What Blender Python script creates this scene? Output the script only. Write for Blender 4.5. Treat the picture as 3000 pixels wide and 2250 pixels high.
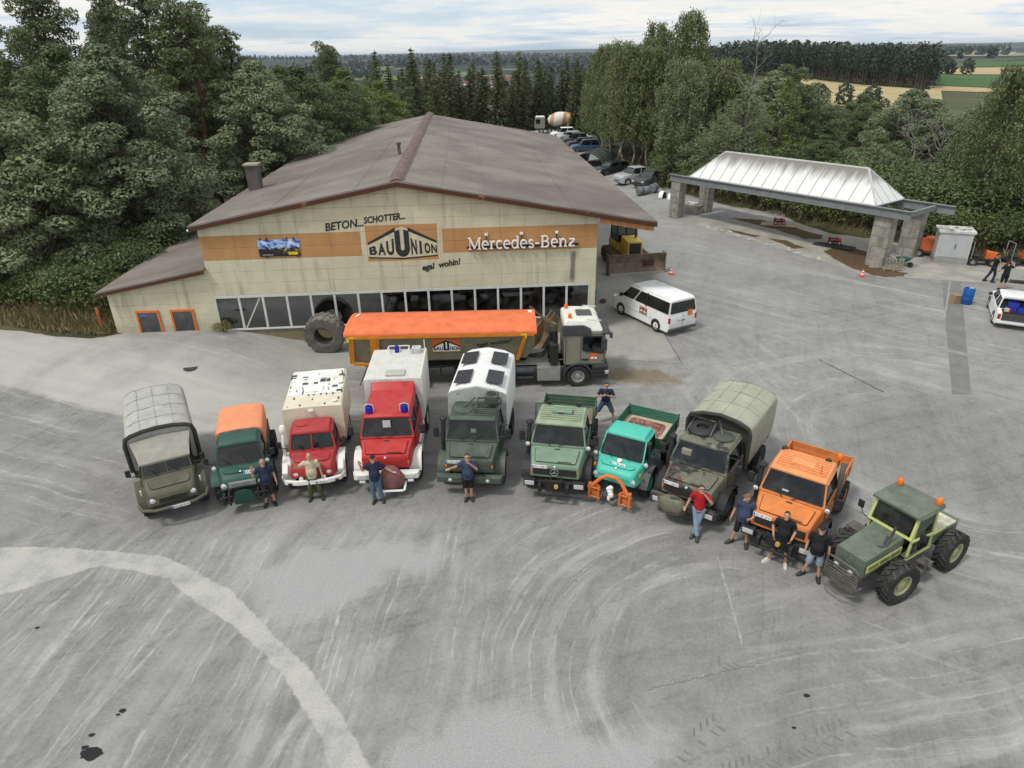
import bpy, math, random
import numpy as np
from mathutils import Vector, Matrix
R=math.radians; PI=math.pi
rnd=random.Random(7)
for o in list(bpy.data.objects): bpy.data.objects.remove(o)
SC=bpy.context.scene; COL=SC.collection
# ---------------------------------------------------------------- camera
H=13.26; PIT=0.45733; ROL=-0.01803; FPX=1966.6
cp,sp=math.cos(PIT),math.sin(PIT); cr,sr=math.cos(ROL),math.sin(ROL)
fw=Vector((0,cp,-sp)); r0=Vector((1,0,0)); u0=Vector((0,sp,cp))
rv=r0*cr+u0*sr; uv=u0*cr-r0*sr
cd=bpy.data.cameras.new('camera'); cam=bpy.data.objects.new('camera',cd); COL.objects.link(cam)
cam.matrix_world=Matrix(((rv.x,uv.x,-fw.x,0),(rv.y,uv.y,-fw.y,0),(rv.z,uv.z,-fw.z,H),(0,0,0,1)))
cd.sensor_width=36; cd.lens=36*FPX/3000; cd.clip_end=60000; cd.clip_start=0.1
SC.camera=cam
# ---------------------------------------------------------------- sky, sun, exposure
SUN_EL=R(58); SUN_AZ=R(-125)     # azimuth clockwise from +Y: sun stands high, behind the camera to the left
W=bpy.data.worlds.new('World'); SC.world=W; W.use_nodes=True
wn=W.node_tree.nodes; wl=W.node_tree.links; wn.clear()
def WN(t,**k):
    n=wn.new(t)
    for a,b in k.items(): setattr(n,a,b)
    return n
wo=WN('ShaderNodeOutputWorld'); bg=WN('ShaderNodeBackground'); bg.inputs[1].default_value=0.085
sky=WN('ShaderNodeTexSky',sky_type='NISHITA'); sky.sun_disc=False; sky.sun_elevation=SUN_EL; sky.sun_rotation=SUN_AZ; sky.altitude=500; sky.dust_density=1.5
tc=WN('ShaderNodeTexCoord'); sx=WN('ShaderNodeSeparateXYZ'); wl.new(tc.outputs['Generated'],sx.inputs[0])
def wm(op,a,b=None,c=None):
    n=WN('ShaderNodeMath',operation=op)
    for i,v in enumerate((a,b,c)):
        if v is None: continue
        if isinstance(v,(int,float)): n.inputs[i].default_value=v
        else: wl.new(v,n.inputs[i])
    return n.outputs[0]
zz=wm('ADD',wm('MAXIMUM',sx.outputs[2],0.0),0.055)
cv=WN('ShaderNodeCombineXYZ'); wl.new(wm('DIVIDE',sx.outputs[0],zz),cv.inputs[0]); wl.new(wm('DIVIDE',sx.outputs[1],zz),cv.inputs[1])
def wnoise(scale,det,rough,off,dist=0.0):
    mp=WN('ShaderNodeMapping'); mp.inputs[1].default_value=off; wl.new(cv.outputs[0],mp.inputs[0])
    n=WN('ShaderNodeTexNoise'); n.inputs['Scale'].default_value=scale; n.inputs['Detail'].default_value=det; n.inputs['Roughness'].default_value=rough; n.inputs['Distortion'].default_value=dist
    wl.new(mp.outputs[0],n.inputs[0]); return n.outputs[0]
def wramp(f,stops):
    n=WN('ShaderNodeValToRGB'); e=n.color_ramp.elements
    while len(e)<len(stops): e.new(0.5)
    for i,(p,c) in enumerate(stops): e[i].position=p; e[i].color=(*c,1)
    wl.new(f,n.inputs[0]); return n.outputs[0]
def wmix(f,a,b):
    n=WN('ShaderNodeMix',data_type='RGBA')
    if isinstance(f,(int,float)): n.inputs[0].default_value=f
    else: wl.new(f,n.inputs[0])
    for s,v in ((6,a),(7,b)):
        if isinstance(v,tuple): n.inputs[s].default_value=(*v,1)
        else: wl.new(v,n.inputs[s])
    return n.outputs[2]
c1=wnoise(0.42,9,0.62,(3.1,1.7,0),0.4); c2=wnoise(1.3,7,0.6,(8.2,4.4,2)); c3=wnoise(0.15,4,0.5,(1.2,9.1,5))
cl=wm('ADD',wm('MULTIPLY',c1,0.65),wm('MULTIPLY',c2,0.35))
cloud=wramp(cl,[(0.36,(4.3,5.1,6.0)),(0.46,(6.0,6.6,7.2)),(0.54,(8.0,7.7,7.0)),(0.66,(6.6,6.9,7.2))])
cover=wramp(wm('ADD',wm('MULTIPLY',c3,0.75),wm('MULTIPLY',c1,0.35)),[(0.40,(0.30,)*3),(0.56,(1,1,1))])
clear=wmix(0.6,sky.outputs[0],(4.6,6.0,7.4))
wl.new(wmix(cover,clear,cloud),bg.inputs[0]); wl.new(bg.outputs[0],wo.inputs[0])
sl=bpy.data.lights.new('sun','SUN'); sl.energy=1.5; sl.angle=R(10); sl.color=(1.0,0.965,0.91)
sun=bpy.data.objects.new('sun',sl); COL.objects.link(sun)
sd=Vector((math.sin(SUN_AZ)*math.cos(SUN_EL),math.cos(SUN_AZ)*math.cos(SUN_EL),math.sin(SUN_EL)))
sun.rotation_euler=sd.to_track_quat('Z','Y').to_euler(); sun.location=sd*60
vs=SC.view_settings; vs.view_transform='Standard'; vs.look='None'; vs.exposure=0.58; vs.gamma=1.0; vs.use_curve_mapping=False
SC.render.engine='CYCLES'
# ---------------------------------------------------------------- materials
MATS={}
def mat(name,col,rough=0.6,metal=0.0,var=0.12,scale=3.0,dust=0.0,dustcol=(0.33,0.31,0.28),bump=0.0,bscale=60.0,spec=0.3,coat=0.0,streak=0.0):
    """painted / solid surface with mottled tone, optional dust on top and fine relief"""
    if name in MATS: return MATS[name]
    m=bpy.data.materials.new(name); m.use_nodes=True; nt=m.node_tree; N=nt.nodes; L=nt.links
    b=N['Principled BSDF']; b.inputs['Roughness'].default_value=rough; b.inputs['Metallic'].default_value=metal
    b.inputs['Specular IOR Level'].default_value=spec; b.inputs['Coat Weight'].default_value=coat
    t=N.new('ShaderNodeTexCoord'); oi=N.new('ShaderNodeObjectInfo')
    ad=N.new('ShaderNodeVectorMath'); ad.operation='ADD'; L.new(t.outputs['Object'],ad.inputs[0]); 
    sc_=N.new('ShaderNodeVectorMath'); sc_.operation='SCALE'; sc_.inputs['Scale'].default_value=37.0
    cmb=N.new('ShaderNodeCombineXYZ'); L.new(oi.outputs['Random'],cmb.inputs[0]); L.new(oi.outputs['Random'],cmb.inputs[1]); L.new(cmb.outputs[0],sc_.inputs[0]); L.new(sc_.outputs[0],ad.inputs[1])
    n1=N.new('ShaderNodeTexNoise'); n1.inputs['Scale'].default_value=scale; n1.inputs['Detail'].default_value=6; n1.inputs['Roughness'].default_value=0.65; L.new(ad.outputs[0],n1.inputs[0])
    mr=N.new('ShaderNodeMapRange'); mr.inputs[1].default_value=0.3; mr.inputs[2].default_value=0.7; mr.inputs[3].default_value=1-var*1.4; mr.inputs[4].default_value=1+var*1.2; L.new(n1.outputs[0],mr.inputs[0])
    mx=N.new('ShaderNodeMix'); mx.data_type='RGBA'; mx.blend_type='MULTIPLY'; mx.inputs[0].default_value=1; mx.inputs[6].default_value=(*col,1)
    cg=N.new('ShaderNodeCombineColor')
    for i in range(3): L.new(mr.outputs[0],cg.inputs[i])
    L.new(cg.outputs[0],mx.inputs[7]); out=mx.outputs[2]
    if streak>0:
        mp=N.new('ShaderNodeMapping'); mp.inputs['Scale'].default_value=(9,9,0.6); L.new(ad.outputs[0],mp.inputs[0])
        n3=N.new('ShaderNodeTexNoise'); n3.inputs['Scale'].default_value=1.0; n3.inputs['Detail'].default_value=5; L.new(mp.outputs[0],n3.inputs[0])
        m3=N.new('ShaderNodeMapRange'); m3.inputs[1].default_value=0.5; m3.inputs[2].default_value=0.75; m3.inputs[4].default_value=streak; L.new(n3.outputs[0],m3.inputs[0])
        x3=N.new('ShaderNodeMix'); x3.data_type='RGBA'; L.new(m3.outputs[0],x3.inputs[0]); L.new(out,x3.inputs[6]); x3.inputs[7].default_value=(0.09,0.075,0.06,1); out=x3.outputs[2]
    if dust>0:
        ge=N.new('ShaderNodeNewGeometry'); s=N.new('ShaderNodeSeparateXYZ'); L.new(ge.outputs['Normal'],s.inputs[0])
        n2=N.new('ShaderNodeTexNoise'); n2.inputs['Scale'].default_value=scale*0.8; n2.inputs['Detail'].default_value=8; n2.inputs['Roughness'].default_value=0.7; L.new(ad.outputs[0],n2.inputs[0])
        up=N.new('ShaderNodeMapRange'); up.inputs[1].default_value=-0.3; up.inputs[2].default_value=1.0; up.inputs[3].default_value=0.25; up.inputs[4].default_value=1.0; L.new(s.outputs[2],up.inputs[0])
        k=N.new('ShaderNodeMapRange'); k.inputs[1].default_value=0.35; k.inputs[2].default_value=0.72; k.inputs[4].default_value=dust*0.75; L.new(n2.outputs[0],k.inputs[0])
        mu=N.new('ShaderNodeMath'); mu.operation='MULTIPLY'; L.new(up.outputs[0],mu.inputs[0]); L.new(k.outputs[0],mu.inputs[1])
        x2=N.new('ShaderNodeMix'); x2.data_type='RGBA'; L.new(mu.outputs[0],x2.inputs[0]); L.new(out,x2.inputs[6]); x2.inputs[7].default_value=(*dustcol,1); out=x2.outputs[2]
    L.new(out,b.inputs['Base Color'])
    rr=N.new('ShaderNodeMapRange'); rr.inputs[1].default_value=0.3; rr.inputs[2].default_value=0.7; rr.inputs[3].default_value=max(rough-0.06,0.02); rr.inputs[4].default_value=min(rough+0.2,1); L.new(n1.outputs[0],rr.inputs[0]); L.new(rr.outputs[0],b.inputs['Roughness'])
    if bump>0:
        bn=N.new('ShaderNodeTexNoise'); bn.inputs['Scale'].default_value=bscale; bn.inputs['Detail'].default_value=4; L.new(t.outputs['Object'],bn.inputs[0])
        bp=N.new('ShaderNodeBump'); bp.inputs['Strength'].default_value=bump; bp.inputs['Distance'].default_value=0.02; L.new(bn.outputs[0],bp.inputs['Height']); L.new(bp.outputs[0],b.inputs['Normal'])
    MATS[name]=m; return m
def glassmat(name,tint,refl=0.015,rough=0.03,dirt=0.10):
    if name in MATS: return MATS[name]
    m=bpy.data.materials.new(name); m.use_nodes=True; nt=m.node_tree; N=nt.nodes; L=nt.links; N.clear()
    o=N.new('ShaderNodeOutputMaterial'); tr=N.new('ShaderNodeBsdfTransparent'); tr.inputs[0].default_value=(*tint,1)
    gl=N.new('ShaderNodeBsdfGlossy'); gl.inputs['Roughness'].default_value=rough; gl.inputs[0].default_value=(0.9,0.95,1,1)
    fr=N.new('ShaderNodeFresnel'); fr.inputs[0].default_value=1.5
    ma=N.new('ShaderNodeMath'); ma.operation='MULTIPLY_ADD'; ma.inputs[1].default_value=0.6; ma.inputs[2].default_value=refl; L.new(fr.outputs[0],ma.inputs[0])
    df=N.new('ShaderNodeBsdfDiffuse'); df.inputs[0].default_value=(0.3,0.29,0.27,1)
    n=N.new('ShaderNodeTexNoise'); n.inputs['Scale'].default_value=2.5; n.inputs['Detail'].default_value=6
    tcx=N.new('ShaderNodeTexCoord'); L.new(tcx.outputs['Object'],n.inputs[0])
    mr=N.new('ShaderNodeMapRange'); mr.inputs[1].default_value=0.45; mr.inputs[2].default_value=0.8; mr.inputs[4].default_value=dirt; L.new(n.outputs[0],mr.inputs[0])
    m1=N.new('ShaderNodeMixShader'); L.new(mr.outputs[0],m1.inputs[0]); L.new(tr.outputs[0],m1.inputs[1]); L.new(df.outputs[0],m1.inputs[2])
    mx=N.new('ShaderNodeMixShader'); L.new(ma.outputs[0],mx.inputs[0]); L.new(m1.outputs[0],mx.inputs[1]); L.new(gl.outputs[0],mx.inputs[2]); L.new(mx.outputs[0],o.inputs[0])
    MATS[name]=m; return m
def leafmat(name,c_dark,c_light,trans=0.22,hue=0.25):
    m=bpy.data.materials.new(name); m.use_nodes=True; nt=m.node_tree; N=nt.nodes; L=nt.links; N.clear()
    o=N.new('ShaderNodeOutputMaterial'); ge=N.new('ShaderNodeNewGeometry'); oi=N.new('ShaderNodeObjectInfo')
    a=N.new('ShaderNodeMath'); a.operation='MULTIPLY_ADD'; a.inputs[1].default_value=0.45; L.new(oi.outputs['Random'],a.inputs[0])
    b_=N.new('ShaderNodeMath'); b_.operation='MULTIPLY'; b_.inputs[1].default_value=0.6; L.new(ge.outputs['Random Per Island'],b_.inputs[0]); L.new(b_.outputs[0],a.inputs[2])
    mx=N.new('ShaderNodeMix'); mx.data_type='RGBA'; mx.inputs[6].default_value=(*c_dark,1); mx.inputs[7].default_value=(*c_light,1); L.new(a.outputs[0],mx.inputs[0])
    d=N.new('ShaderNodeBsdfPrincipled'); d.inputs['Roughness'].default_value=0.5; d.inputs['Specular IOR Level'].default_value=0.35; L.new(mx.outputs[2],d.inputs['Base Color'])
    t=N.new('ShaderNodeBsdfTranslucent'); L.new(mx.outputs[2],t.inputs[0])
    s=N.new('ShaderNodeMixShader'); s.inputs[0].default_value=trans; L.new(d.outputs[0],s.inputs[1]); L.new(t.outputs[0],s.inputs[2]); L.new(s.outputs[0],o.inputs[0])
    MATS[name]=m; return m
def emit(name,col,st):
    m=bpy.data.materials.new(name); m.use_nodes=True; b=m.node_tree.nodes['Principled BSDF']; b.inputs['Base Color'].default_value=(*col,1); b.inputs['Emission Color'].default_value=(*col,1); b.inputs['Emission Strength'].default_value=st; return m
black=mat('black_plastic',(0.02,0.021,0.023),0.5,dust=0.1)
rubber=mat('tyre_rubber',(0.018,0.018,0.019),0.8,var=0.25,scale=6,dust=0.55,dustcol=(0.21,0.20,0.19))
chassisM=mat('chassis_black',(0.016,0.016,0.017),0.6,dust=0.15)
rust=mat('rusty_steel',(0.11,0.055,0.032),0.85,var=0.4,scale=5,bump=0.3)
steel=mat('bare_steel',(0.4,0.4,0.39),0.45,metal=0.7,dust=0.3)
alum=mat('aluminium',(0.55,0.56,0.57),0.38,metal=0.85,dust=0.2)
white=mat('white_paint',(0.76,0.76,0.74),0.4,var=0.05,dust=0.18)
chrome=mat('lamp_glass',(0.75,0.77,0.78),0.12,metal=0.6,var=0.05)
amber=mat('amber_lens',(0.72,0.17,0.02),0.25,var=0.05)
bluelens=mat('blue_lens',(0.015,0.02,0.30),0.15,var=0.05)
redlens=mat('red_lens',(0.35,0.02,0.02),0.2)
seatM=mat('seat_cloth',(0.05,0.05,0.052),0.9)
interior=mat('cab_lining',(0.07,0.07,0.068),0.9)
platewhite=mat('plate_white',(0.8,0.8,0.78),0.4,var=0.03)
plateblue=mat('plate_blue',(0.02,0.08,0.42),0.4)
ink=mat('black_ink',(0.012,0.012,0.014),0.6,var=0.1)
glassD=glassmat('vehicle_glass',(0.42,0.46,0.45))
glassB=glassmat('hall_glass',(0.36,0.39,0.40),0.12,0.03,0.14)
# ---------------------------------------------------------------- mesh helpers
class MB:
    def __init__(s): s.v=[]; s.f=[]
    def add(s,vs,fs):
        o=len(s.v); s.v+= [tuple(v) for v in vs]; s.f+=[tuple(i+o for i in f) for f in fs]; return s
    def hexa(s,p):            # 4 bottom (ccw seen from above) + 4 top
        return s.add(p,[(3,2,1,0),(4,5,6,7),(0,1,5,4),(1,2,6,5),(2,3,7,6),(3,0,4,7)])
    def bx(s,x0,x1,y0,y1,z0,z1):
        return s.hexa([(x0,y0,z0),(x1,y0,z0),(x1,y1,z0),(x0,y1,z0),(x0,y0,z1),(x1,y0,z1),(x1,y1,z1),(x0,y1,z1)])
    def prism(s,prof,ax,a0,a1):   # prof 2-D ccw polygon, extruded along axis 0/1/2
        n=len(prof); P=[]
        for a in (a0,a1):
            for (p,q) in prof: P.append({0:(a,p,q),1:(p,a,q),2:(p,q,a)}[ax])
        F=[tuple(range(n-1,-1,-1)),tuple(range(n,2*n))]+[(i,(i+1)%n,(i+1)%n+n,i+n) for i in range(n)]
        if ax==1: F=[tuple(reversed(f)) for f in F]
        return s.add(P,F)
    def cyl(s,p0,p1,r0,r1=None,n=12,caps=True):
        if r1 is None: r1=r0
        p0=Vector(p0);p1=Vector(p1); d=(p1-p0).normalized(); a=d.orthogonal().normalized(); b=d.cross(a)
        P=[]
        for p,r in ((p0,r0),(p1,r1)):
            for i in range(n):
                t=2*PI*i/n; P.append(p+(a*math.cos(t)+b*math.sin(t))*r)
        F=[(i,(i+1)%n,(i+1)%n+n,i+n) for i in range(n)]
        if caps: F+=[tuple(range(n-1,-1,-1)),tuple(range(n,2*n))]
        return s.add(P,F)
    def tube(s,pts,r,n=8,closed=False,caps=True):
        pts=[Vector(p) for p in pts]; m=len(pts); rs=r if isinstance(r,(list,tuple)) else [r]*m; P=[]; F=[]; a=None
        for i,p in enumerate(pts):
            if closed: d=pts[(i+1)%m]-pts[i-1]
            else: d=pts[min(i+1,m-1)]-pts[max(i-1,0)]
            d.normalize()
            if a is None: a=d.orthogonal().normalized()
            a=(a-d*a.dot(d)).normalized(); b=d.cross(a)
            for k in range(n):
                t=2*PI*k/n; P.append(p+(a*math.cos(t)+b*math.sin(t))*rs[i])
        for i in range(m if closed else m-1):
            j=(i+1)%m
            for k in range(n): F.append((i*n+k,i*n+(k+1)%n,j*n+(k+1)%n,j*n+k))
        if caps and not closed: F+=[tuple(range(n-1,-1,-1)),tuple((m-1)*n+k for k in range(n))]
        return s.add(P,F)
    def lathe(s,prof,o,ax='x',n=24,closed=False):   # prof list of (r,t)
        o=Vector(o); P=[]; F=[]; m=len(prof)
        for (r,t) in prof:
            for k in range(n):
                a=2*PI*k/n; c,q=r*math.cos(a),r*math.sin(a)
                P.append(o+Vector({'x':(t,c,q),'y':(c,t,q),'z':(c,q,t)}[ax]))
        for i in range(m if closed else m-1):
            j=(i+1)%m
            for k in range(n): F.append((i*n+k,i*n+(k+1)%n,j*n+(k+1)%n,j*n+k))
        return s.add(P,F)
    def ell(s,c,r,nu=12,nv=8):
        P=[(c[0],c[1],c[2]-r[2])]; F=[]
        for j in range(1,nv):
            t=-PI/2+PI*j/nv
            for i in range(nu):
                a=2*PI*i/nu; P.append((c[0]+r[0]*math.cos(t)*math.cos(a),c[1]+r[1]*math.cos(t)*math.sin(a),c[2]+r[2]*math.sin(t)))
        P.append((c[0],c[1],c[2]+r[2])); e=len(P)-1
        for i in range(nu):
            F.append((0,1+(i+1)%nu,1+i)); b=1+(nv-2)*nu; F.append((e,b+i,b+(i+1)%nu))
            for j in range(nv-2): a=1+j*nu; F.append((a+i,a+(i+1)%nu,a+nu+(i+1)%nu,a+nu+i))
        return s.add(P,F)
    def loft(s,secs,cap=True):
        n=len(secs[0]); P=[p for q in secs for p in q]; F=[]
        for i in range(len(secs)-1):
            for k in range(n): F.append((i*n+k,i*n+(k+1)%n,(i+1)*n+(k+1)%n,(i+1)*n+k))
        if cap: F+=[tuple(range(n-1,-1,-1)),tuple((len(secs)-1)*n+k for k in range(n))]
        return s.add(P,F)
    def panel(s,q,th=0.01,rad=0.0,u0=0.0,u1=1.0,v0=0.0,v1=1.0,lift=0.0,seg=3):
        """slab on the quad q (p00,p10,p11,p01); u,v crop; rad = corner radius (m); proud by lift..lift+th"""
        o,i_,nn=quadpoly(q,u0,u1,v0,v1,rad,seg); n=len(o)
        P=[p+nn*lift for p in o]+[p+nn*(lift+th) for p in o]
        return s.add(P,[tuple(range(n-1,-1,-1)),tuple(range(n,2*n))]+[(i,(i+1)%n,(i+1)%n+n,i+n) for i in range(n)])
    def ring(s,q,wd,th=0.02,rad=0.05,lift=0.0,seg=3,u0=0.0,u1=1.0,v0=0.0,v1=1.0):
        p=[Vector(x) for x in q]; q=[lerp2(p,u0,v0),lerp2(p,u1,v0),lerp2(p,u1,v1),lerp2(p,u0,v1)]
        o,_,nn=quadpoly(q,0,1,0,1,rad,seg)
        wu=((q[1]-q[0]).length+(q[2]-q[3]).length)/2; wv=((q[3]-q[0]).length+(q[2]-q[1]).length)/2
        inn,_,_=quadpoly(q,wd/wu,1-wd/wu,wd/wv,1-wd/wv,max(rad-wd*0.5,0.012),seg); n=len(o)
        P=[x+nn*lift for x in o]+[x+nn*lift for x in inn]+[x+nn*(lift+th) for x in o]+[x+nn*(lift+th) for x in inn]; F=[]
        for i in range(n):
            j=(i+1)%n; F+=[(2*n+i,2*n+j,3*n+j,3*n+i),(n+i,n+j,j,i),(i,j,2*n+j,2*n+i),(3*n+i,3*n+j,n+j,n+i)]
        return s.add(P,F)
    def build(s,name,m,parent=None,bevel=0.0,smooth=None,seg=2,loc=None,rot=None,kind=None,mods=True):
        me=bpy.data.meshes.new(name); me.from_pydata(s.v,[],s.f); me.update()
        if isinstance(m,(list,tuple)):
            for x in m: me.materials.append(x)
        else: me.materials.append(m)
        if smooth is not None:
            me.polygons.foreach_set('use_smooth',[True]*len(me.polygons)); me.set_sharp_from_angle(angle=R(smooth))
        o=bpy.data.objects.new(name,me); COL.objects.link(o)
        if parent is not None: o.parent=parent
        if loc is not None: o.location=loc
        if rot is not None: o.rotation_euler=rot
        if bevel>0:
            b=o.modifiers.new('bevel','BEVEL'); b.width=bevel; b.segments=seg; b.limit_method='ANGLE'; b.angle_limit=R(35)
        if kind: o['kind']=kind
        return o
def lerp2(p,u,v): return (p[0]*(1-u)+p[1]*u)*(1-v)+(p[3]*(1-u)+p[2]*u)*v
def quadpoly(q,u0,u1,v0,v1,rad,seg):
    p=[Vector(x) for x in q]
    nn=((p[1]-p[0]).cross(p[3]-p[0])).normalized()
    wu=max(((p[1]-p[0]).length+(p[2]-p[3]).length)/2,1e-6); wv=max(((p[3]-p[0]).length+(p[2]-p[1]).length)/2,1e-6)
    a=min(rad/wu,(u1-u0)/2.01); b=min(rad/wv,(v1-v0)/2.01); out=[]
    if rad<=0: uvs=[(u0,v0),(u1,v0),(u1,v1),(u0,v1)]
    else:
        uvs=[]
        for (cu,cv,t0) in ((u1-a,v0+b,-PI/2),(u1-a,v1-b,0),(u0+a,v1-b,PI/2),(u0+a,v0+b,PI)):
            for k in range(seg+1):
                t=t0+PI/2*k/seg; uvs.append((cu+a*math.cos(t),cv+b*math.sin(t)))
    return [lerp2(p,u,v) for u,v in uvs],None,nn
def rsec(y,w,z0,z1,wt=None,r=0.06,seg=3,cx=0.0,crown=0.0):
    """cross-section in XZ at y: half width w at the bottom, wt at the top, rounded top corners; crown arches the top"""
    if wt is None: wt=w
    P=[(cx-w,y,z0),(cx+w,y,z0)]; r=min(r,(z1-z0)*0.49,wt*0.9)
    for k in range(seg+1):
        t=PI/2*k/seg; P.append((cx+wt-r+r*math.cos(t),y,z1-r+r*math.sin(t)))
    P.append((cx,y,z1+crown))
    for k in range(seg+1):
        t=PI/2+PI/2*k/seg; P.append((cx-wt+r+r*math.cos(t),y,z1-r+r*math.sin(t)))
    return P
def tag(o,label=None,cat=None,group=None,kind=None):
    if label: o['label']=label
    if cat: o['category']=cat
    if group: o['group']=group
    if kind: o['kind']=kind
    return o
def thing(name,label,cat,loc=(0,0,0),rz=0.0,group=None):
    o=bpy.data.objects.new(name,None); COL.objects.link(o); o.location=loc; o.rotation_euler=(0,0,rz); o.empty_display_size=0.2
    return tag(o,label,cat,group)
def kids(o): return [c for c in COL.objects if c.parent==o]
def copy_tree(o,parent=None,table=None):
    if table is None:
        table={}
        for c in COL.objects:
            if c.parent: table.setdefault(c.parent.name,[]).append(c)
    c=o.copy(); COL.objects.link(c); c.parent=parent
    for ch in table.get(o.name,[]): copy_tree(ch,c,table)
    return c
def inst(o,parent,loc=None,rot=None,scale=None,name=None):
    c=o.copy(); COL.objects.link(c); c.parent=parent
    if loc is not None: c.location=loc
    if rot is not None: c.rotation_euler=rot
    if scale is not None: c.scale=scale
    return c
def meshobj(name,me,parent=None,loc=(0,0,0),rot=(0,0,0)):
    o=bpy.data.objects.new(name,me); COL.objects.link(o); o.parent=parent; o.location=loc; o.rotation_euler=rot; return o
def text(s,size,name,m,parent,mw,ext=0.004,shear=0.0,offset=0.0,align='CENTER',width=None,space=1.0):
    cu=bpy.data.curves.new(name,'FONT'); cu.body=s; cu.size=size; cu.extrude=ext; cu.shear=shear; cu.offset=offset; cu.align_x=align; cu.align_y='BOTTOM_BASELINE'; cu.space_character=space; cu.resolution_u=3
    t=bpy.data.objects.new(name,cu); COL.objects.link(t); dg=bpy.context.evaluated_depsgraph_get(); me=bpy.data.meshes.new_from_object(t.evaluated_get(dg)); 
    COL.objects.unlink(t); bpy.data.objects.remove(t); 
    co=np.empty(len(me.vertices)*3); me.vertices.foreach_get('co',co); co=co.reshape(-1,3)
    if width: 
        w=co[:,0].max()-co[:,0].min(); co[:,0]*=width/w; me.vertices.foreach_set('co',co.ravel())
    me.materials.clear(); me.materials.append(m); o=bpy.data.objects.new(name,me); COL.objects.link(o); o.parent=parent; o.matrix_local=mw; return o
def frame(o,x,y):       # matrix with X axis x, Y axis y (text plane) at o
    x=Vector(x).normalized(); y=Vector(y); z=x.cross(y).normalized(); y=z.cross(x)
    return Matrix(((x.x,y.x,z.x,o[0]),(x.y,y.y,z.y,o[1]),(x.z,y.z,z.z,o[2]),(0,0,0,1)))
def sstep(a,b,x): t=min(max((x-a)/(b-a),0),1); return t*t*(3-2*t)
# ================================================================ node DSL
class ND:
    def __init__(s,name):
        s.m=bpy.data.materials.new(name); s.m.use_nodes=True; s.N=s.m.node_tree.nodes; s.L=s.m.node_tree.links; s.b=s.N['Principled BSDF']
        t=s.N.new('ShaderNodeTexCoord'); s.pos=t.outputs['Object']; x=s.N.new('ShaderNodeSeparateXYZ'); s.L.new(s.pos,x.inputs[0]); s.x,s.y,s.z=x.outputs
    def set(s,i,v):
        if isinstance(v,(int,float)): i.default_value=v
        elif isinstance(v,tuple): i.default_value=(*v,1) if len(v)==3 and i.type=='RGBA' else v
        else: s.L.new(v,i)
    def mt(s,op,*a):
        n=s.N.new('ShaderNodeMath'); n.operation=op
        for i,v in enumerate(a): s.set(n.inputs[i],v)
        return n.outputs[0]
    def add(s,*a):
        r=a[0]
        for v in a[1:]: r=s.mt('ADD',r,v)
        return r
    def mul(s,*a):
        r=a[0]
        for v in a[1:]: r=s.mt('MULTIPLY',r,v)
        return r
    def sub(s,a,b): return s.mt('SUBTRACT',a,b)
    def vec(s,x,y,z=0.0):
        n=s.N.new('ShaderNodeCombineXYZ'); s.set(n.inputs[0],x); s.set(n.inputs[1],y); s.set(n.inputs[2],z); return n.outputs[0]
    def noise(s,v,sc,det=4,ro=0.55,dist=0.0):
        n=s.N.new('ShaderNodeTexNoise'); s.L.new(v,n.inputs[0]); n.inputs['Scale'].default_value=sc; n.inputs['Detail'].default_value=det; n.inputs['Roughness'].default_value=ro; n.inputs['Distortion'].default_value=dist; return n.outputs[0]
    def mr(s,v,a,b,c=0.0,d=1.0,smooth=True):
        n=s.N.new('ShaderNodeMapRange'); n.interpolation_type='SMOOTHSTEP' if smooth else 'LINEAR'
        for i,k in enumerate((v,a,b,c,d)): s.set(n.inputs[i],k)
        return n.outputs[0]
    def mix(s,f,a,b,bt='MIX'):
        n=s.N.new('ShaderNodeMix'); n.data_type='RGBA'; n.blend_type=bt; s.set(n.inputs[0],f); s.set(n.inputs[6],a); s.set(n.inputs[7],b); return n.outputs[2]
    def grey(s,v):
        n=s.N.new('ShaderNodeCombineColor')
        for i in range(3): s.set(n.inputs[i],v)
        return n.outputs[0]
    def attr(s,name):
        n=s.N.new('ShaderNodeAttribute'); n.attribute_name=name; return n.outputs['Fac']
    def dist(s,cx,cy): 
        return s.mt('SQRT',s.add(s.mt('POWER',s.sub(s.x,cx),2.0),s.mt('POWER',s.sub(s.y,cy),2.0)))
    def out(s,col,rough=0.9,height=None,bs=0.3,bd=0.02):
        s.set(s.b.inputs['Base Color'],col); s.set(s.b.inputs['Roughness'],rough); s.b.inputs['Specular IOR Level'].default_value=0.25
        if height is not None:
            n=s.N.new('ShaderNodeBump'); n.inputs['Strength'].default_value=bs; n.inputs['Distance'].default_value=bd; s.L.new(height,n.inputs['Height']); s.L.new(n.outputs[0],s.b.inputs['Normal'])
        return s.m
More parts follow.
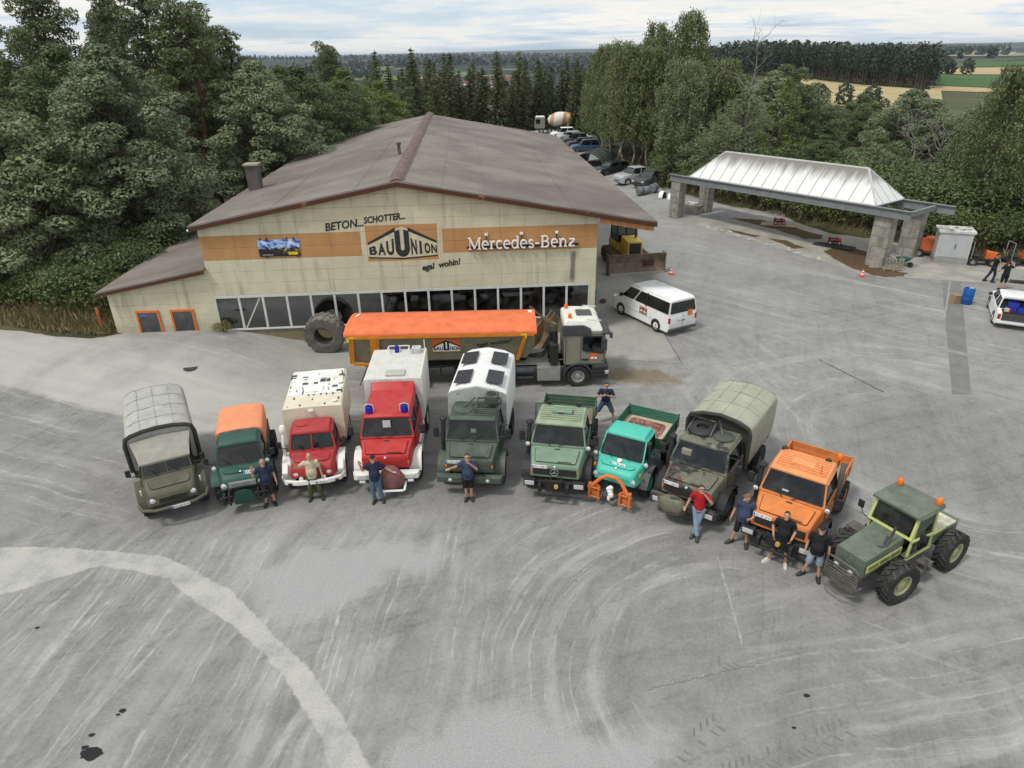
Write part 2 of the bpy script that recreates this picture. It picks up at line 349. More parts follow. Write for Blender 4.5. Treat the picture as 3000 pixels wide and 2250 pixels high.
# ---------------------------------------------------------------- yard material (dusty asphalt with tyre swirls)
def yard_mat():
    d=ND('dusty_asphalt'); warp=d.noise(d.pos,0.35,3); fine=d.noise(d.pos,45,3,0.7); grain=d.noise(d.pos,160,2,0.7); big=d.noise(d.pos,0.16,5,0.6); mid=d.noise(d.pos,1.3,6,0.65)
    brk=d.noise(d.pos,0.55,4,0.6)
    brk2=d.noise(d.pos,1.7,4,0.65)
    def streaks(u,v,fu,fv,lo,hi):     # soft broad sweeps plus a few thin marks, running along v
        uu=d.add(u,d.mul(warp,0.6)); a=d.mr(d.noise(d.vec(d.mul(uu,fu*.62),d.mul(v,fv*1.6)),1.0,3,0.55),0.44,0.72); c=d.mr(d.noise(d.vec(d.mul(uu,fu*2.6),d.mul(v,fv*1.1),3.0),1.0,3,0.6),0.55,0.66)
        return d.add(d.mul(a,0.72),d.mul(c,d.mr(brk2,0.36,0.58),0.85))
    def ring(cx,cy,r,fu,K,lo,hi):
        cu=d.mul(d.mt('DIVIDE',d.sub(d.x,cx),r),K); cv_=d.mul(d.mt('DIVIDE',d.sub(d.y,cy),r),K); rw=d.add(r,d.mul(warp,0.5))
        a=d.mr(d.noise(d.vec(d.mul(rw,fu*.62),cu,cv_),1.0,3,0.55),0.44,0.72); c=d.mr(d.noise(d.vec(d.mul(rw,fu*2.8),cu,cv_),1.0,3,0.6),0.55,0.66)
        return d.add(d.mul(a,0.7),d.mul(c,d.mr(brk2,0.36,0.58),0.85))
    def rot(deg): c,s=math.cos(R(deg)),math.sin(R(deg)); return d.add(d.mul(d.x,c),d.mul(d.y,s)),d.add(d.mul(d.x,-s),d.mul(d.y,c))
    tone=d.add(0.196,d.mul(d.mr(big,0.3,0.7),0.05),d.mul(d.mr(mid,0.3,0.7),0.035),d.mul(d.sub(fine,0.5),0.15),d.mul(d.sub(d.noise(d.pos,11,4,0.7),0.5),0.17),d.mul(d.sub(grain,0.5),0.12),d.mul(d.sub(d.noise(d.pos,3.6,4,0.7),0.5),0.08))
    L=[]
    # ring swirl
    r=d.dist(5.9,11.0); ang=d.mt('ARCTAN2',d.sub(d.y,11.0),d.sub(d.x,5.9))
    L.append(d.mul(ring(5.9,11.0,r,3.2,1.0,0,1),d.mr(r,2.2,4.0),d.mr(r,10.5,6.5),d.mr(d.x,10.0,4.5),0.15))
    # outer ring of a second turning circle
    r2=d.dist(16.0,21.0); an2=d.mt('ARCTAN2',d.sub(d.y,21.0),d.sub(d.x,16.0))
    L.append(d.mul(ring(16.0,21.0,r2,2.2,1.0,0,1),d.mr(r2,3.0,5.0),d.mr(r2,16,10),d.mr(d.x,6.0,9.0),0.11))
    u,v=rot(9.5); L.append(d.mul(streaks(v,u,2.6,0.07,0.47,0.70),d.mr(d.x,3.5,7.5),d.mr(d.y,15.5,12.5),0.15))
    u,v=rot(86); L.append(d.mul(streaks(v,u,3.0,0.09,0.46,0.70),d.mr(d.x,1.5,-2.5),d.mr(d.y,18.0,15.5),0.17))
    u,v=rot(74); L.append(d.mul(streaks(v,u,1.7,0.06,0.5,0.70),d.mr(d.x,0.5,-5.0),d.mr(d.y,18.5,16.0),0.15))
    u,v=rot(-21); L.append(d.mul(streaks(v,u,2.0,0.06,0.46,0.70),d.mr(d.x,-9,-13),d.mr(d.y,16,18.5),0.12))
    u,v=rot(1); L.append(d.mul(streaks(v,u,2.4,0.08,0.46,0.7),d.mr(d.y,18.5,21),d.mr(d.y,31,27),d.mr(d.x,-12,-9),d.mr(d.x,10,7),0.11))
    u,v=rot(-47); L.append(d.mul(streaks(v,u,1.6,0.05,0.46,0.7),d.mr(d.y,22,27),d.mr(d.x,5,9),0.12))
    u,v=rot(97); L.append(d.mul(streaks(v,u,2.6,0.08,0.52,0.7),d.mr(d.y,21,25),d.mr(d.y,36,30),d.mr(d.x,4,7),d.mr(d.x,17,12),0.12))
    st=L[0]
    for k in L[1:]: st=d.mt('MAXIMUM',st,k)
    tone=d.add(tone,d.mul(st,d.mr(brk,0.25,0.62,0.3,1.0),0.9))
    # darker scuffs
    u,v=rot(20); dk=streaks(v,u,1.5,0.10,0.56,0.76); u,v=rot(70); dk2=streaks(v,u,1.9,0.09,0.58,0.78)
    tone=d.sub(tone,d.mul(d.add(dk,dk2),0.035))
    col=d.mix(1.0,d.grey(tone),(1.0,0.985,0.955),'MULTIPLY')
    # dusty limestone strip on the left
    e=d.add(d.mul(d.x,0.354),d.mul(d.y,0.935),-17.15,d.mul(d.sub(mid,0.5),0.35)); m1=d.mul(d.mr(e,-0.1,0.25),d.mr(d.x,-4.5,-10.5),d.mr(e,6.5,2.5,0.35,1.0),d.mr(brk,0.2,0.6,0.5,1.0),0.75)
    u,v=rot(-20); du=d.add(0.34,d.mul(d.noise(d.vec(d.mul(v,1.4),d.mul(u,0.12)),1,6,0.65),0.20),d.mul(d.sub(fine,0.5),0.06))
    col=d.mix(m1,col,d.mix(1.0,d.grey(du),(1.0,0.965,0.89),'MULTIPLY'))
    # concrete slab in front of the hall
    ee=d.sub(d.y,d.add(28.9,d.mul(d.x,0.03),d.mul(d.sub(brk,0.5),1.6))); m2=d.mul(d.mr(ee,0.0,0.5),d.mr(d.x,8.05,7.9),d.mr(d.x,-14,-9),d.mr(mid,0.25,0.6,0.5,1.0),0.85)
    cn=d.add(0.235,d.mul(d.noise(d.pos,0.8,7,0.7),0.20),d.mul(d.sub(fine,0.5),0.05))
    col=d.mix(m2,col,d.mix(1.0,d.grey(cn),(1.0,0.96,0.87),'MULTIPLY'))
    # damp brown sand by the lorry's front bumper
    sa=d.mt('SQRT',d.add(d.mt('POWER',d.mul(d.sub(d.add(d.x,d.mul(d.y,0.9)),30.3),0.42),2.0),d.mt('POWER',d.mul(d.sub(d.y,27.6),0.9),2.0)))
    col=d.mix(d.mul(d.mr(d.add(sa,d.mul(d.sub(mid,0.5),1.6)),1.0,0.55),0.75),col,(0.17,0.125,0.07))
    # far part of the yard is paler and smoother
    col=d.mix(d.mul(d.mr(d.y,34,55),0.45),col,d.mix(1.0,d.grey(d.add(0.22,d.mul(mid,0.10))),(1,0.985,0.96),'MULTIPLY'))
    # light-coloured specks of spilt grit
    sp=d.noise(d.pos,9,2,0.5); col=d.mix(d.mul(d.mr(sp,0.73,0.78),0.5),col,(0.5,0.47,0.40))
    edge=d.noise(d.pos,2.2,6,0.7); coarse=d.noise(d.pos,20,3,0.75); blot=d.noise(d.pos,1.1,5,0.65)
    mt_=d.mr(d.add(d.attr('trench'),d.mul(d.sub(edge,0.5),0.6)),0.42,0.56); tcol=d.mix(1.0,d.grey(d.add(0.29,d.mul(blot,0.24),d.mul(d.sub(coarse,0.5),0.36),d.mul(d.sub(fine,0.5),0.15))),d.mix(d.mr(blot,0.42,0.6),(1.0,0.99,0.96),(1.0,0.97,0.89)),'MULTIPLY')
    col=d.mix(d.mul(mt_,d.mr(blot,0.3,0.55,0.45,0.95)),col,tcol)
    mg_=d.mr(d.add(d.attr('grit'),d.mul(d.sub(blot,0.5),1.3),d.mul(d.sub(coarse,0.5),0.5)),0.30,0.80); gcol=d.grey(d.add(0.335,d.mul(d.sub(coarse,0.5),0.28),d.mul(d.sub(fine,0.5),0.40),d.mul(d.sub(grain,0.5),0.30)))
    col=d.mix(d.mul(mg_,0.85),col,gcol)
    return d.out(col,0.92,d.add(d.mul(fine,0.6),grain,d.mul(coarse,d.add(mg_,mt_))),0.4,0.012)
def simple_ground(name,c1,c2,sc,det=7,c3=None,fine=40,bs=0.4,bd=0.02):
    d=ND(name); n=d.noise(d.pos,sc,det,0.65); f=d.noise(d.pos,fine,3,0.7); col=d.mix(d.mr(n,0.32,0.68),c1,c2)
    if c3: col=d.mix(d.mr(f,0.52,0.72),col,c3)
    else: col=d.mix(1.0,col,d.grey(d.add(0.8,d.mul(f,0.4))),'MULTIPLY')
    return d.out(col,0.95,f,bs,bd)
# ---------------------------------------------------------------- heights
YARD=[(-70,-25),(-70,36),(-34,33.6),(-26.2,32.5),(-22.9,31.4),(-20.1,30.7),(-19.7,31.7),(-14,33.5),(-12,72),(-10,128),(8,136),(13,122),(13.8,84),(17.5,68),(20,62.3),(22.3,58.8),(23.4,55.5),(25.0,51.9),(28.0,50.0),(31.5,46.5),(36,43.5),(70,37),(70,-25)]
_YP=np.array(YARD); _YA=_YP; _YB=np.roll(_YP,-1,0)
def yard_sd(x,y):      # <0 inside
    p=np.array((x,y)); e=_YB-_YA; w=p-_YA; t=np.clip((w*e).sum(1)/(e*e).sum(1),0,1); dd=np.sqrt(((w-e*t[:,None])**2).sum(1).min())
    c=((_YA[:,1]<=y)!=(_YB[:,1]<=y)); xs=_YA[:,0]+(y-_YA[:,1])/np.where(e[:,1]==0,1e-9,e[:,1])*e[:,0]
    return -dd if (c&(xs>x)).sum()%2 else dd
def gh(x,y):
    return 0.93*sstep(-9.4,-15.2,x)*sstep(24.0,31.2,y)+0.45*sstep(44,57,y)*sstep(10.5,14.5,x)
PRO={-60:[(0,0),(75,0),(140,-1),(250,-10),(500,-30),(1500,-55),(3000,-35),(5000,5),(9000,15),(30000,-60)],
 -20:[(0,0),(90,0),(140,-3),(250,-14),(500,-38),(1500,-55),(3000,-30),(4500,8),(9000,20),(30000,-60)],
 -8:[(0,0),(110,0),(150,-6),(220,-16),(420,-38),(900,-48),(1500,-36),(2600,-20),(4200,-4),(8000,5),(13000,45),(30000,-60)],
 6:[(0,0),(120,0),(160,-6),(220,-15),(420,-34),(900,-46),(1500,-36),(2600,-22),(4200,-10),(8000,5),(13000,70),(30000,-60)],
 12:[(0,0),(120,0),(170,-6),(260,-12),(420,-10),(600,-10),(900,-30),(1500,-40),(4200,-10),(9000,10),(13000,62),(30000,-60)],
 18:[(0,0),(75,0),(110,-5),(200,-11),(330,-9.5),(500,-6),(650,-2),(900,-14),(1700,-20),(4500,-12),(9000,30),(30000,-60)],
 27:[(0,0),(60,0),(90,-4),(150,-10),(250,-13),(345,-10.8),(500,-8.8),(620,-6),(900,-9),(1700,-11),(2600,-15),(5000,-6),(9000,36),(30000,-60)],
 40:[(0,0),(60,0),(90,-4),(150,-9),(250,-12),(345,-10),(700,-8.5),(1700,-10),(2600,-14),(5000,0),(9000,38),(30000,-60)]}
_AZ=sorted(PRO)
def far_h(x,y):
    d=math.hypot(x,y); az=math.degrees(math.atan2(x,y)); az=max(min(az,40),-60)
    i=0
    while i<len(_AZ)-2 and _AZ[i+1]<az: i+=1
    a,b=_AZ[i],_AZ[i+1]; t=(az-a)/(b-a); t=t*t*(3-2*t)
    f=lambda k: float(np.interp(d,[p[0] for p in PRO[k]],[p[1] for p in PRO[k]]))
    return f(a)*(1-t)+f(b)*t
def terr(x,y):
    z=far_h(x,y)+gh(x,y)
    if abs(x)<72 and -27<y<145:
        s=yard_sd(x,y); z+=max(-0.25,min(0.22,s*0.2))
    d=math.hypot(x,y)
    if d>300: z+=min(d/300-1,4)*0.6*math.sin(x*0.013+1.3)*math.sin(y*0.011+0.4)
    return z
# ---------------------------------------------------------------- terrain, yard
def axis_(lo,hi,st,far,gr=1.16):
    a=list(np.arange(lo,hi+0.01,st)); s=st; v=hi
    while v<far: s*=gr; v+=s; a.append(v)
    s=st; v=lo; b=[]
    while v>-far: s*=gr; v-=s; b.append(v)
    return b[::-1]+a
def grid(name,xs,ys,zf,m,kind='structure',keep=None):
    vs=[(x,y,zf(x,y)) for y in ys for x in xs]; n=len(xs); fs=[]
    for j in range(len(ys)-1):
        for i in range(n-1):
            if keep and not keep((xs[i]+xs[i+1])/2,(ys[j]+ys[j+1])/2): continue
            fs.append((j*n+i,j*n+i+1,j*n+n+i+1,j*n+n+i))
    me=bpy.data.meshes.new(name); me.from_pydata(vs,[],fs); me.update(); me.materials.append(m); me.polygons.foreach_set('use_smooth',[True]*len(me.polygons))
    o=bpy.data.objects.new(name,me); COL.objects.link(o)
    if kind: o['kind']=kind
    return o
def terrain_mat():
    d=ND('terrain_grass'); n=d.noise(d.pos,0.4,7,0.6); f=d.noise(d.pos,14,4,0.7); far=d.noise(d.pos,0.0022,5,0.55); r=d.dist(0,0)
    near=d.mix(d.mr(n,0.35,0.65),(0.030,0.035,0.014),(0.085,0.080,0.036)); near=d.mix(d.mr(f,0.5,0.7),near,(0.12,0.105,0.055))
    wood=(0.016,0.026,0.016); meadow=d.mix(d.mr(d.noise(d.pos,0.008,3),0.4,0.6),(0.075,0.115,0.035),(0.21,0.185,0.09))
    fr=d.mix(d.mr(far,0.56,0.585),wood,meadow)
    return d.out(d.mix(d.mr(r,170,380),near,fr),0.95,f,0.3,0.03)
TX=axis_(-72,72,1.6,26000); TY=axis_(-26,146,1.6,26000)
terrain=grid('terrain',TX,TY,terr,terrain_mat())
yardM=yard_mat()
yx=sorted(set([float(x) for x in range(-70,71)])|set(np.round(np.arange(-20,6,.2),3))); yy_=sorted(set([float(y) for y in range(-24,138)])|set(np.round(np.arange(5,18,.2),3)))
yard=grid('yard_asphalt',yx,yy_,gh,yardM,keep=lambda x,y:yard_sd(x,y)<1.5 if y>28 else True)
def sheet(name,poly,m,lift,par=None,kind=None,jit=0.0,sub=1,seed=1):
    rr=random.Random(seed); P=[]
    n=len(poly)
    for i in range(n):
        a=poly[i]; b=poly[(i+1)%n]
        for k in range(sub):
            t=k/sub; P.append((a[0]+(b[0]-a[0])*t+rr.uniform(-jit,jit),a[1]+(b[1]-a[1])*t+rr.uniform(-jit,jit)))
    import mathutils
    mb=MB(); tri=mathutils.geometry.tessellate_polygon([[Vector((p[0],p[1],0)) for p in P]])
    mb.add([(p[0],p[1],gh(*p)+lift) for p in P],[tuple(t) for t in tri])
    me_fix=[]
    for f in mb.f:
        a,b,c=[Vector(mb.v[i]) for i in f]; me_fix.append(f if (b-a).cross(c-a).z>0 else (f[0],f[2],f[1]))
    mb.f=me_fix
    return mb.build(name,m,par,kind=kind)
up=[(-40,16.2),(-22,16.4),(-15.7,16.34),(-14.0,16.33),(-11.9,16.02),(-10.5,15.83),(-9.4,15.25),(-7.85,14.3),(-7.1,13.6),(-6.1,12.6),(-5.1,11.7),(-4.2,10.66),(-3.46,9.7),(-3.0,9.0),(-1.6,5.0),(-0.9,0)]
lo=[(-40,14.8),(-22,14.4),(-15.3,13.8),(-13.8,14.42),(-12.8,15.0),(-12.1,15.32),(-10.85,15.04),(-9.9,14.7),(-8.64,13.72),(-7.4,12.92),(-6.55,12.2),(-5.74,11.4),(-5.0,10.55),(-4.37,9.73),(-4.0,9.04),(-2.8,5.0),(-2.1,0)]
def poly_sd(poly,X,Y):
    A=np.array(poly); B=np.roll(A,-1,0); best=np.full(X.shape,1e9); cr_=np.zeros(X.shape,int)
    for (ax,ay),(bx_,by_) in zip(A,B):
        ex,ey=bx_-ax,by_-ay; t=np.clip(((X-ax)*ex+(Y-ay)*ey)/(ex*ex+ey*ey),0,1); best=np.minimum(best,np.hypot(X-ax-t*ex,Y-ay-t*ey)); c=(ay<=Y)!=(by_<=Y); cr_+=(c&(ax+(Y-ay)/(ey if ey else 1e-9)*ex>X))
    return np.where(cr_%2==1,-best,best)
co=np.empty(len(yard.data.vertices)*3); yard.data.vertices.foreach_get('co',co); co=co.reshape(-1,3)
for nm_,pls in (('trench',[lo+up[::-1]]),('grit',[[(-7.4,14.4),(-7.2,15.0),(-6.6,15.65),(-5.0,15.75),(-4.0,15.95),(-2.75,15.9),(-2.2,15.6),(-2.3,15.15),(-3.8,14.8),(-4.1,14.2),(-4.5,13.75),(-5.9,13.3),(-6.6,13.5)],[(-2.75,9.4),(-2.0,9.74),(-1.2,10.2),(-0.1,10.45),(0.9,9.9),(1.7,9.5),(3.0,9.6),(2.9,8.0),(1.5,6),(-1.2,5.5),(-2.6,8.0)]])):
    v_=np.zeros(len(co))
    for pl in pls: v_=np.maximum(v_,np.clip((.38 if nm_=='trench' else .62)-poly_sd(pl,co[:,0],co[:,1])/(.55 if nm_=='trench' else 1.5),0,1))
    at=yard.data.attributes.new(nm_,'FLOAT','POINT'); at.data.foreach_set('value',v_.astype(np.float32))
darkA=simple_ground('new_asphalt_strip',(0.155,0.153,0.15),(0.20,0.197,0.19),0.9,7,None,60,0.3,0.01)
sheet('asphalt_strip',[(27.4,41.0),(28.15,40.2),(19.4,25.1),(18.65,25.2)],darkA,0.004,kind='structure')
apronM=simple_ground('pale_concrete',(0.25,0.24,0.215),(0.37,0.35,0.31),0.7,8,None,20,0.4,0.02)
sheet('concrete_apron',[(12.6,66),(13.2,62),(13.9,57.6),(15.8,53.8),(18.1,50.7),(20.2,47.8),(21.6,45.2),(22.9,42.3),(25.6,41.2),(29.5,40.0),(40,36.5),(40,43),(31.8,46.8),(28.0,49.8),(25.0,51.8),(23.4,55.4),(22,58.6),(19.6,62.2),(17.3,66.5)],apronM,0.006,kind='structure',jit=0.05,sub=6,seed=8)
mulchM=simple_ground('wood_chip_mulch',(0.075,0.045,0.026),(0.135,0.085,0.05),5,7,(0.19,0.13,0.08),30,1.0,0.04)
for i,pl in enumerate(([(18.7,57.1),(21,56.4),(24.3,51.4),(23.6,50.4),(22.5,50.6),(21,53.4)],[(17.4,53.6),(19.4,51.6),(18.9,51.2),(17.5,52.8)],[(19.7,51.2),(21,50.1),(21.6,48.3),(20.8,48.3)],[(22.6,47.6),(24.6,49.0),(25.8,46.9),(24.2,43.9),(25.9,42.3),(25.3,41.4),(23.7,41.7),(22.8,43.6)])):
    sheet('mulch_bed',pl,mulchM,0.012,kind='structure',jit=0.12,sub=7,seed=20+i)
lineM=mat('worn_line_paint',(0.30,0.296,0.285),0.9,var=0.25,scale=8)
crackM=mat('asphalt_crack',(0.045,0.044,0.042),0.95)
def strip(name,pts,w,m,lift=0.0045,jit=0.0,seed=3,par=None,kind='structure'):
    rr=random.Random(seed); Lp=[];Rp=[]
    for i,p in enumerate(pts):
        a=Vector(pts[max(i-1,0)]); b=Vector(pts[min(i+1,len(pts)-1)]); t=(b-a).normalized(); n=Vector((-t.y,t.x)); q=Vector(p)+n*rr.uniform(-jit,jit); ww=w*rr.uniform(0.6,1.3)/2 if jit else w/2
        Lp.append(q+n*ww); Rp.append(q-n*ww)
    mb=MB(); n=len(pts); mb.add([(p.x,p.y,gh(p.x,p.y)+lift) for p in Lp+Rp],[(i+n,i+1+n,i+1,i) for i in range(n-1)]); return mb.build(name,m,par,kind=kind)
def sub(a,b,n): return [(a[0]+(b[0]-a[0])*i/n,a[1]+(b[1]-a[1])*i/n) for i in range(n+1)]
strip('ground_line',sub((5.91,15.3),(5.6,12.06),12),0.07,lineM,jit=0.01)
strip('ground_line',sub((27.6,40.4),(23.6,34.2),14),0.10,lineM,jit=0.02)
strip('ground_line',sub((10.5,40.8),(24.5,26.4),30),0.35,mat('dust_band',(0.25,0.243,0.228),0.95,var=0.2,scale=4),jit=0.07)
strip('ground_crack',sub((14.59,28.98),(15.9,25.5),26),0.055,crackM,jit=0.02,seed=8)
strip('ground_crack',sub((3.0,10.8),(6.2,11.55),60),0.012,mat('faint_crack',(.10,.098,.095),.95),jit=0.03,seed=9)
strip('ground_crack',sub((7.99,32.47),(8.05,28.7),20),0.03,crackM,jit=0.02,seed=10)
strip('ground_crack',sub((4.8,29.5),(8.05,28.7),20),0.02,crackM,jit=0.02,seed=11)
# oil stains, tractor prints
oilM=mat('oil_stain_black',(0.012,0.012,0.013),0.4)
for i,(x,y,r) in enumerate(((-9.11,9.44,0.19),(-9.35,9.88,0.06),(-9.33,9.58,0.07),(-8.98,10.48,0.07),(-9.03,10.38,0.04),(-12.52,13.02,0.05),(6.6,10.55,0.06),(6.0,9.75,0.04),(0.9,23.0,0.10))):
    rr=random.Random(i); sheet('oil_stain',[(x+r*1.25*math.cos(t*PI/9)*rr.uniform(0.7,1.15),y+r*0.85*math.sin(t*PI/9)*rr.uniform(0.7,1.15)) for t in range(18)],oilM,0.0125,kind='structure')
pm=MB(); rr=random.Random(5)
for (x0,y0,x1,y1,n) in ((4.2,8.7,7.2,9.75,20),(3.3,9.2,4.5,10.0,7),(4.9,11.45,5.3,11.65,3)):
    for i in range(n):
        t=i/n; x=x0+(x1-x0)*t; y=y0+(y1-y0)*t
        for sgn in (-1,1):
            if rr.random()<0.3: continue
            a=Vector((x,y))+Vector((-0.34,0.94))*0.06*sgn; b=a+Vector((-0.34,0.94))*0.17*sgn+Vector((0.94,0.34))*0.10; n_=Vector((0.94,0.34))*0.025
            pm.add([(a.x-n_.x,a.y-n_.y,0.005),(a.x+n_.x,a.y+n_.y,0.005),(b.x+n_.x,b.y+n_.y,0.005),(b.x-n_.x,b.y-n_.y,0.005)],[(0,1,2,3) if sgn>0 else (3,2,1,0)])
pm.build('tyre_prints',mat('rubber_print',(0.165,0.163,0.16),0.95),kind='stuff')
mh=MB(); mh.lathe([(0.0,0.0),(0.30,0.0),(0.31,-0.004)],(0,0,0),'z',24); tag(mh.build('manhole_cover',crackM,loc=(-14.75,28.1,gh(-14.75,28.1)+0.010)),'black round manhole cover in the asphalt in front of the lean-to','manhole')
# ================================================================ THE HALL
YAW=0.0619; OX,OY=-14.83,31.94
hall=thing('hall_building','large cream concrete hall with low brown gable roof and orange band','building',(OX,OY,0),YAW)
def facade_mat():
    d=ND('cream_concrete'); n=d.noise(d.pos,1.1,7,0.65); f=d.noise(d.pos,30,3,0.6)
    dr=d.noise(d.vec(d.mul(d.x,2.2),0.0,d.mul(d.z,0.22)),1.0,6,0.7)
    cream=d.mix(d.mr(n,0.3,0.7),(0.53,0.495,0.355),(0.60,0.565,0.425)); ora=d.mix(d.mr(n,0.3,0.7),(0.42,0.225,0.092),(0.48,0.265,0.115))
    def box(x0,x1,z0,z1): 
        e=0.012; return d.mul(d.mr(d.x,x0-e,x0+e),d.mr(d.x,x1+e,x1-e),d.mr(d.z,z0-e,z0+e),d.mr(d.z,z1+e,z1-e))
    band=d.mt('MAXIMUM',d.mt('MAXIMUM',box(-0.2,7.62,4.48,5.66),box(11.57,19.5,4.48,5.66)),box(7.87,11.34,4.17,5.94))
    col=d.mix(band,cream,ora)
    # rain streaks and grime
    col=d.mix(d.mul(d.mr(dr,0.48,0.76),0.58),col,(0.16,0.14,0.11))
    st=d.mul(d.mr(d.mt('ABSOLUTE',d.sub(d.x,d.add(18.03,d.mul(d.sub(n,0.5),0.3)))),0.22,0.05),d.mr(d.z,2.6,3.0),d.mr(d.z,4.45,4.2),d.mr(f,0.2,0.5,0.6,1.0)); col=d.mix(d.mul(st,0.75),col,(0.06,0.058,0.055))
    low=d.mul(d.mr(d.z,1.9,0.7),d.mr(n,0.3,0.6)); col=d.mix(d.mul(low,0.55),col,(0.26,0.225,0.15))
    return d.out(d.mix(1.0,col,d.grey(d.add(0.88,d.mul(f,0.24))),'MULTIPLY'),0.92,f,0.25,0.01)
facM=facade_mat()
SL=0.182; RX=9.61; ZR=8.04; EL=-0.28; ER=22.14; LEN=38.7; WR=19.24; OV=0.34
def roofz(a): return ZR-SL*abs(a-RX)
def clip(poly,f):     # keep f>=0
    out=[]
    for i in range(len(poly)):
        p,q=poly[i],poly[(i+1)%len(poly)]; a,b=f(p),f(q)
        if a>=0: out.append(p)
        if a*b<0: t=a/(a-b); out.append((p[0]+(q[0]-p[0])*t,p[1]+(q[1]-p[1])*t))
    return out
def wallpanel(x0,x1,z0,z1,par=hall,roof=True,b0=0.0,th=0.16,z_in=0.09):
    poly=[(x0,z0),(x1,z0),(x1,z1),(x0,z1)]
    if roof:
        poly=clip(poly,lambda p:ZR-z_in-SL*(RX-p[0])-p[1]); 
        if len(poly)>2: poly=clip(poly,lambda p:ZR-z_in-SL*(p[0]-RX)-p[1])
    if len(poly)<3: return
    return MB().prism(poly,1,b0,b0+th).build('wall_panel',facM,par,bevel=0.005,seg=1)
g=0.004
cols=[0,4.62,9.51,14.42,WR]; rows=[2.70,3.30,3.89,4.48,5.07,5.66,6.24,6.83,7.42,8.1]
for i in range(4):
    for j in range(len(rows)-1): wallpanel(cols[i]+g*(i>0),cols[i+1]-g*(i<3),rows[j]+g,rows[j+1]-g)
MB().bx(0,0.11,0,0.16,-0.3,2.70).build('wall_panel',facM,hall); MB().bx(18.93,WR,0,0.16,-0.3,2.70).build('wall_panel',facM,hall)
baseM=mat('olive_plinth',(0.20,0.175,0.105),0.9,var=0.2,scale=2,dust=0.3)
MB().bx(0.113,18.927,0.02,0.16,-0.3,0.85).build('plinth',baseM,hall)
wbk=MB(); wbk.prism([(0.02,2.6),(WR-0.02,2.6),(WR-0.02,roofz(WR)-0.14),(RX,ZR-0.14),(0.02,roofz(0)-0.14)],1,0.161,0.2); wbk.build('inner_wall',interior,hall)
sd_=MB(); sd_.bx(0,0.15,0.165,LEN-0.2,-0.3,roofz(0)-0.1); sd_.build('side_wall',facM,hall)
MB().bx(WR-0.15,WR,0.165,LEN-0.2,-0.3,roofz(WR)-0.1).build('side_wall',facM,hall)
MB().prism([(0.15,-0.3),(WR-0.15,-0.3),(WR-0.15,roofz(WR)-0.1),(RX,ZR-0.1),(0.15,roofz(0)-0.1)],1,LEN-0.4,LEN-0.2).build('rear_wall',facM,hall)
MB().bx(0.16,WR-0.16,0.2,LEN-0.5,-0.05,0.05).build('hall_floor',mat('hall_floor_concrete',(0.16,0.155,0.145),0.8),hall)
# windows
frM=mat('window_frame_grey',(0.58,0.575,0.55),0.6,dust=0.2)
NP=16; pw=(18.93-0.11)/NP
wf=MB(); wf.bx(0.113,18.927,-0.03,0.12,2.555,2.69).bx(0.113,18.927,-0.05,0.12,0.853,0.93); wfo=wf.build('window_band',frM,hall,bevel=0.006,seg=1)
for i in range(NP+1):
    x=0.11+i*pw; x0=max(x-0.055,0.114); x1=min(x+0.055,18.926); MB().bx(x0,x1,-0.025,0.10,0.932,2.553).build('mullion',frM,wfo,bevel=0.005,seg=1)
for i in range(NP):
    x=0.11+i*pw; MB().bx(x+0.057,x+pw-0.057,0.03,0.042,0.933,2.552).build('pane',glassB,wfo)
MB().cyl((2.35-0.95,0.0,0.95),(2.35-0.05,0.0,2.5),0.035,n=6).build('brace',frM,wfo)
# things standing inside, seen dimly through the panes
orM=mat('orange_machine_paint',(0.55,0.12,0.03),0.5)
# lean-to
leanM=facM
def lean_z(a): return 3.20+(a+5.0)*(4.12-3.20)/5.0
for j,(z0,z1) in enumerate(((0.5,1.2),(1.2,1.75),(1.75,2.35),(2.35,2.95),(2.95,3.55),(3.55,4.2))):
    for (x0,x1) in ((-5.0,-3.84),(-3.84,-2.76),(-2.76,-2.15),(-2.15,-1.08),(-1.08,-0.005)):
        segs=[(z0,z1)]
        if (x0,x1) in ((-3.84,-2.76),(-2.15,-1.08)):
            segs=[]
            if z0<0.86: segs.append((z0,min(z1,0.86)))
            if z1>2.04: segs.append((max(z0,2.04),z1))
        for (a,b) in segs:
            if b-a<0.02: continue
            poly=clip([(x0+0.002,a+g),(x1-0.002,a+g),(x1-0.002,b-g*(b!=2.04)),(x0+0.002,b-g)],lambda p:lean_z(p[0])-0.06-p[1])
            if len(poly)>2: MB().prism(poly,1,0.02,0.17).build('wall_panel',leanM,hall)
MB().bx(-5.0,-4.85,0.175,11.5,0.3,3.12).build('side_wall',leanM,hall)
MB().prism([(-4.84,0.5),(-0.03,0.5),(-0.03,4.0),(-4.84,3.1)],1,11.3,11.5).build('rear_wall',leanM,hall)
MB().bx(-4.84,-0.02,0.2,11.2,0.6,0.7).build('lean_to_floor',interior,hall)
ofr=mat('orange_window_frame',(0.66,0.17,0.035),0.5,dust=0.1)
for (x0,x1) in ((-3.86,-2.72),(-2.18,-1.04)):
    w=MB(); w.bx(x0,x0+0.10,-0.05,0.05,0.84,2.08).bx(x1-0.10,x1,-0.05,0.05,0.84,2.08).bx(x0+0.101,x1-0.101,-0.048,0.05,1.97,2.08).bx(x0-0.02,x1+0.02,-0.12,0.05,0.78,0.90)
    wo_=w.build('window',ofr,hall,bevel=0.008,seg=1)
    MB().bx(x0+0.10,x1-0.10,0.0,0.012,0.90,1.97).build('pane',glassB,wo_)
MB().bx(-3.74,-2.84,.09,.10,1.42,1.95).build('pane_reflection',mat('reflection_grey',(.55,.57,.58),.8),hall)  # pale grey panel imitates the reflection in the upper half of the pane
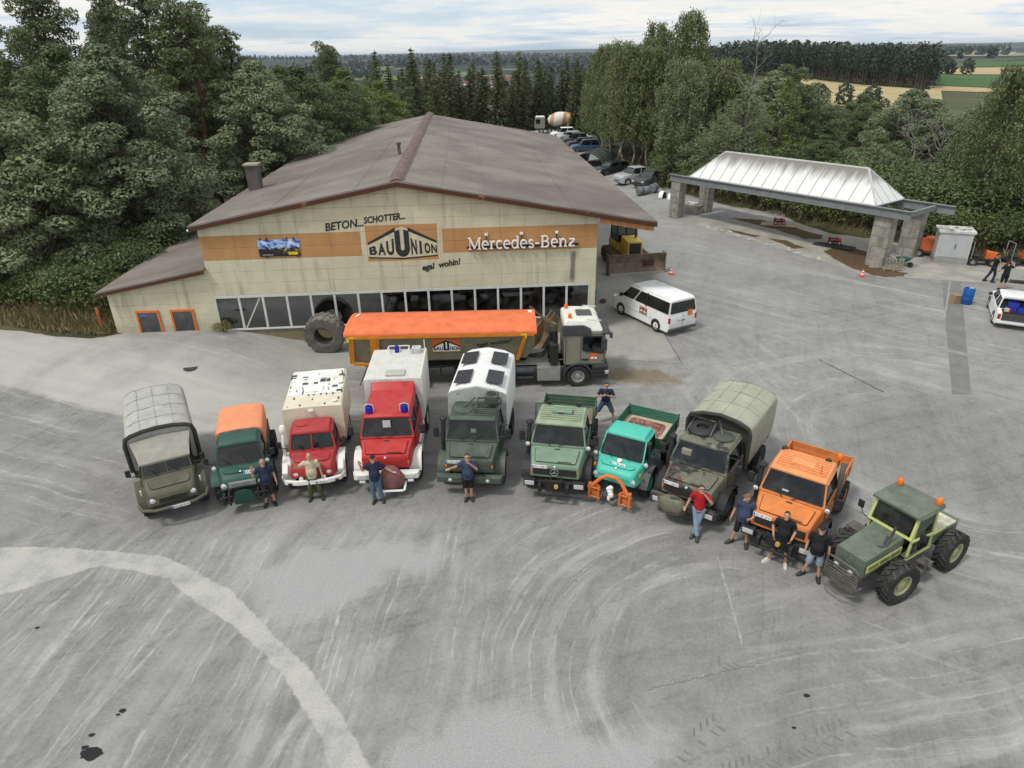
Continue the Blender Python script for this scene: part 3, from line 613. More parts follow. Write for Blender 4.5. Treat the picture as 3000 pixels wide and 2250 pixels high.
MB().panel([(-3.72,-0.004,1.80),(-3.3,-0.004,1.80),(-3.3,-0.004,1.9),(-3.72,-0.004,1.9)],0.003).build('window_sticker',mat('blue_sticker',(0.06,0.16,0.5),0.5),hall)
roofM=None
def roof_mat():
    d=ND('bitumen_roof'); n=d.noise(d.pos,0.35,7,0.62); f=d.noise(d.pos,38,3,0.7); li=d.noise(d.vec(d.mul(d.x,0.5),d.mul(d.y,5.5)),1.0,6,0.75)
    c=d.mix(d.mr(n,0.35,0.68),(0.155,0.132,0.116),(0.225,0.200,0.178)); c=d.mix(d.mul(d.mr(li,0.47,0.70),0.65),c,(0.265,0.235,0.215)); c=d.mix(d.mul(d.mr(d.noise(d.pos,0.12,4),0.5,0.65),0.5),c,(0.118,0.088,0.080))
    return d.out(d.mix(1.0,c,d.grey(d.add(0.72,d.mul(f,0.56))),'MULTIPLY'),0.93,d.add(f,d.mul(li,0.7)),0.5,0.02)
roofM=roof_mat()
def slope_strip(a0,a1,lift,zf,b0,b1,th=0.07,par=hall):
    MB().prism([(a0,zf(a0)-th),(a1,zf(a1)-th),(a1,zf(a1)+lift),(a0,zf(a0)+lift)],1,b0,b1).build('roof_strip',roofM,par)
nl=5
for k in range(nl): slope_strip(EL+(RX-EL)*k/nl,EL+(RX-EL)*(k+1)/nl-0.004,0.012*(k%2)+0.006,roofz,-OV,LEN)
nr=6
for k in range(nr): slope_strip(RX+(ER-RX)*k/nr+0.004,RX+(ER-RX)*(k+1)/nr,0.014*((k+1)%2)+0.006,roofz,-OV,LEN)
slope_strip(-5.3,-0.003,0.01,lambda a:lean_z(a)+0.04,-0.32,11.7)
capM=mat('ridge_cap',(0.135,0.092,0.075),0.9,var=0.35,scale=4,bump=0.3,dust=0.4)
cp_=MB().prism([(-0.36,-0.12),(-0.30,-0.13),(0,-0.03),(0.30,-0.13),(0.36,-0.12),(0.20,0.0),(0.0,0.06),(-0.20,0.0)],1,-0.36,0.36).build('ridge_cap',capM,hall)
nb=40
for k in range(nb):
    o_=cp_ if k==0 else inst(cp_,hall); o_.location=(RX+rnd.uniform(-0.02,0.02),-OV+0.44+k*(LEN+OV-0.9)/(nb-1),ZR+0.10); o_.rotation_euler=(R(rnd.uniform(9,13)),0,R(rnd.uniform(-2.5,2.5)))
# fascia boards along the gable: rust brown with bare orange patches
fasM=None
d=ND('weathered_fascia'); n_=d.noise(d.vec(d.mul(d.x,0.9),0.0,d.mul(d.z,1.0)),1.2,7,0.7); f_=d.noise(d.pos,9,4,0.7)
fasM=d.out(d.mix(d.mr(f_,0.55,0.72),d.mix(d.mr(n_,0.61,0.66),(0.085,0.036,0.022),(0.36,0.16,0.045)),(0.035,0.030,0.030)),0.9,f_,0.4,0.01)
def fascia(a0,a1,zf,b0,h=0.20,par=hall): MB().prism([(a0,zf(a0)-h-0.071),(a1,zf(a1)-h-0.071),(a1,zf(a1)-0.071),(a0,zf(a0)-0.071)],1,b0,b0+0.05).build('fascia_board',fasM,par,bevel=0.006,seg=1)
for k in range(4): fascia(EL+(RX-EL)*k/4+0.004,EL+(RX-EL)*(k+1)/4-0.004,roofz,-OV+0.004)
for k in range(5): fascia(RX+(ER-RX)*k/5+0.004,RX+(ER-RX)*(k+1)/5-0.004,roofz,-OV+0.004)
fascia(-5.28,-0.02,lambda a:lean_z(a)+0.04,-0.315,0.17)
MB().bx(ER-0.05,ER,-OV+0.06,LEN,roofz(ER)-0.26,roofz(ER)-0.08).build('eaves_board',fasM,hall); MB().bx(EL,EL+0.05,-OV+0.06,LEN,roofz(EL)-0.24,roofz(EL)-0.08).build('eaves_board',fasM,hall)
MB().prism([(19.3,roofz(19.3)-.52),(22.0,roofz(22.0)-.52),(22.0,roofz(22.0)-.275),(19.3,roofz(19.3)-.275)],1,-.25,-.2).build('soffit_board',mat('soffit_orange',(.40,.19,.08),.9,var=.3),hall)
for b in (28.5,37.5):
    MB().bx(21.6,21.85,b-0.12,b+0.12,-0.2,roofz(21.7)-0.09).build('eaves_post',mat('brown_steel',(0.1,0.05,0.03),0.8),hall)
# chimney and vent
brM=mat('chimney_cladding',(0.105,0.090,0.082),0.85,var=0.2)
MB().bx(0.30,0.98,7.95,8.6,6.1,7.75).build('chimney',brM,hall,bevel=0.02); 
MB().bx(0.22,1.06,7.87,8.68,7.753,7.87).build('chimney_cap',mat('chimney_cap',(0.30,0.275,0.22),0.9),hall,bevel=0.02)
MB().cyl((8.92,10.1,7.7),(8.92,10.1,8.45),0.10,n=12).cyl((8.92,10.1,8.46),(8.92,10.1,8.60),0.15,0.14,n=12).build('roof_vent',capM,hall,smooth=40)
MB().cyl((-0.15,-0.1,6.05),(-0.42,-0.1,5.98),0.06,n=8).build('downpipe_stub',white,hall)
# lettering --------------------------------------------------------------
paintK=mat('black_wall_paint',(0.035,0.036,0.038),0.9,var=0.35,scale=5); paintC=mat('cream_wall_paint',(0.55,0.515,0.37),0.9,var=0.12)
def wtext(s,size,a,z,ang,width=None,shear=0.25,off=0.016,m=paintK,b=-0.006,name='wall_lettering',par=None):
    x=Vector((math.cos(R(ang)),0,math.sin(R(ang)))); y=Vector((-math.sin(R(ang)),0,math.cos(R(ang))))
    return text(s,size,name,m,par or hall,frame((a,b,z),x,y),0.003,shear,off,'LEFT',width)
wtext('BETON...',0.52,5.98,5.74,6,1.86); wtext('SCHOTTER...',0.43,7.86,6.04,5,2.0); wtext('egal  wohin!',0.42,10.47,3.62,8,1.95)
# logo: cream house shape, black chevron, U and letters
lg=MB(); lg.prism([(7.9,4.42),(9.62,4.25),(11.32,4.42),(11.32,5.06),(9.62,5.86),(7.9,5.06)],1,-0.005,-0.001); lgo=lg.build('logo_field',paintC,hall)
c=MB(); c.prism([(7.93,4.98),(9.30,5.62),(9.30,5.80),(7.93,5.10)],1,-0.010,-0.006); c.prism([(11.29,4.98),(11.29,5.10),(9.92,5.80),(9.92,5.62)],1,-0.010,-0.006)
c.prism([(7.93,4.34),(9.62,4.24),(11.29,4.34),(11.29,4.40),(9.62,4.31),(7.93,4.40)],1,-0.010,-0.006)
uo=[(9.26,5.62),(9.26,4.75)]+[(9.61-0.35*math.cos(t),4.75-0.40*math.sin(t)) for t in (0.4,0.8,1.2,1.571,1.94,2.34,2.74)]+[(9.96,4.75),(9.96,5.62),(9.70,5.70),(9.70,4.78)]+[(9.61+0.09*math.cos(t),4.76-0.10*math.sin(t)) for t in (0.5,1.57,2.64)]+[(9.52,4.78),(9.52,5.70)]
c.prism(uo,1,-0.0105,-0.0062); c.build('logo_mark',paintK,lgo)
def blk(s,a0,a1,z0l,z0r,z1l,z1r):       # heavy block letters whose tops follow the chevron
    n=len(s); w=(a1-a0)/n
    for i,chh in enumerate(s):
        t0,t1=i/n,(i+1)/n; b0=z0l+(z0r-z0l)*t0; b1=z0l+(z0r-z0l)*t1; h0=z1l+(z1r-z1l)*t0; h1=z1l+(z1r-z1l)*t1
        o=text(chh,1.0,'letter',paintK,lgo,Matrix(),0.002,0,0.045,'LEFT'); me=o.data; co=np.empty(len(me.vertices)*3); me.vertices.foreach_get('co',co); co=co.reshape(-1,3)
        u=(co[:,0]-co[:,0].min())/max(np.ptp(co[:,0]),1e-6); v=(co[:,1]-co[:,1].min())/np.ptp(co[:,1])
        if chh=='I': u=0.3+0.4*u
        X=a0+w*(i+0.06+0.88*u); zb=b0+(b1-b0)*u; zt=h0+(h1-h0)*u; Zv=zb+(zt-zb)*v
        me.vertices.foreach_set('co',np.stack([X,-0.0085-co[:,2],Zv],1).ravel()); me.flip_normals() if False else None
blk('BAU',7.95,9.22,4.50,4.44,4.86,5.28); blk('NION',10.0,11.30,4.44,4.50,5.28,4.86)
# dealer sign: separate raised white serif letters on a rail
def glyph(ch):      # strokes (polyline, half-width list) in unit x-height 0.5, cap height 0.72
    K,T=0.052,0.024
    def ser(x,y,w=0.085): return ([(x-w,y),(x+w,y)],T*0.8)
    def arc(cx,cy,rx,ry,a0,a1,n=14): return [(cx+rx*math.cos(R(a0+(a1-a0)*i/n)),cy+ry*math.sin(R(a0+(a1-a0)*i/n))) for i in range(n+1)]
    if ch=='M': return 0.84,[([(0.13,0),(0.13,0.72)],T),([(0.13,0.72),(0.42,0.06)],K),([(0.42,0.06),(0.70,0.72)],T),([(0.71,0.72),(0.71,0)],K),ser(0.13,0.02),ser(0.71,0.02,0.11),ser(0.09,0.70,0.07),ser(0.75,0.70,0.07)]
    if ch=='e': return 0.50,[(arc(0.25,0.25,0.19,0.24,0,300),0.040),([(0.07,0.27),(0.44,0.27)],T)]
    if ch=='r': return 0.40,[([(0.13,0),(0.13,0.48)],K),(arc(0.27,0.30,0.13,0.17,160,50,8),0.034),ser(0.13,0.02,0.10),ser(0.08,0.47,0.05)]
    if ch=='c': return 0.46,[(arc(0.25,0.25,0.19,0.24,45,315),0.040)]
    if ch=='d': return 0.55,[(arc(0.24,0.25,0.18,0.24,40,320),0.038),([(0.42,0),(0.42,0.74)],K),ser(0.46,0.02,0.05),ser(0.38,0.73,0.05)]
    if ch=='s': return 0.42,[(arc(0.22,0.365,0.13,0.12,30,270,10)+arc(0.21,0.125,0.15,0.12,90,-150,10),0.038)]
    if ch=='-': return 0.36,[([(0.06,0.25),(0.30,0.25)],0.035)]
    if ch=='B': return 0.66,[([(0.15,0),(0.15,0.72)],K),(arc(0.33,0.545,0.16,0.165,90,-90),0.038),(arc(0.34,0.195,0.19,0.18,90,-90),0.042),([(0.05,0.70),(0.34,0.70)],T),([(0.15,0.375),(0.34,0.375)],T),([(0.05,0.02),(0.34,0.02)],T)]
    if ch=='n': return 0.60,[([(0.13,0),(0.13,0.48)],K),([(0.15,0.36)]+arc(0.30,0.30,0.15,0.18,130,0,10)+[(0.45,0)],0.040),ser(0.13,0.02,0.09),ser(0.45,0.02,0.09),ser(0.08,0.47,0.05)]
    if ch=='z': return 0.50,[([(0.07,0.46),(0.42,0.46)],0.028),([(0.40,0.46),(0.08,0.03)],K*0.9),([(0.06,0.03),(0.44,0.03)],0.028)]
    return 0.3,[]
def stroke(mb,pts,hw,y0,y1,sx,ox,oz):
    L=[];Rr=[]; n=len(pts)
    for i in range(n):
        a=Vector(pts[max(i-1,0)]); b=Vector(pts[min(i+1,n-1)]); t=(b-a).normalized(); nn=Vector((-t.y,t.x))*hw; p=Vector(pts[i]); L.append(p+nn); Rr.append(p-nn)
    for i in range(n-1):
        q=[Rr[i],Rr[i+1],L[i+1],L[i]]; mb.prism([(ox+p.x*sx,oz+p.y*sx) for p in q],1,y0,y1)
sign=thing('dealer_sign','raised white serif lettering on a dark rail across the orange band','sign',(OX,OY,0),YAW)
letW=mat('white_letter',(0.82,0.82,0.80),0.45,var=0.03); word='Mercedes-Benz'; tot=sum(glyph(c)[0] for c in word); sx=(18.14-12.80)/tot; xx=12.80
for i,chh in enumerate(word):
    w_,S=glyph(chh); mb=MB()
    for j,(pts,hw) in enumerate(S): stroke(mb,pts,hw,-0.20-0.002*j,-0.08,sx*1.0,xx,4.64+0.006*0)
    mb.build('letter',letW,sign); xx+=w_*sx
MB().bx(12.75,18.3,-0.075,-0.04,4.66,4.76).build('rail',black,sign)
for a in (13.72,15.45,17.19):
    MB().cyl((a,-0.05,4.8),(a,-0.05,5.28),0.022,n=6).build('lamp_post',black,sign); MB().bx(a-0.08,a+0.08,-0.16,-0.02,5.28,5.40).build('lamp_head',white,sign,bevel=0.015)
# banner
ban=thing('banner','printed blue banner with construction machines on the orange band','banner',(OX,OY,0),YAW)
d=ND('banner_print'); u_=d.x; n_=d.noise(d.vec(d.mul(d.x,1.5),0.0,d.mul(d.z,3.0)),1.6,6,0.6)
skyc=d.mix(d.mr(n_,0.40,0.60),(0.025,0.09,0.42),(0.45,0.60,0.82)); rays=d.mr(d.noise(d.vec(d.mt('DIVIDE',d.sub(d.x,3.75),d.add(d.sub(d.z,4.5),0.15)),0.0),3.0,2),0.52,0.62); skyc=d.mix(d.mul(rays,0.6),skyc,(0.7,0.8,0.95))
mach=d.noise(d.vec(d.mul(d.x,4.0),3.0,d.mul(d.z,6.0)),1.3,5,0.6); lowz=d.mr(d.add(d.z,d.mul(mach,0.5)),5.32,5.20)
cc=d.mix(lowz,skyc,d.mix(d.mul(d.mr(mach,0.52,0.58),d.mr(d.x,3.3,4.2)),(0.025,0.025,0.03),(0.42,0.26,0.02))); cc=d.mix(d.mr(d.z,4.74,4.70),cc,(0.02,0.02,0.024))
banM=d.out(cc,0.5)
MB().panel([(2.71,-0.03,4.60),(4.66,-0.03,4.60),(4.68,-0.03,5.42),(2.69,-0.03,5.42)],0.006).build('banner_cloth',banM,ban)
text('www.kiesel.net',0.085,'print',platewhite,ban,frame((2.85,-0.040,4.66),(1,0,0),(0,0,1)),0.001,align='LEFT')
MB().bx(4.10,4.55,-0.042,-0.0365,4.66,4.80).build('print_label',mat('yellow_print',(0.75,0.48,0.02),0.5),ban)
for a in (2.85,3.15,4.1,4.42): MB().bx(a-0.025,a+0.025,-0.05,-0.003,5.38,5.50).build('clamp',black,ban)
for a in (3.05,4.5): MB().bx(a-0.025,a+0.025,-0.05,-0.003,4.52,4.62).build('clamp',black,ban)
# ================================================================ GLAZED CANOPY
can=thing('yard_canopy','long steel canopy with milky glazed hip roof on concrete block pillars','canopy',(25.3,42.4,0),math.atan2(-16.15,11.57)+PI)
# local axes: x runs along the front beam away from the camera side, y towards the yard
CL=19.9; 
ca=can.rotation_euler.z; ux=Vector((math.cos(ca),math.sin(ca))); uy=Vector((-math.sin(ca),math.cos(ca)))
def cl_(p): q=Vector(p)-Vector((25.3,42.4)); return q.dot(ux),q.dot(uy)
beamM=mat('grey_steel_beam',(0.20,0.21,0.22),0.6,var=0.15,dust=0.2,streak=0.3); blockM=mat('concrete_block',(0.30,0.285,0.25),0.95,var=0.25,scale=2,bump=0.3,streak=0.6)
fy=0.0; by=cl_((28.35,44.5))[1]; sgn=1 if by>0 else -1; WID=abs(by)
def ibeam(x0,x1,yc,z0,z1,par=can,name='beam'):
    MB().bx(x0,x1,yc-0.14,yc+0.14,z1-0.035,z1).bx(x0,x1,yc-0.14,yc+0.14,z0,z0+0.035).bx(x0,x1,yc-0.015,yc+0.015,z0+0.036,z1-0.036).build(name,beamM,par)
ibeam(0,CL,fy,3.40,3.93); ibeam(-1.0,CL-1.0,by,3.40,3.93)
for x in (0.18,3.0,CL-1.3): MB().bx(x-0.1,x+0.1,min(fy,by)+0.15,max(fy,by)-0.15,3.55,3.85).build('cross_beam',beamM,can)
blk_=MB().bx(-0.40,0.40,-0.40,0.40,0,0.60).build('block',blockM,can,bevel=0.025); first=True
for (px_,py_,z0,n) in ((24.75,44.1,0,5),(28.0,46.3,0,5),(14.35,58.0,0.45,5),(17.3,59.8,0.45,5)):
    lx,ly=cl_((px_,py_)); hh=(3.33-z0)/n
    for dx in (0,):
        for k in range(n):
            o_=blk_ if first else inst(blk_,can); first=False
            o_.location=(lx+dx+rnd.uniform(-0.01,0.01),ly+rnd.uniform(-0.01,0.01),z0+k*hh+0.004); o_.scale=(1.45 if px_>20 else 1.2,1.05,(hh-0.008)/0.6); o_.rotation_euler=(0,0,R(rnd.uniform(-0.6,0.6)))
    MB().bx(lx-0.3,lx+0.3,ly-0.3,ly+0.3,3.335,3.397).build('bearing_plate',beamM,can)
# roof: eaves from x0..x1
ex0=cl_((23.67,44.07))[0]; ex1=ex0+15.56; ins=1.9; zr_=5.9; ze=3.95; my=by/2; ya=fy+0.05*sgn; yb=by-0.05*sgn
gl=None
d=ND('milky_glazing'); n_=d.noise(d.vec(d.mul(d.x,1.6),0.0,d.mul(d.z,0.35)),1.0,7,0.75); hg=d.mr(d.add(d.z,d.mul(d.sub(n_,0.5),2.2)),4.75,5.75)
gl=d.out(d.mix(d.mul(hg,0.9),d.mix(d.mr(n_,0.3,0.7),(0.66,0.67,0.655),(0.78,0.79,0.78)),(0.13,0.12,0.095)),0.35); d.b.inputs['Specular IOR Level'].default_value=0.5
npn=16
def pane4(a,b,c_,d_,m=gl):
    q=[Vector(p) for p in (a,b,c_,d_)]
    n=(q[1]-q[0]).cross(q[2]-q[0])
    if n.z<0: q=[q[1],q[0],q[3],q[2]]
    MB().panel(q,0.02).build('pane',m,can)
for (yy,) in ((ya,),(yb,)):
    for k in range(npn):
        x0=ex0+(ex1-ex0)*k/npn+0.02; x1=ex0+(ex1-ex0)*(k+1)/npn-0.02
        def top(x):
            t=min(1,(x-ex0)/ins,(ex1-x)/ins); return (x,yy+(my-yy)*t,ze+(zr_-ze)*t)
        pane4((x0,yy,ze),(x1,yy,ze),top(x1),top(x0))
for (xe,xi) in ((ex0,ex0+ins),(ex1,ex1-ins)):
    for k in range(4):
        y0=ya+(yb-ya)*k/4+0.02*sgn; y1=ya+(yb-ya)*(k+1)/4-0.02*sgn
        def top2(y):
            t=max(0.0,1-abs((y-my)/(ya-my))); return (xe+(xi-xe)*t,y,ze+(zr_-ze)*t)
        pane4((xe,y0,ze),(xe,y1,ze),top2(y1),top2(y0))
barM=mat('glazing_bar',(0.50,0.51,0.50),0.5,dust=0.3)
barD=mat('glazing_bar_grey',(0.26,0.26,0.25),0.6)
def bar(p,q,r=0.035,m=barM,name='glazing_bar'): MB().cyl(p,q,r,n=6).build(name,m,can)
for yy in (ya,yb):
    for k in range(1,npn):
        x=ex0+(ex1-ex0)*k/npn; t=min(1,(x-ex0)/ins,(ex1-x)/ins); bar((x,yy,ze+0.02),(x,yy+(my-yy)*t,ze+(zr_-ze)*t+0.02),0.03,barD)
    bar((ex0,yy,ze),(ex1,yy,ze),0.055,name='eaves_bar')
    for (xe,xi) in ((ex0,ex0+ins),(ex1,ex1-ins)): bar((xe,yy,ze),(xi,my,zr_),0.07,name='hip_bar')
for xe in (ex0,ex1): bar((xe,ya,ze),(xe,yb,ze),0.055,name='eaves_bar')
for k in (1,2,3):
    y=ya+(yb-ya)*k/4; t=1-abs((y-my)/(ya-my)); bar((ex0,y,ze+0.02),(ex0+ins*t,y,ze+(zr_-ze)*t+0.02),0.025,barD); bar((ex1,y,ze+0.02),(ex1-ins*t,y,ze+(zr_-ze)*t+0.02),0.025,barD)
bar((ex0+ins,my,zr_),(ex1-ins,my,zr_),0.08,name='ridge_bar')
# ================================================================ VEHICLE PARTS
_tyre={}
def tyre_me(rad,w,n,h,skew=0.12,ri=None,fat=1.0):
    k=('t',rad,w,n,h,skew)
    if k in _tyre: return _tyre[k]
    ri=ri or rad*0.52; mb=MB(); rb=rad-h
    mb.lathe([(ri,-w*.40),(ri*1.08,-w*.46),(rad*.80,-w*.5*fat),(rad*.93,-w*.49),(rb,-w*.42),(rb,w*.42),(rad*.93,w*.49),(rad*.80,w*.5*fat),(ri*1.08,w*.46),(ri,w*.40)],(0,0,0),'x',36)
    for i in range(n):
        for s in (-1,1):
            a0=2*PI*(i+(0.5 if s>0 else 0))/n; aw=2*PI/n*0.27
            def P(t,a,r): return (t*s,r*math.cos(a),r*math.sin(a))
            t0,t1=0.0,w*.49; q=[P(t0,a0-aw,rb-.004),P(t1,a0-aw+skew,rb*.985),P(t1,a0+aw+skew,rb*.985),P(t0,a0+aw,rb-.004),P(t0,a0-aw*.8,rad),P(t1*.97,a0-aw*.8+skew,rad*.985),P(t1*.97,a0+aw*.8+skew,rad*.985),P(t0,a0+aw*.8,rad)]
            mb.hexa(q)
    me=mb.build('tyre',rubber,smooth=40).data; _tyre[k]=me
    for o in [o for o in COL.objects if o.data==me]: bpy.data.objects.remove(o)
    return me
def rim_me(ri,w,m,bolts=8,key=''):
    k=('r',ri,w,m.name,bolts)
    if k in _tyre: return _tyre[k]
    mb=MB(); mb.lathe([(ri*1.02,-w*.38),(ri*.97,-w*.30),(ri*.93,w*.05),(ri*.97,w*.36),(ri*1.03,w*.42),(ri*.90,w*.40),(ri*.84,w*.20),(ri*.52,w*.14),(ri*.46,w*.34),(ri*.30,w*.38),(0.001,w*.38)],(0,0,0),'x',24)
    for i in range(bolts):
        a=2*PI*i/bolts; mb.cyl((w*.14,ri*.66*math.cos(a),ri*.66*math.sin(a)),(w*.24,ri*.66*math.cos(a),ri*.66*math.sin(a)),ri*.055,n=6)
    me=mb.build('rim',m,smooth=40).data; _tyre[k]=me
    for o in [o for o in COL.objects if o.data==me]: bpy.data.objects.remove(o)
    return me
def wheel(root,x,y,rad,w,rimM,n=18,h=0.03,skew=0.1,steer=0.0,bolts=8,ri=None,z=None):
    e=bpy.data.objects.new('wheel',None); COL.objects.link(e); e.parent=root; e.location=(x,y,rad if z is None else z); e.rotation_euler=(0,0,steer+(PI if x<0 else 0)); e.empty_display_size=.1
    ri=ri or rad*0.52
    meshobj('tyre',tyre_me(rad,w,n,h,skew,ri),e,rot=(rnd.uniform(0,6),0,0)); meshobj('rim',rim_me(ri,w,rimM,bolts),e,rot=(rnd.uniform(0,6),0,0)); return e
def arch(root,x0,x1,yc,zc,r,a0,a1,m,th=0.035,name='mudguard',n=12):
    mb=MB(); A=[R(a0+(a1-a0)*i/n) for i in range(n+1)]
    prof=[(yc+math.cos(a)*r,zc+math.sin(a)*r) for a in A]+[(yc+math.cos(a)*(r-th),zc+math.sin(a)*(r-th)) for a in A[::-1]]
    for i in range(n):
        q=[prof[i],prof[i+1],prof[2*n-i],prof[2*n+1-i]]; mb.prism(q[::-1],0,x0,x1)
    return mb.build(name,m,root,smooth=50)
def plate(root,c,x,y,txt,w=0.52,h=0.115,lift=0.0):
    """number plate centred at c in the plane spanned by x,y"""
    F=frame(c,x,y); o=MB().panel([(-w/2,-h/2,0),(w/2,-h/2,0),(w/2,h/2,0),(-w/2,h/2,0)],0.012,0.015).build('number_plate',platewhite,root); o.matrix_local=F
    MB().panel([(-w/2+.008,-h/2+.008,0.0122),(-w/2+.052,-h/2+.008,0.0122),(-w/2+.052,h/2-.008,0.0122),(-w/2+.008,h/2-.008,0.0122)],0.002).build('country_strip',plateblue,o)
    text(txt,h*1.02,'plate_text',ink,o,Matrix.Translation((0.02,-h*.36,0.013)),0.001,width=w*0.80)
    return o
def star(root,c,x,y,r,m=None,name='star_emblem'):
    m=m or alum; mb=MB(); F=frame(c,x,y)
    mb.tube([(r*math.cos(t*PI/12),r*math.sin(t*PI/12),0) for t in range(24)],r*0.09,6,closed=True)
    for k in range(3):
        a=PI/2+k*2*PI/3; d=Vector((math.cos(a),math.sin(a),0)); p=Vector((-d.y,d.x,0)); mb.add([d*r*.97,p*r*.16,-p*r*.16,Vector((0,0,r*.10))],[(0,1,3),(3,2,0),(1,2,3)])
    o=mb.build(name,m,root,smooth=40); o.matrix_local=F; return o
def lamp(root,c,d,r,ring=None,name='headlight',depth=0.05,m=None):
    c=Vector(c); d=Vector(d).normalized(); o=MB().cyl(c-d*depth,c,r,r*1.0,n=16).build(name,ring or chrome,root,smooth=40)
    mb=MB(); a=d.orthogonal().normalized(); b=d.cross(a); P=[c+d*(r*.28)]; F=[]
    for j,(q,hh) in enumerate(((.55,.2),(.9,.004))):
        for i in range(14): t=2*PI*i/14; P.append(c+(a*math.cos(t)+b*math.sin(t))*r*q+d*(r*hh))
    for i in range(14): F+=[(0,1+i,1+(i+1)%14),(1+i,15+i,15+(i+1)%14,1+(i+1)%14)]
    mb.add(P,F); mb.build('lens',m or chrome,o,smooth=60); return o
def mirror(root,sx,base,pos,w=0.17,h=0.32,arm2=None,m=None):
    b=Vector(base); p=Vector(pos); o=MB().bx(p.x-w/2,p.x+w/2,p.y-.035,p.y+.035,p.z-h/2,p.z+h/2).build('mirror',m or black,root,bevel=.025)
    mb=MB(); mb.tube([b,(p.x,b.y-.03,b.z+.06),(p.x,p.y,p.z)],.014,6)
    if arm2: mb.tube([arm2,(p.x,arm2[1]-.02,arm2[2]),(p.x,p.y,p.z)],.014,6)
    mb.build('mirror_arm',black,o)
    MB().panel([(p.x+w*.42,p.y+.036,p.z-h*.42),(p.x-w*.42,p.y+.036,p.z-h*.42),(p.x-w*.42,p.y+.036,p.z+h*.42),(p.x+w*.42,p.y+.036,p.z+h*.42)],.003,.02).build('mirror_glass',alum,o); return o
def wiper(root,a,b,l=None):
    a=Vector(a);b=Vector(b); o=MB().tube([a,(a+b)/2+Vector((0,-.02,.02)),b],.012,5).build('wiper',black,root); return o
def steering(root,c,r,tilt=55):
    mb=MB(); t=R(tilt); ax=Vector((0,math.sin(t),math.cos(t))); u=Vector((1,0,0)); v=ax.cross(u); C=Vector(c)
    mb.tube([C+u*r*math.cos(k*PI/10)+v*r*math.sin(k*PI/10) for k in range(20)],.016,6,closed=True)
    for k in (0.2,2.3,4.4): mb.cyl(C,C+u*r*math.cos(k)+v*r*math.sin(k),.012,n=5)
    mb.cyl(C,C-ax*.35,.022,n=6); mb.build('steering_wheel',black,root,smooth=50)
def seat(root,x,y,z,m=None,w=.24):
    MB().bx(x-w,x+w,y-.25,y+.2,z,z+.14).bx(x-w,x+w,y+.2,y+.32,z+.05,z+.68).build('seat',m or seatM,root,bevel=.04)
def greenhouse(root,pm,B,T,yf0,yf1,yr0,yr1,zb,zt,fw=.055,rear=True,split=False,gl=None,doorline=None):
    gl=gl or glassD
    Q={'f':[(-B,yf0,zb),(B,yf0,zb),(T,yf1,zt),(-T,yf1,zt)],'r':[(B,yf0,zb),(B,yr0,zb),(T,yr1,zt),(T,yf1,zt)],'l':[(-B,yr0,zb),(-B,yf0,zb),(-T,yf1,zt),(-T,yr1,zt)],'b':[(B,yr0,zb),(-B,yr0,zb),(-T,yr1,zt),(T,yr1,zt)]}
    fr=MB()
    for k,q in Q.items(): fr.ring(q,fw if k=='f' else fw*1.15,.05,.05,-.052)
    fr.build('pillars',pm,root,smooth=40)
    for k,q in Q.items():
        wu=(Vector(q[1])-Vector(q[0])).length; wv=(Vector(q[3])-Vector(q[0])).length; e=fw*(1 if k=='f' else 1.15)
        nm='windscreen' if k=='f' else ('rear_window' if k=='b' else 'side_window')
        parts=[(0,1)]
        if k=='f' and split: parts=[(0,.49),(.51,1)]
        if k in 'rl' and doorline: 
            t=(doorline-yf0)/(yr0-yf0); t=t if k=='r' else 1-t; parts=[(0,t-.03),(t+.03,1)]
        for (a,b) in parts:
            u0=max(a,e/wu) if a==0 else a; u1=min(b,1-e/wu) if b==1 else b
            g=MB().panel(q,.006,.05,u0,u1,e/wv,1-e/wv,-.02).build(nm,gl,root)
            MB().ring(q,.028,.022,.06,-.012,u0=u0-.005,u1=u1+.005,v0=e/wv-.01,v1=1-e/wv+.01).build('rubber_seal',black,g,smooth=40)
            if len(parts)>1 and b!=1 :
                mp=[Vector(x) for x in q]; p0=lerp2(mp,(parts[0][1]+parts[1][0])/2,e/wv*.5); p1=lerp2(mp,(parts[0][1]+parts[1][0])/2,1-e/wv*.5); MB().cyl(p0,p1,.03,n=6).build('window_post',pm,root)
    return Q
def chassis(root,wb,rad,track,y0=-.7,y1=None,tw=.32):
    y1=y1 or wb+.55
    MB().bx(-.42,-.32,y0,y1,rad+.18,rad+.36).bx(.32,.42,y0,y1,rad+.18,rad+.36).bx(-.32,.32,y0,y0+.1,rad+.2,rad+.34).bx(-.32,.32,y1-.1,y1,rad+.2,rad+.34).bx(-.28,.28,-.4,.9,rad-.05,rad+.45).build('chassis_frame',chassisM,root,bevel=.01,seg=1)
    for y in (0,wb):
        MB().cyl((-track/2+tw/2-.02,y,rad+.06),(track/2-tw/2+.02,y,rad+.06),.09,n=12).ell((0.1,y,rad+.06),(.2,.2,.19),12,8).build('axle',chassisM,root,smooth=45)
    mb=MB()
    for x in (-.45,.45):
        for k in range(7): z=rad+.1+k*.05; mb.lathe([(.075,0),(.09,.012),(.075,.024)],(x,0.06,z),'z',10)
    mb.build('spring',chassisM,root)
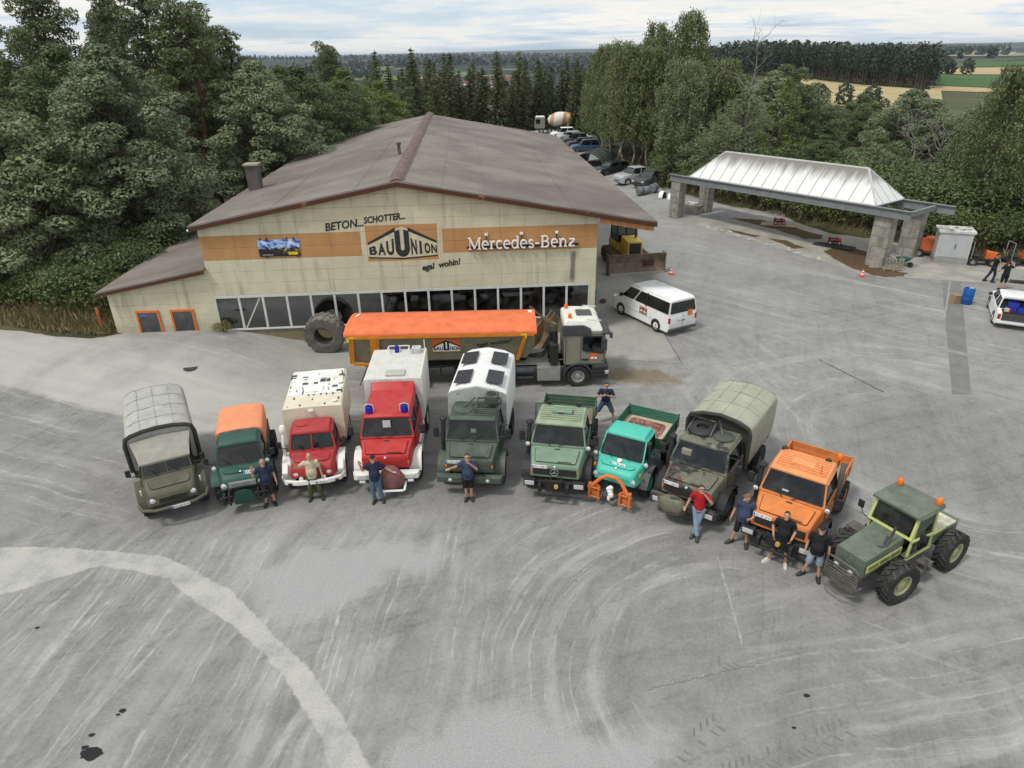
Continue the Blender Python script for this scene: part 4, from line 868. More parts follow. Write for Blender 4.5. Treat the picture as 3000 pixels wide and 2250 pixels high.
def flatbed(root,y0,y1,hw,zf,hb,pm,inm=None,planks=3,floorM=None,tail=True,load=None):
    inm=inm or pm; fm=floorM or mat('bed_floor_wood',(0.22,0.18,0.13),.9,var=.25,scale=4)
    MB().bx(-hw,hw,y0,y1,zf-.10,zf).build('bed_floor',fm,root)
    mb=MB()
    for k in range(4): y=y0+.15+(y1-y0-.3)*k/3; mb.bx(-hw+.05,hw-.05,y-.04,y+.04,zf-.2,zf-.101)
    mb.build('bed_bearer',chassisM,root)
    th=.035; ph=hb/planks
    def board(nm,x0,x1,ya,yb):
        f=None
        for k in range(planks):
            o=MB().bx(x0,x1,ya,yb,zf+.003+k*ph,zf+(k+1)*ph-.012).build(nm if k==0 else 'plank',pm,root if k==0 else f,bevel=.006,seg=1)
            if k==0: f=o
        return f
    board('side_board',-hw,-hw+th,y0+.04,y1-.04); board('side_board',hw-th,hw,y0+.04,y1-.04); board('head_board',-hw+.04,hw-.04,y0,y0+th)
    if tail: board('tail_board',-hw+.04,hw-.04,y1-th,y1)
    for sx in (-1,1):
        for yy in (y0,y1): MB().bx(sx*hw-.045*(sx>0)-.0*(sx<0),sx*hw+.045*(sx<0),yy-.03,yy+.03,zf-.1,zf+hb+.02).build('corner_post',inm,root,bevel=.008,seg=1)
        mb=MB()
        for k in range(3): y=y0+.35+(y1-y0-.7)*k/2; mb.bx(sx*(hw+.012)-.012,sx*(hw+.012)+.012,y-.03,y+.03,zf-.08,zf+hb*.55)
        mb.build('hinge_strap',inm,root)
def tz(x,hw,ze,zr,r): q_=(zr-ze)*.5; return float(np.interp(abs(x),[0,hw*.3,hw*.62,hw-r,hw-r*.45,hw],[zr,zr-q_*.35,(ze+zr)/2+.025,ze+.015,ze-r*.15,ze-r]))
def tarp(root,y0,y1,hw,z0,ze,zr,m,name='tarpaulin',r=.10,ribs=3,n=10,sag=.02,front=True,rolls=True,wr=0.0,seamM=None):
    secs=[]; rr=random.Random(int(y1*100+hw*1000))
    for i in range(n+1):
        t=i/n; y=y0+(y1-y0)*t; s=-sag*(abs(math.sin(t*PI*(ribs)))); P=[]
        q_=(zr-ze)*.5; base=[(hw,z0),(hw+.01,(z0+ze)/2),(hw,ze-r),(hw-r*.15,ze-r*.5),(hw-r*.45,ze-r*.15),(hw-r,ze+.015),(hw*.62,(ze+zr)/2+.025),(hw*.3,zr-q_*.35),(0,zr)]
        pts=base+[(-x,z) for x,z in base[::-1][1:]]
        for (x,z) in pts: P.append((x+rr.uniform(-wr,wr),y,z+(s if z>ze-.3 else 0)+rr.uniform(-wr,wr)*(z>z0+.01)))
        secs.append([(x,y,z) for x,y,z in P])
    o=MB().loft(secs,cap=True).build(name,m,root,smooth=45)
    if seamM:
        mb=MB()
        for k in range(1,4): 
            x=-hw+2*hw*k/4; mb.tube([(x,y0+(y1-y0)*i/n,tz(x,hw,ze,zr,r)+.004-sag*abs(math.sin(i/n*PI*ribs))) for i in range(n+1)],.008,4)
        for k in range(0,ribs+1): 
            y=y0+(y1-y0)*k/ribs; mb.tube([(x*hw*.98,y,tz(x*hw*.98,hw,ze,zr,r)+.003) for x in (-1,-.93,-.86,-.62,-.3,0,.3,.62,.86,.93,1)],.014,4)
        mb.build('seam',seamM,o)
    return o
# ---------------------------------------------------------------- newer long-bonnet truck
def modern(name,label,loc,rz,pm,cfg):
    g=cfg.get; root=thing(name,label,'truck',(*loc,0),rz,'off-road trucks in the parade row'); wb=g('wb',2.9); rad=g('rad',.52); tr=g('track',1.86); tw=g('tw',.32); rimM=g('rim',chassisM)
    for y in (0,wb):
        for s in (-1,1): wheel(root,s*tr/2,y,rad,tw,rimM,g('lugs',18),.03,.10,g('steer',0) if y==0 else 0)
    chassis(root,wb,rad,tr,-.82,g('end',wb+.6),tw); z0=.92
    trim=g('trim',pm); cl=g('cab_end',1.42); zt=g('zt',2.24)
    # bonnet
    bo=MB().loft([rsec(-.90,.78,z0,1.30,.76,.05),rsec(-.86,.80,z0,1.36,.78,.06),rsec(-.5,.84,z0,1.46,.82,.06),rsec(-.12,.92,z0,1.585,.89,.06)]).build('bonnet',g('bonnetM',pm),root,smooth=35)
    hq=[(-.66,-.80,1.398),(.66,-.80,1.398),(.74,-.22,1.560),(-.74,-.22,1.560)]
    MB().panel(hq,.022,.05,.012,.988,.02,.98).build('bonnet_lid',g('bonnetM',pm),bo,smooth=35)
    MB().ring(hq,.012,.012,.05,.0).build('bonnet_gap',ink,bo)
    MB().panel(hq,.012,.02,.44,.56,.93,1.02,.018).build('bonnet_handle',black,bo)
    sl_=MB()
    for k in range(3): sl_.panel(hq,.006,.012,.55,.90,.035+.03*k,.05+.03*k,.022)
    sl_.build('bonnet_vents',black,bo)
    # front grille
    gf=[(-.70,-.902,1.0),(.70,-.902,1.0),(.70,-.902,1.245),(-.70,-.902,1.245)]
    MB().panel(gf,.012,.02).build('grille',black if not g('grille_paint') else g('grille_paint'),root)
    for k in range(6): z=1.01+k*.04; MB().bx(-.69,.69,-.93,-.9145,z,z+.02).build('grille_slat',chassisM if not g('grille_paint') else g('grille_paint'),root,bevel=.004,seg=1)
    for s in (-1,1):
        MB().bx(s*.755-.025,s*.755+.025,-.925,-.895,1.08,1.19).build('indicator',amber,root,bevel=.01)
    if g('star',True): star(root,(0,-.945,1.13),(1,0,0),(0,0,1),.125)
    MB().cyl((0,-.885,1.325),(0,-.93,1.33),.035,n=14).build('round_badge',white,root)
    # cab tub and doors
    MB().loft([rsec(-.10,.93,z0,1.60,.915,.03),rsec(.1,.96,z0,1.62,.945,.03),rsec(cl,.96,z0,1.62,.945,.03)]).build('cab_body',pm,root,smooth=35)
    for s in (-1,1):
        q=[(s*.962,.02,1.0),(s*.962,.98,1.0),(s*.948,.98,1.6),(s*.948,.02,1.6)]; q=q if s>0 else [q[1],q[0],q[3],q[2]]
        d_=MB().panel(q,.012,.05,.012,.988,.02,.98).build('door',pm,root); MB().ring(q,.014,.006,.05).build('door_gap',ink,d_); y=.86; MB().bx(s*.975-.012,s*.975+.012,y-.09,y+.05,1.47,1.50).build('door_handle',black,d_)
        arch(root,s*tr/2-.20 if s>0 else -tr/2-.21,s*tr/2+.21 if s>0 else -tr/2+.20,0,rad,rad+.13,8,172,g('arch',black))
        MB().bx(min(s*.78,s*1.02),max(s*.78,s*1.02),.72,1.12,.55,.60).build('step',chassisM,root)
    B,T=.925,g('T',.80); yf0,yf1=-.10,g('yf1',.27); greenhouse(root,pm,B,T,yf0,yf1,cl,cl-.04,1.615,zt,.06,doorline=g('doorline'))
    roof=MB().loft([rsec(yf1-.06,T+.02,zt-.03,zt+.015,T-.02,.02,crown=.01),rsec(yf1+.02,T+.035,zt-.03,zt+.075,T-.02,.05,crown=.015),rsec(cl-.25,T+.035,zt-.03,zt+g('rise',.10),T-.02,.05,crown=.015),rsec(cl-.01,T+.03,zt-.03,zt+g('rise2',g('rise',.10)),T-.02,.05,crown=.01)]).build('roof',g('roofM',pm),root,smooth=35)
    if g('ribs',True):
        for k in range(7):
            y=yf1+.14+k*(cl-yf1-.28)/6; MB().bx(-T*.86,T*.86,y-.025,y+.025,zt+.06,zt+.138+(g('rise',.1)-.1)).build('roof_rib',g('roofM',pm),roof,bevel=.012)
    # interior
    MB().bx(-.86,.86,-.02,.2,1.30,1.66).build('dashboard',interior,root,bevel=.04); MB().bx(-.88,.88,.2,cl-.1,.99,1.05).build('cab_floor',interior,root)
    for s in (-1,1): seat(root,s*.45,.8,1.12)
    steering(root,(.42,.36,1.70),.22)
    MB().bx(-.80,.80,cl-.10,cl-.062,1.05,1.62).build('cab_rear_lining',interior,root)
    # bumper
    bp=g('bumper','box'); bm=g('bumperM',pm)
    if bp=='box':
        b_=MB(); b_.hexa([(-1.06,-1.10,.60),(1.06,-1.10,.60),(1.12,-.86,.60),(-1.12,-.86,.60),(-1.06,-1.10,.82),(1.06,-1.10,.82),(1.12,-.86,.82),(-1.12,-.86,.82)]); b_=b_.build('bumper',bm,root,bevel=.02)
        for s in (-1,1):
            if g('round_lamps'): lamp(root,(s*.62,-1.105,.71),(0,-1,0),.065)
            else: 
                hl=MB().bx(s*.80-.17,s*.80+.17,-1.135,-1.09,.63,.80).build('headlight',chrome,root,bevel=.02); MB().bx(s*.80-.19,s*.80+.19,-1.125,-1.08,.61,.82).build('lamp_surround',g('surround',chassisM),hl,bevel=.02)
    else:      # bare front end with PTO, tow eyes
        for s in (-1,1):
            hl=MB().bx(s*.80-.16,s*.80+.16,-1.085,-1.04,.66,.83).build('headlight',chrome,root,bevel=.02); MB().bx(s*.80-.20,s*.80+.20,-1.075,-.90,.60,.87).build('lamp_housing',g('surround',chassisM),hl,bevel=.03)
        fe=MB().bx(-.62,.62,-1.0,-.88,.60,.80).bx(-.50,-.40,-1.24,-1.0,.42,.78).bx(.40,.50,-1.24,-1.0,.42,.78).cyl((-.62,-1.22,.48),(.62,-1.22,.48),.04,n=8).bx(-.25,.25,-1.12,-1.0,.55,.90).cyl((.1,-1.0,.78),(.1,-1.2,.78),.085,n=14); rr=random.Random(3)
        for k in range(9): x=rr.uniform(-.5,.5); fe.cyl((x,-.95,rr.uniform(.8,.98)),(x+rr.uniform(-.2,.2),-1.12,rr.uniform(.55,.9)),.022,n=6)
        fe.build('front_linkage',chassisM,root,bevel=.008,seg=1)
        MB().cyl((.1,-1.19,.78),(.1,-1.27,.78),.075,.06,n=14).build('shaft_cap',mat('ochre_cap',(.45,.28,.08),.6),root)
    if g('snork',-1):
        s=g('snork',-1); MB().tube([(s*1.0,.05,1.15),(s*1.0,.0,1.6),(s*.99,.12,2.05),(s*.98,.16,2.28)],.075,10).lathe([(.13,0),(.13,.06),(.09,.10),(.001,.11)],(s*.98,.17,2.27),'z',14).build('air_intake',black,root,smooth=45)
    for s in (-1,1):
        mirror(root,s,(s*.95,.0,1.75),(s*1.22,.02,1.86),.19,.36,(s*.90,.16,2.15))
        if g('spots'): lamp(root,(s*1.0,-.17,1.66),(0,-1,.15),.085,ring=chassisM,name='work_lamp')
        wiper(root,(s*.12-.1,-.13,1.62),(s*.45-.1,-.02,1.80))
    if g('plate'): plate(root,(-.50,-.915,1.30),(1,0,0),(0,0,1),g('plate'))
    return root
# ---------------------------------------------------------------- older round-nosed cab
def older(name,label,loc,rz,pm,cfg):
    g=cfg.get; root=thing(name,label,'truck',(*loc,0),rz,'off-road trucks in the parade row'); wb=g('wb',2.38); rad=g('rad',.48); tr=g('track',1.63); tw=g('tw',.29); rimM=g('rim',pm)
    for y in (0,wb):
        for s in (-1,1): wheel(root,s*tr/2,y,rad,tw,rimM,g('lugs',18),.035,.12,g('steer',0) if y==0 else 0)
    chassis(root,wb,rad,tr,-.72,g('end',wb+.5),tw); z0=.80; w=g('w',.80); zb=g('zb',1.48); zt=g('zt',2.06); yf0=g('yf0',-.32); yf1=g('yf1',.02); cl=g('cab_end',.92); T=g('T',.68); yn=g('nose',-.92)
    # nose and bonnet
    bo=MB().loft([rsec(yn,w*.80,z0+.02,1.10,w*.72,.10,4),rsec(yn+.05,w*.88,z0,1.18,w*.80,.13,4),rsec(yn+.20,w*.94,z0,1.28,w*.86,.14,4),rsec(yf0-.1,w*.98,z0,zb-.05,w*.92,.12,4),rsec(yf0+.02,w,z0,zb,w*.96,.08,4)]).build('bonnet',pm,root,smooth=50)
    t0=(1.315-1.28)/1; hq=[(-w*.70,yn+.19,1.285),(w*.70,yn+.19,1.285),(w*.76,yf0-.12,zb-.055),(-w*.76,yf0-.12,zb-.055)]
    MB().panel(hq,.016,.13,.012,.988,.02,.98,lift=.004,seg=5).build('bonnet_lid',pm,bo,smooth=40); MB().ring(hq,.012,.014,.13,.0,seg=5).build('bonnet_gap',ink,bo)
    MB().loft([rsec(yf0,w,z0,zb,w*.97,.05),rsec(yf0+.15,w+.01,z0,zb+.01,w*.98,.05),rsec(cl,w+.01,z0,zb+.01,w*.98,.05)]).build('cab_body',pm,root,smooth=40)
    for s in (-1,1):
        q=[(s*(w+.012),yf0+.18,z0+.1),(s*(w+.012),cl-.1,z0+.1),(s*(w-.012),cl-.1,zb-.03),(s*(w-.012),yf0+.18,zb-.03)]; q=q if s>0 else [q[1],q[0],q[3],q[2]]
        d_=MB().panel(q,.010,.06,.012,.988,.02,.98).build('door',pm,root); MB().ring(q,.014,.006,.06).build('door_gap',ink,d_); MB().bx(s*(w+.02)-.012,s*(w+.02)+.012,cl-.28,cl-.16,zb-.16,zb-.13).build('door_handle',black,d_)
    if g('top',True):
        greenhouse(root,pm,w*.985,T,yf0,yf1,cl,cl-.05,zb+.005,zt,g('fw',.05),split=g('split',False))
        roof=MB().loft([rsec(yf1-.05,T*.97,zt-.03,zt+.01,T*.9,.03,4,crown=.01),rsec(yf1+.03,T+.03,zt-.03,zt+.09,T-.06,.08,4,crown=.02),rsec((yf1+cl)/2,T+.04,zt-.03,zt+.12,T-.06,.09,4,crown=.03),rsec(cl-.12,T+.03,zt-.03,zt+.10,T-.06,.08,4,crown=.02),rsec(cl-.01,T,zt-.03,zt+.04,T-.08,.04,4,crown=.01)]).build('roof',g('roofM',pm),root,smooth=50)
    else: roof=None
    MB().bx(-w*.9,w*.9,yf0+.06,yf0+.22,1.15,zb+.02).build('dashboard',interior,root,bevel=.04); MB().bx(-w*.93,w*.93,yf0+.2,cl-.06,.9,.95).build('cab_floor',interior,root)
    for s in (-1,1): seat(root,s*.38,.52,1.0,w=.21)
    steering(root,(.36,.06,1.56),.20)
    MB().bx(-w*.93,w*.93,cl-.065,cl-.03,.95,zb).build('cab_rear_lining',interior,root)
    if g('snork'): 
        s=g('snork'); MB().tube([(s*(w+.02),.0,1.2),(s*(w+.02),.05,1.7),(s*(w-.02),.1,1.86)],.06,10).lathe([(.10,0),(.10,.10),(.07,.13),(.001,.14)],(s*(w-.02),.1,1.84),'z',14).build('air_intake',g('snorkM',black),root,smooth=45)
    for s in (-1,1):
        mirror(root,s,(s*(w-.02),yf0+.1,zb+.1),(s*(w+.26),yf0+.05,zb+.30),.15,.24,m=g('mirM'))
        wiper(root,(s*.30+.02,yf0-.03,zb+.03),(s*.30-.28+.3*(s>0)*0,yf0+.13,zb+.28))
    return root,bo,roof
# ================================================================ the parade row, left to right
olive=mat('olive_paint',(.082,.080,.052),.55,var=.12,dust=.25); canvasG=mat('grey_canvas',(.38,.38,.35),.95,var=.14,scale=2.5,bump=.25,bscale=25,dust=.2); canvasB=mat('beige_canvas',(.30,.285,.25),.95,var=.12,scale=3,bump=.25,bscale=25); canvasD=mat('dark_canvas',(.045,.046,.040),.95,var=.2,bump=.3,bscale=30)
seamD=mat('canvas_seam',(.24,.24,.22),.95)
# 1 olive with soft top ---------------------------------------------------
t,bo,_=older('soft_top_truck','olive green truck with grey canvas tilt and soft cab roof, leftmost in the row',(-11.15,18.28),R(28.5),olive,dict(wb=2.9,rad=.50,track=1.66,top=False,cab_end=.9,w=.82,zb=1.40,yf0=-.22,nose=-1.0,end=4.3,rim=olive))
sc_=[(-.74,-.20,1.41),(.74,-.20,1.41),(.70,-.06,1.80),(-.70,-.06,1.80)]
MB().ring(sc_,.045,.035,.03,-.02).build('windscreen_frame',olive,t); 
for (a,b) in ((.035,.485),(.515,.965)): MB().panel(sc_,.006,.02,a,b,.10,.90,-.005).build('windscreen',glassD,t)
MB().cyl((0,-.19,1.42),(0,-.06,1.79),.022,n=6).build('windscreen_post',olive,t)
MB().loft([[(-.72,-.09,1.79),(.72,-.09,1.79),(.74,-.08,1.84),(0,-.10,1.86),(-.74,-.08,1.84)],[(-.80,.35,1.95),(.80,.35,1.95),(.80,.35,2.05),(0,.35,2.10),(-.80,.35,2.05)],[(-.90,.86,2.12),(.90,.86,2.12),(.90,.86,2.20),(0,.86,2.28),(-.90,.86,2.20)]]).build('canvas_cab_roof',canvasB,t,smooth=35)
for s in (-1,1):
    q=[(s*.80,-.1,1.42),(s*.80,.85,1.42),(s*.88,.85,2.12),(s*.73,-.02,1.82)]; q=q if s>0 else [q[1],q[0],q[3],q[2]]
    o_=MB().ring(q,.07,.02,.05,-.02).build('canvas_door',canvasD,t); MB().panel(q,.005,.03,.1,.9,.1,.9,-.015).build('side_window',glassD,o_)
    arch(t,s*.83-.19,s*.83+.19,0,.50,.66,25,175,olive,.03); MB().ell((s*.86,-.55,1.10),(.02,.02,.09),8,6).ell((s*.86,-.55,1.20),(.03,.03,.03),8,6).build('marker_rod',white,t)
tb=tarp(t,.92,4.45,1.02,1.15,2.36,2.50,canvasG,r=.22,ribs=4,n=16,sag=.02,wr=.006,seamM=seamD)
mb=MB(); pr=[(1.03,1.15),(1.04,2.1),(.98,2.34),(.82,2.42),(.45,2.50),(0,2.53)]; mb.tube([(x,.90,z) for x,z in pr]+[(-x,.90,z) for x,z in pr[::-1][1:]],.07,8); mb.build('tilt_front_flap',canvasD,t,smooth=50)
flatbed(t,.95,4.4,1.01,.98,.42,olive,planks=2)
bf=MB().tube([(-1.0,-.72,.80),(-.92,-.98,.74),(-.55,-1.14,.72),(.55,-1.14,.72),(.92,-.98,.74),(1.0,-.72,.80)],.055,8).build('bumper',olive,t,smooth=50)
MB().bx(-.42,.42,-1.02,-.99,.86,1.06).build('grille',olive,t,bevel=.02)
for k in range(5): MB().bx(-.40,.40,-1.035,-1.021,.875+k*.037,.888+k*.037).build('grille_slat',chassisM,t)
star(t,(0,-1.045,.97),(1,0,0),(0,0,1),.10,mat('painted_star',(.05,.05,.035),.6))
for s in (-1,1): lamp(t,(s*.58,-.995,1.0),(0,-1,.1),.10,ring=olive)
plate(t,(.15,-1.205,.73),(1,0,0),(0,-.15,1),'FR QM 71 H')
# 2 dark green, orange tilt -------------------------------------------------
dgreen=mat('dark_green_paint',(.020,.075,.060),.4,var=.10,dust=.15); orangeC=mat('orange_canvas',(.70,.27,.14),.85,var=.06,bump=.15,bscale=20)
t,bo,_=older('canvas_tilt_truck','small dark green truck with orange canvas tilt and front winch plate',(-9.0,18.92),R(17),dgreen,dict(wb=2.38,w=.76,T=.66,zt=1.98,zb=1.36,yf0=-.36,yf1=-.02,cab_end=.80,nose=-.90,rim=mat('faded_red_rim',(.35,.10,.08),.7)))
tarp(t,.72,2.55,.76,1.15,2.04,2.12,orangeC,r=.10,ribs=2,n=8,sag=.01,wr=.004)
flatbed(t,.85,2.6,.80,1.0,.35,dgreen,planks=2)
for s in (-1,1):
    lamp(t,(s*.56,-.90,.98),(0,-1,.1),.095,ring=chrome); lamp(t,(s*.82,-.42,1.40),(0,-1,.05),.07,name='work_lamp'); arch(t,s*.815-.2,s*.815+.12,0,.48,.57,30,150,dgreen,.03)
MB().bx(-.42,.42,-.935,-.90,.90,1.10).build('grille',mat('dull_alloy',(.30,.29,.27),.5,metal=.4,dust=.4),t,bevel=.02)
for k in range(4): MB().bx(-.41,.41,-.955,-.936,.915+k*.045,.935+k*.045).build('grille_slat',alum,t)
pm_=MB(); pr=[(-.30,.42),(.30,.42),(.34,.62),(.24,.86),(.10,.92),(-.10,.92),(-.24,.86),(-.34,.62)]; pm_.prism(pr,1,-1.22,-1.17); pm_.build('winch_plate',mat('winch_green',(.015,.055,.038),.6),t,bevel=.015)
fe=MB().bx(-.75,.75,-1.1,-1.0,.55,.62)
for s in (-1,1): fe.bx(s*.60-.04,s*.60+.04,-1.2,-.8,.45,.75).bx(s*.44-.03,s*.44+.03,-1.18,-.8,.40,.80).cyl((s*.35,-1.16,.50),(s*.72,-1.16,.50),.03,n=6).cyl((s*.35,-1.16,.72),(s*.72,-1.16,.72),.03,n=6)
fe.build('front_frame',chassisM,t)
plate(t,(.34,-.745,1.285),(1,0,0),(0,.30,1),'VS K 406 H'); MB().cyl((-.02,-.66,1.29),(-.02,-.68,1.315),.035,n=12).build('round_badge',white,t)
# 3 red and cream fire truck -------------------------------------------------
fred=mat('faded_fire_red',(.36,.028,.035),.45,var=.14,dust=.18,dustcol=(.45,.25,.23)); cream=mat('cream_box_paint',(.66,.60,.47),.6,var=.08,dust=.2); whiteF=mat('white_fender',(.74,.73,.69),.5,var=.06,dust=.2)
t,bo,rf=older('box_truck','red round-nosed truck with cream box body and white bumper',(-6.78,19.55),R(9),fred,dict(wb=2.9,rad=.50,track=1.66,w=.80,T=.68,zt=1.98,zb=1.38,yf0=-.22,yf1=.0,cab_end=.90,nose=-.96,fw=.075,split=True,rim=whiteF,end=4.0,mirM=black))
MB().lathe([(.235,0),(.24,.03),(.20,.05),(.001,.055)],(-.30,.45,2.095),'z',24).build('roof_hatch',fred,rf,smooth=40)
bx_=MB().loft([rsec(.98,1.02,1.05,2.40,1.02,.10,4,crown=.03),rsec(4.05,1.02,1.05,2.40,1.02,.10,4,crown=.03)]).build('box_body',cream,t,smooth=40)
slM=mat('dark_fitting',(.07,.07,.065),.7); rr=random.Random(11)
for k in range(15):
    for j in range(9):
        if rr.random()<.45 or (k<4 and rr.random()<.55): continue
        x=-.88+j*.22+rr.uniform(-.03,.03); y=1.15+k*.19; w_,l_=(.045,.10) if k<5 else (rr.choice((.03,.05,.14,.20)),rr.choice((.04,.08,.16,.26)))
        MB().bx(x-w_/2,x+w_/2,y-l_/2,y+l_/2,2.40,2.446).build('roof_fitting',slM if rr.random()<.45 else (white if rr.random()<.5 else cream),bx_)
MB().bx(-.93,.93,1.95,4.0,2.405,2.4375).build('roof_plate',white,bx_); MB().bx(-.32,.28,2.1,2.5,2.438,2.48).build('roof_hatch',white,bx_,bevel=.02)
MB().lathe([(.09,0),(.10,.04),(.06,.05),(.001,.05)],(.75,1.3,2.43),'z',16).build('roof_vent',white,bx_)
MB().bx(-.14,.04,.90,.97,2.24,2.34).build('clearance_lamp',whiteF,bx_,bevel=.02)
MB().cyl((.02,.95,1.75),(.02,.93,1.75),.2,n=20).build('spare_hatch',black,bx_)
for s in (-1,1):
    arch(t,s*.83-.20,s*.83+.20,0,.50,.68,12,178,whiteF,.035); lamp(t,(s*.52,-.95,.97),(0,-1,.1),.095,ring=chrome); lamp(t,(s*.36,-1.08,.85),(0,-1,.1),.07,name='fog_lamp')
    MB().hexa([(s*.9-.1,-.75,.75),(s*.9+.1,-.75,.75),(s*.9+.1,-.45,1.05),(s*.9-.1,-.45,1.05),(s*.9-.1,-.80,.95),(s*.9+.1,-.80,.95),(s*.9+.1,-.45,1.15),(s*.9-.1,-.45,1.15)]).build('wing',whiteF,t,bevel=.04)
MB().loft([[(x,y-.05,.66),(x,y+.05,.66),(x,y+.05,.82),(x,y-.05,.82)] for x,y in ((-1.04,-.70),(-.90,-1.0),(-.5,-1.13),(.5,-1.13),(.90,-1.0),(1.04,-.70))]).build('bumper',whiteF,t,bevel=.02)
for s in (-.72,.78): MB().bx(s-.06,s+.06,-1.16,-1.10,.70,.75).build('bumper_slot',black,t)
MB().tube([(-.93,-.1,.95),(-.95,.0,1.6),(-.92,.12,1.98)],.055,10).build('air_pipe',whiteF,t,smooth=50); MB().lathe([(.10,0),(.115,.05),(.115,.16),(.10,.20),(.07,.26),(.001,.27)],(-.92,.14,1.98),'z',16).build('air_filter',whiteF,t,smooth=40)
plate(t,(.30,-1.19,.745),(1,0,0),(0,-.1,1),'S UN 404 H',.40,.09)
# 4 red double-cab fire engine -----------------------------------------------
sred=mat('fire_red',(.42,.022,.022),.38,var=.12,dust=.2,dustcol=(.5,.28,.26)); boxW=mat('white_box_ribbed',(.66,.66,.62),.55,var=.10,dust=.3,streak=.2)
t=modern('fire_engine','red double-cab fire engine with white box body and two blue lights',(-4.28,19.80),R(2),sred,dict(wb=3.25,cab_end=2.25,zt=2.24,T=.80,ribs=False,rise=.14,rise2=.36,bumperM=whiteF,surround=whiteF,arch=whiteF,grille_paint=sred,star=False,end=5.0,rim=whiteF,snork=0,doorline=1.15))
b_=MB().loft([rsec(2.30,1.06,1.0,2.68,1.06,.05),rsec(5.05,1.06,1.0,2.68,1.06,.05)]).build('box_body',boxW,t,smooth=35)
mb=MB()
for k in range(26): mb.bx(-1.0+k*.078,-.97+k*.078,2.34,5.0,2.681,2.69)
mb.build('roof_ribbing',boxW,b_)
MB().bx(-.28,.42,2.50,2.95,2.692,2.76).build('roof_hatch',mat('hatch_grey',(.42,.42,.38),.6),b_,bevel=.015)
for a in ((-.45,.40,4.92,4.96),(-.45,-.42,4.5,4.96),(.37,.40,4.5,4.96)): MB().bx(a[0],a[1],a[2],a[3],2.86,2.89).build('roof_rail',white,b_)
mb=MB(); 
for x in (-.43,0,.38): mb.bx(x-.015,x+.015,4.92,4.95,2.69,2.86)
mb.build('rail_post',white,b_); MB().lathe([(.09,0),(.09,.22),(.06,.28),(.001,.29)],(-.1,4.75,2.69),'z',16).build('blue_light',bluelens,b_,smooth=40); MB().bx(.5,.86,4.55,4.9,2.69,2.90).build('lamp_box',mat('grey_box',(.45,.45,.44),.6),b_,bevel=.02); MB().cyl((.98,4.95,2.6),(.98,4.95,3.1),.02,n=6).build('aerial',white,b_); MB().bx(1.0,1.04,2.4,5.0,2.69,2.74).build('side_rail',white,b_)
for s in (-1,1):
    o_=MB().lathe([(.125,0),(.13,.05),(.12,.22),(.08,.29),(.001,.31)],(s*.60,.42,2.34),'z',18).build('blue_light',bluelens,t,smooth=45)
    MB().tube([(s*.60-.15,.42,2.34),(s*.60-.15,.40,2.62),(s*.60,.38,2.68),(s*.60+.15,.40,2.62),(s*.60+.15,.42,2.34)],.012,6).build('light_guard',white,o_)
    MB().bx(s*.80-.10,s*.80+.10,-1.12,-1.03,.48,.58).build('lower_lamp',white,t,bevel=.02)
    MB().hexa([(s*1.02-.03,1.1,.62),(s*1.02+.03,1.1,.62),(s*1.02+.03,2.3,.62),(s*1.02-.03,2.3,.62),(s*1.0-.03,.6,.98),(s*1.0+.03,.6,.98),(s*1.0+.03,2.3,.98),(s*1.0-.03,2.3,.98)]).build('side_skirt',whiteF,t)
cov=MB(); rr=random.Random(4); secs=[]
for z,r_ in ((.40,.34),(.55,.44),(.80,.40),(1.0,.32),(1.14,.2),(1.20,.05)): secs.append([(.18+r_*math.cos(a*PI/8)*rr.uniform(.93,1.07),-1.20+r_*.55*math.sin(a*PI/8)*rr.uniform(.93,1.07),z) for a in range(16)])
cov.loft(secs); cov.build('winch_cover',mat('maroon_canvas',(.20,.085,.085),.8,var=.25,bump=.5,bscale=12,dust=.3),t,smooth=60)
MB().tube([(-.28,-1.1,.5),(-.26,-1.42,.38),(-.2,-1.46,.38),(.56,-1.46,.38),(.62,-1.42,.38),(.64,-1.1,.5)],.04,8).build('winch_frame',whiteF,t)
MB().bx(-.12,.14,.02,.05,1.95,2.2).build('paper_notice',mat('paper_grey',(.5,.5,.5),.8),t)
# 5 dark green with white tilt ------------------------------------------------
mgreen=mat('bronze_green',(.048,.068,.050),.5,var=.14,dust=.35,dustcol=(.30,.33,.29)); tiltW=mat('white_tilt',(.72,.73,.72),.6,var=.05,bump=.15,bscale=12,dust=.1)
t=modern('expedition_truck','dark green truck with white tilt carrying four black solar panels',(-1.37,19.48),R(-5.5),mgreen,dict(wb=3.25,rise=.08,round_lamps=True,grille_paint=mgreen,star=False,arch=mgreen,end=4.9,rim=mgreen,plate='S EM 130 H'))
tw_=tarp(t,1.45,4.85,1.04,1.05,2.66,2.92,tiltW,name='tilt',r=.12,ribs=2,n=10,sag=.005,wr=.004)
solM=mat('solar_panel',(.028,.03,.038),.25,var=.15); 
for s in (-1,1):
    for y0_ in (1.70,3.35):
        z=lambda x:2.955-.13*abs(x)**1.6+.012
        xa,xb=s*.28,s*.86; q=[(min(xa,xb),y0_,z(min(xa,xb))),(max(xa,xb),y0_,z(max(xa,xb))),(max(xa,xb),y0_+1.05,z(max(xa,xb))),(min(xa,xb),y0_+1.05,z(min(xa,xb)))]
        MB().panel(q,.012,.02).build('solar_panel',solM,tw_)
    MB().tube([(s*.45,1.72,2.85),(s*.50,1.5,2.80),(s*.66,1.40,2.62),(s*.80,1.42,2.56),(s*.86,1.44,2.66)],.013,6).build('cable',black,tw_)
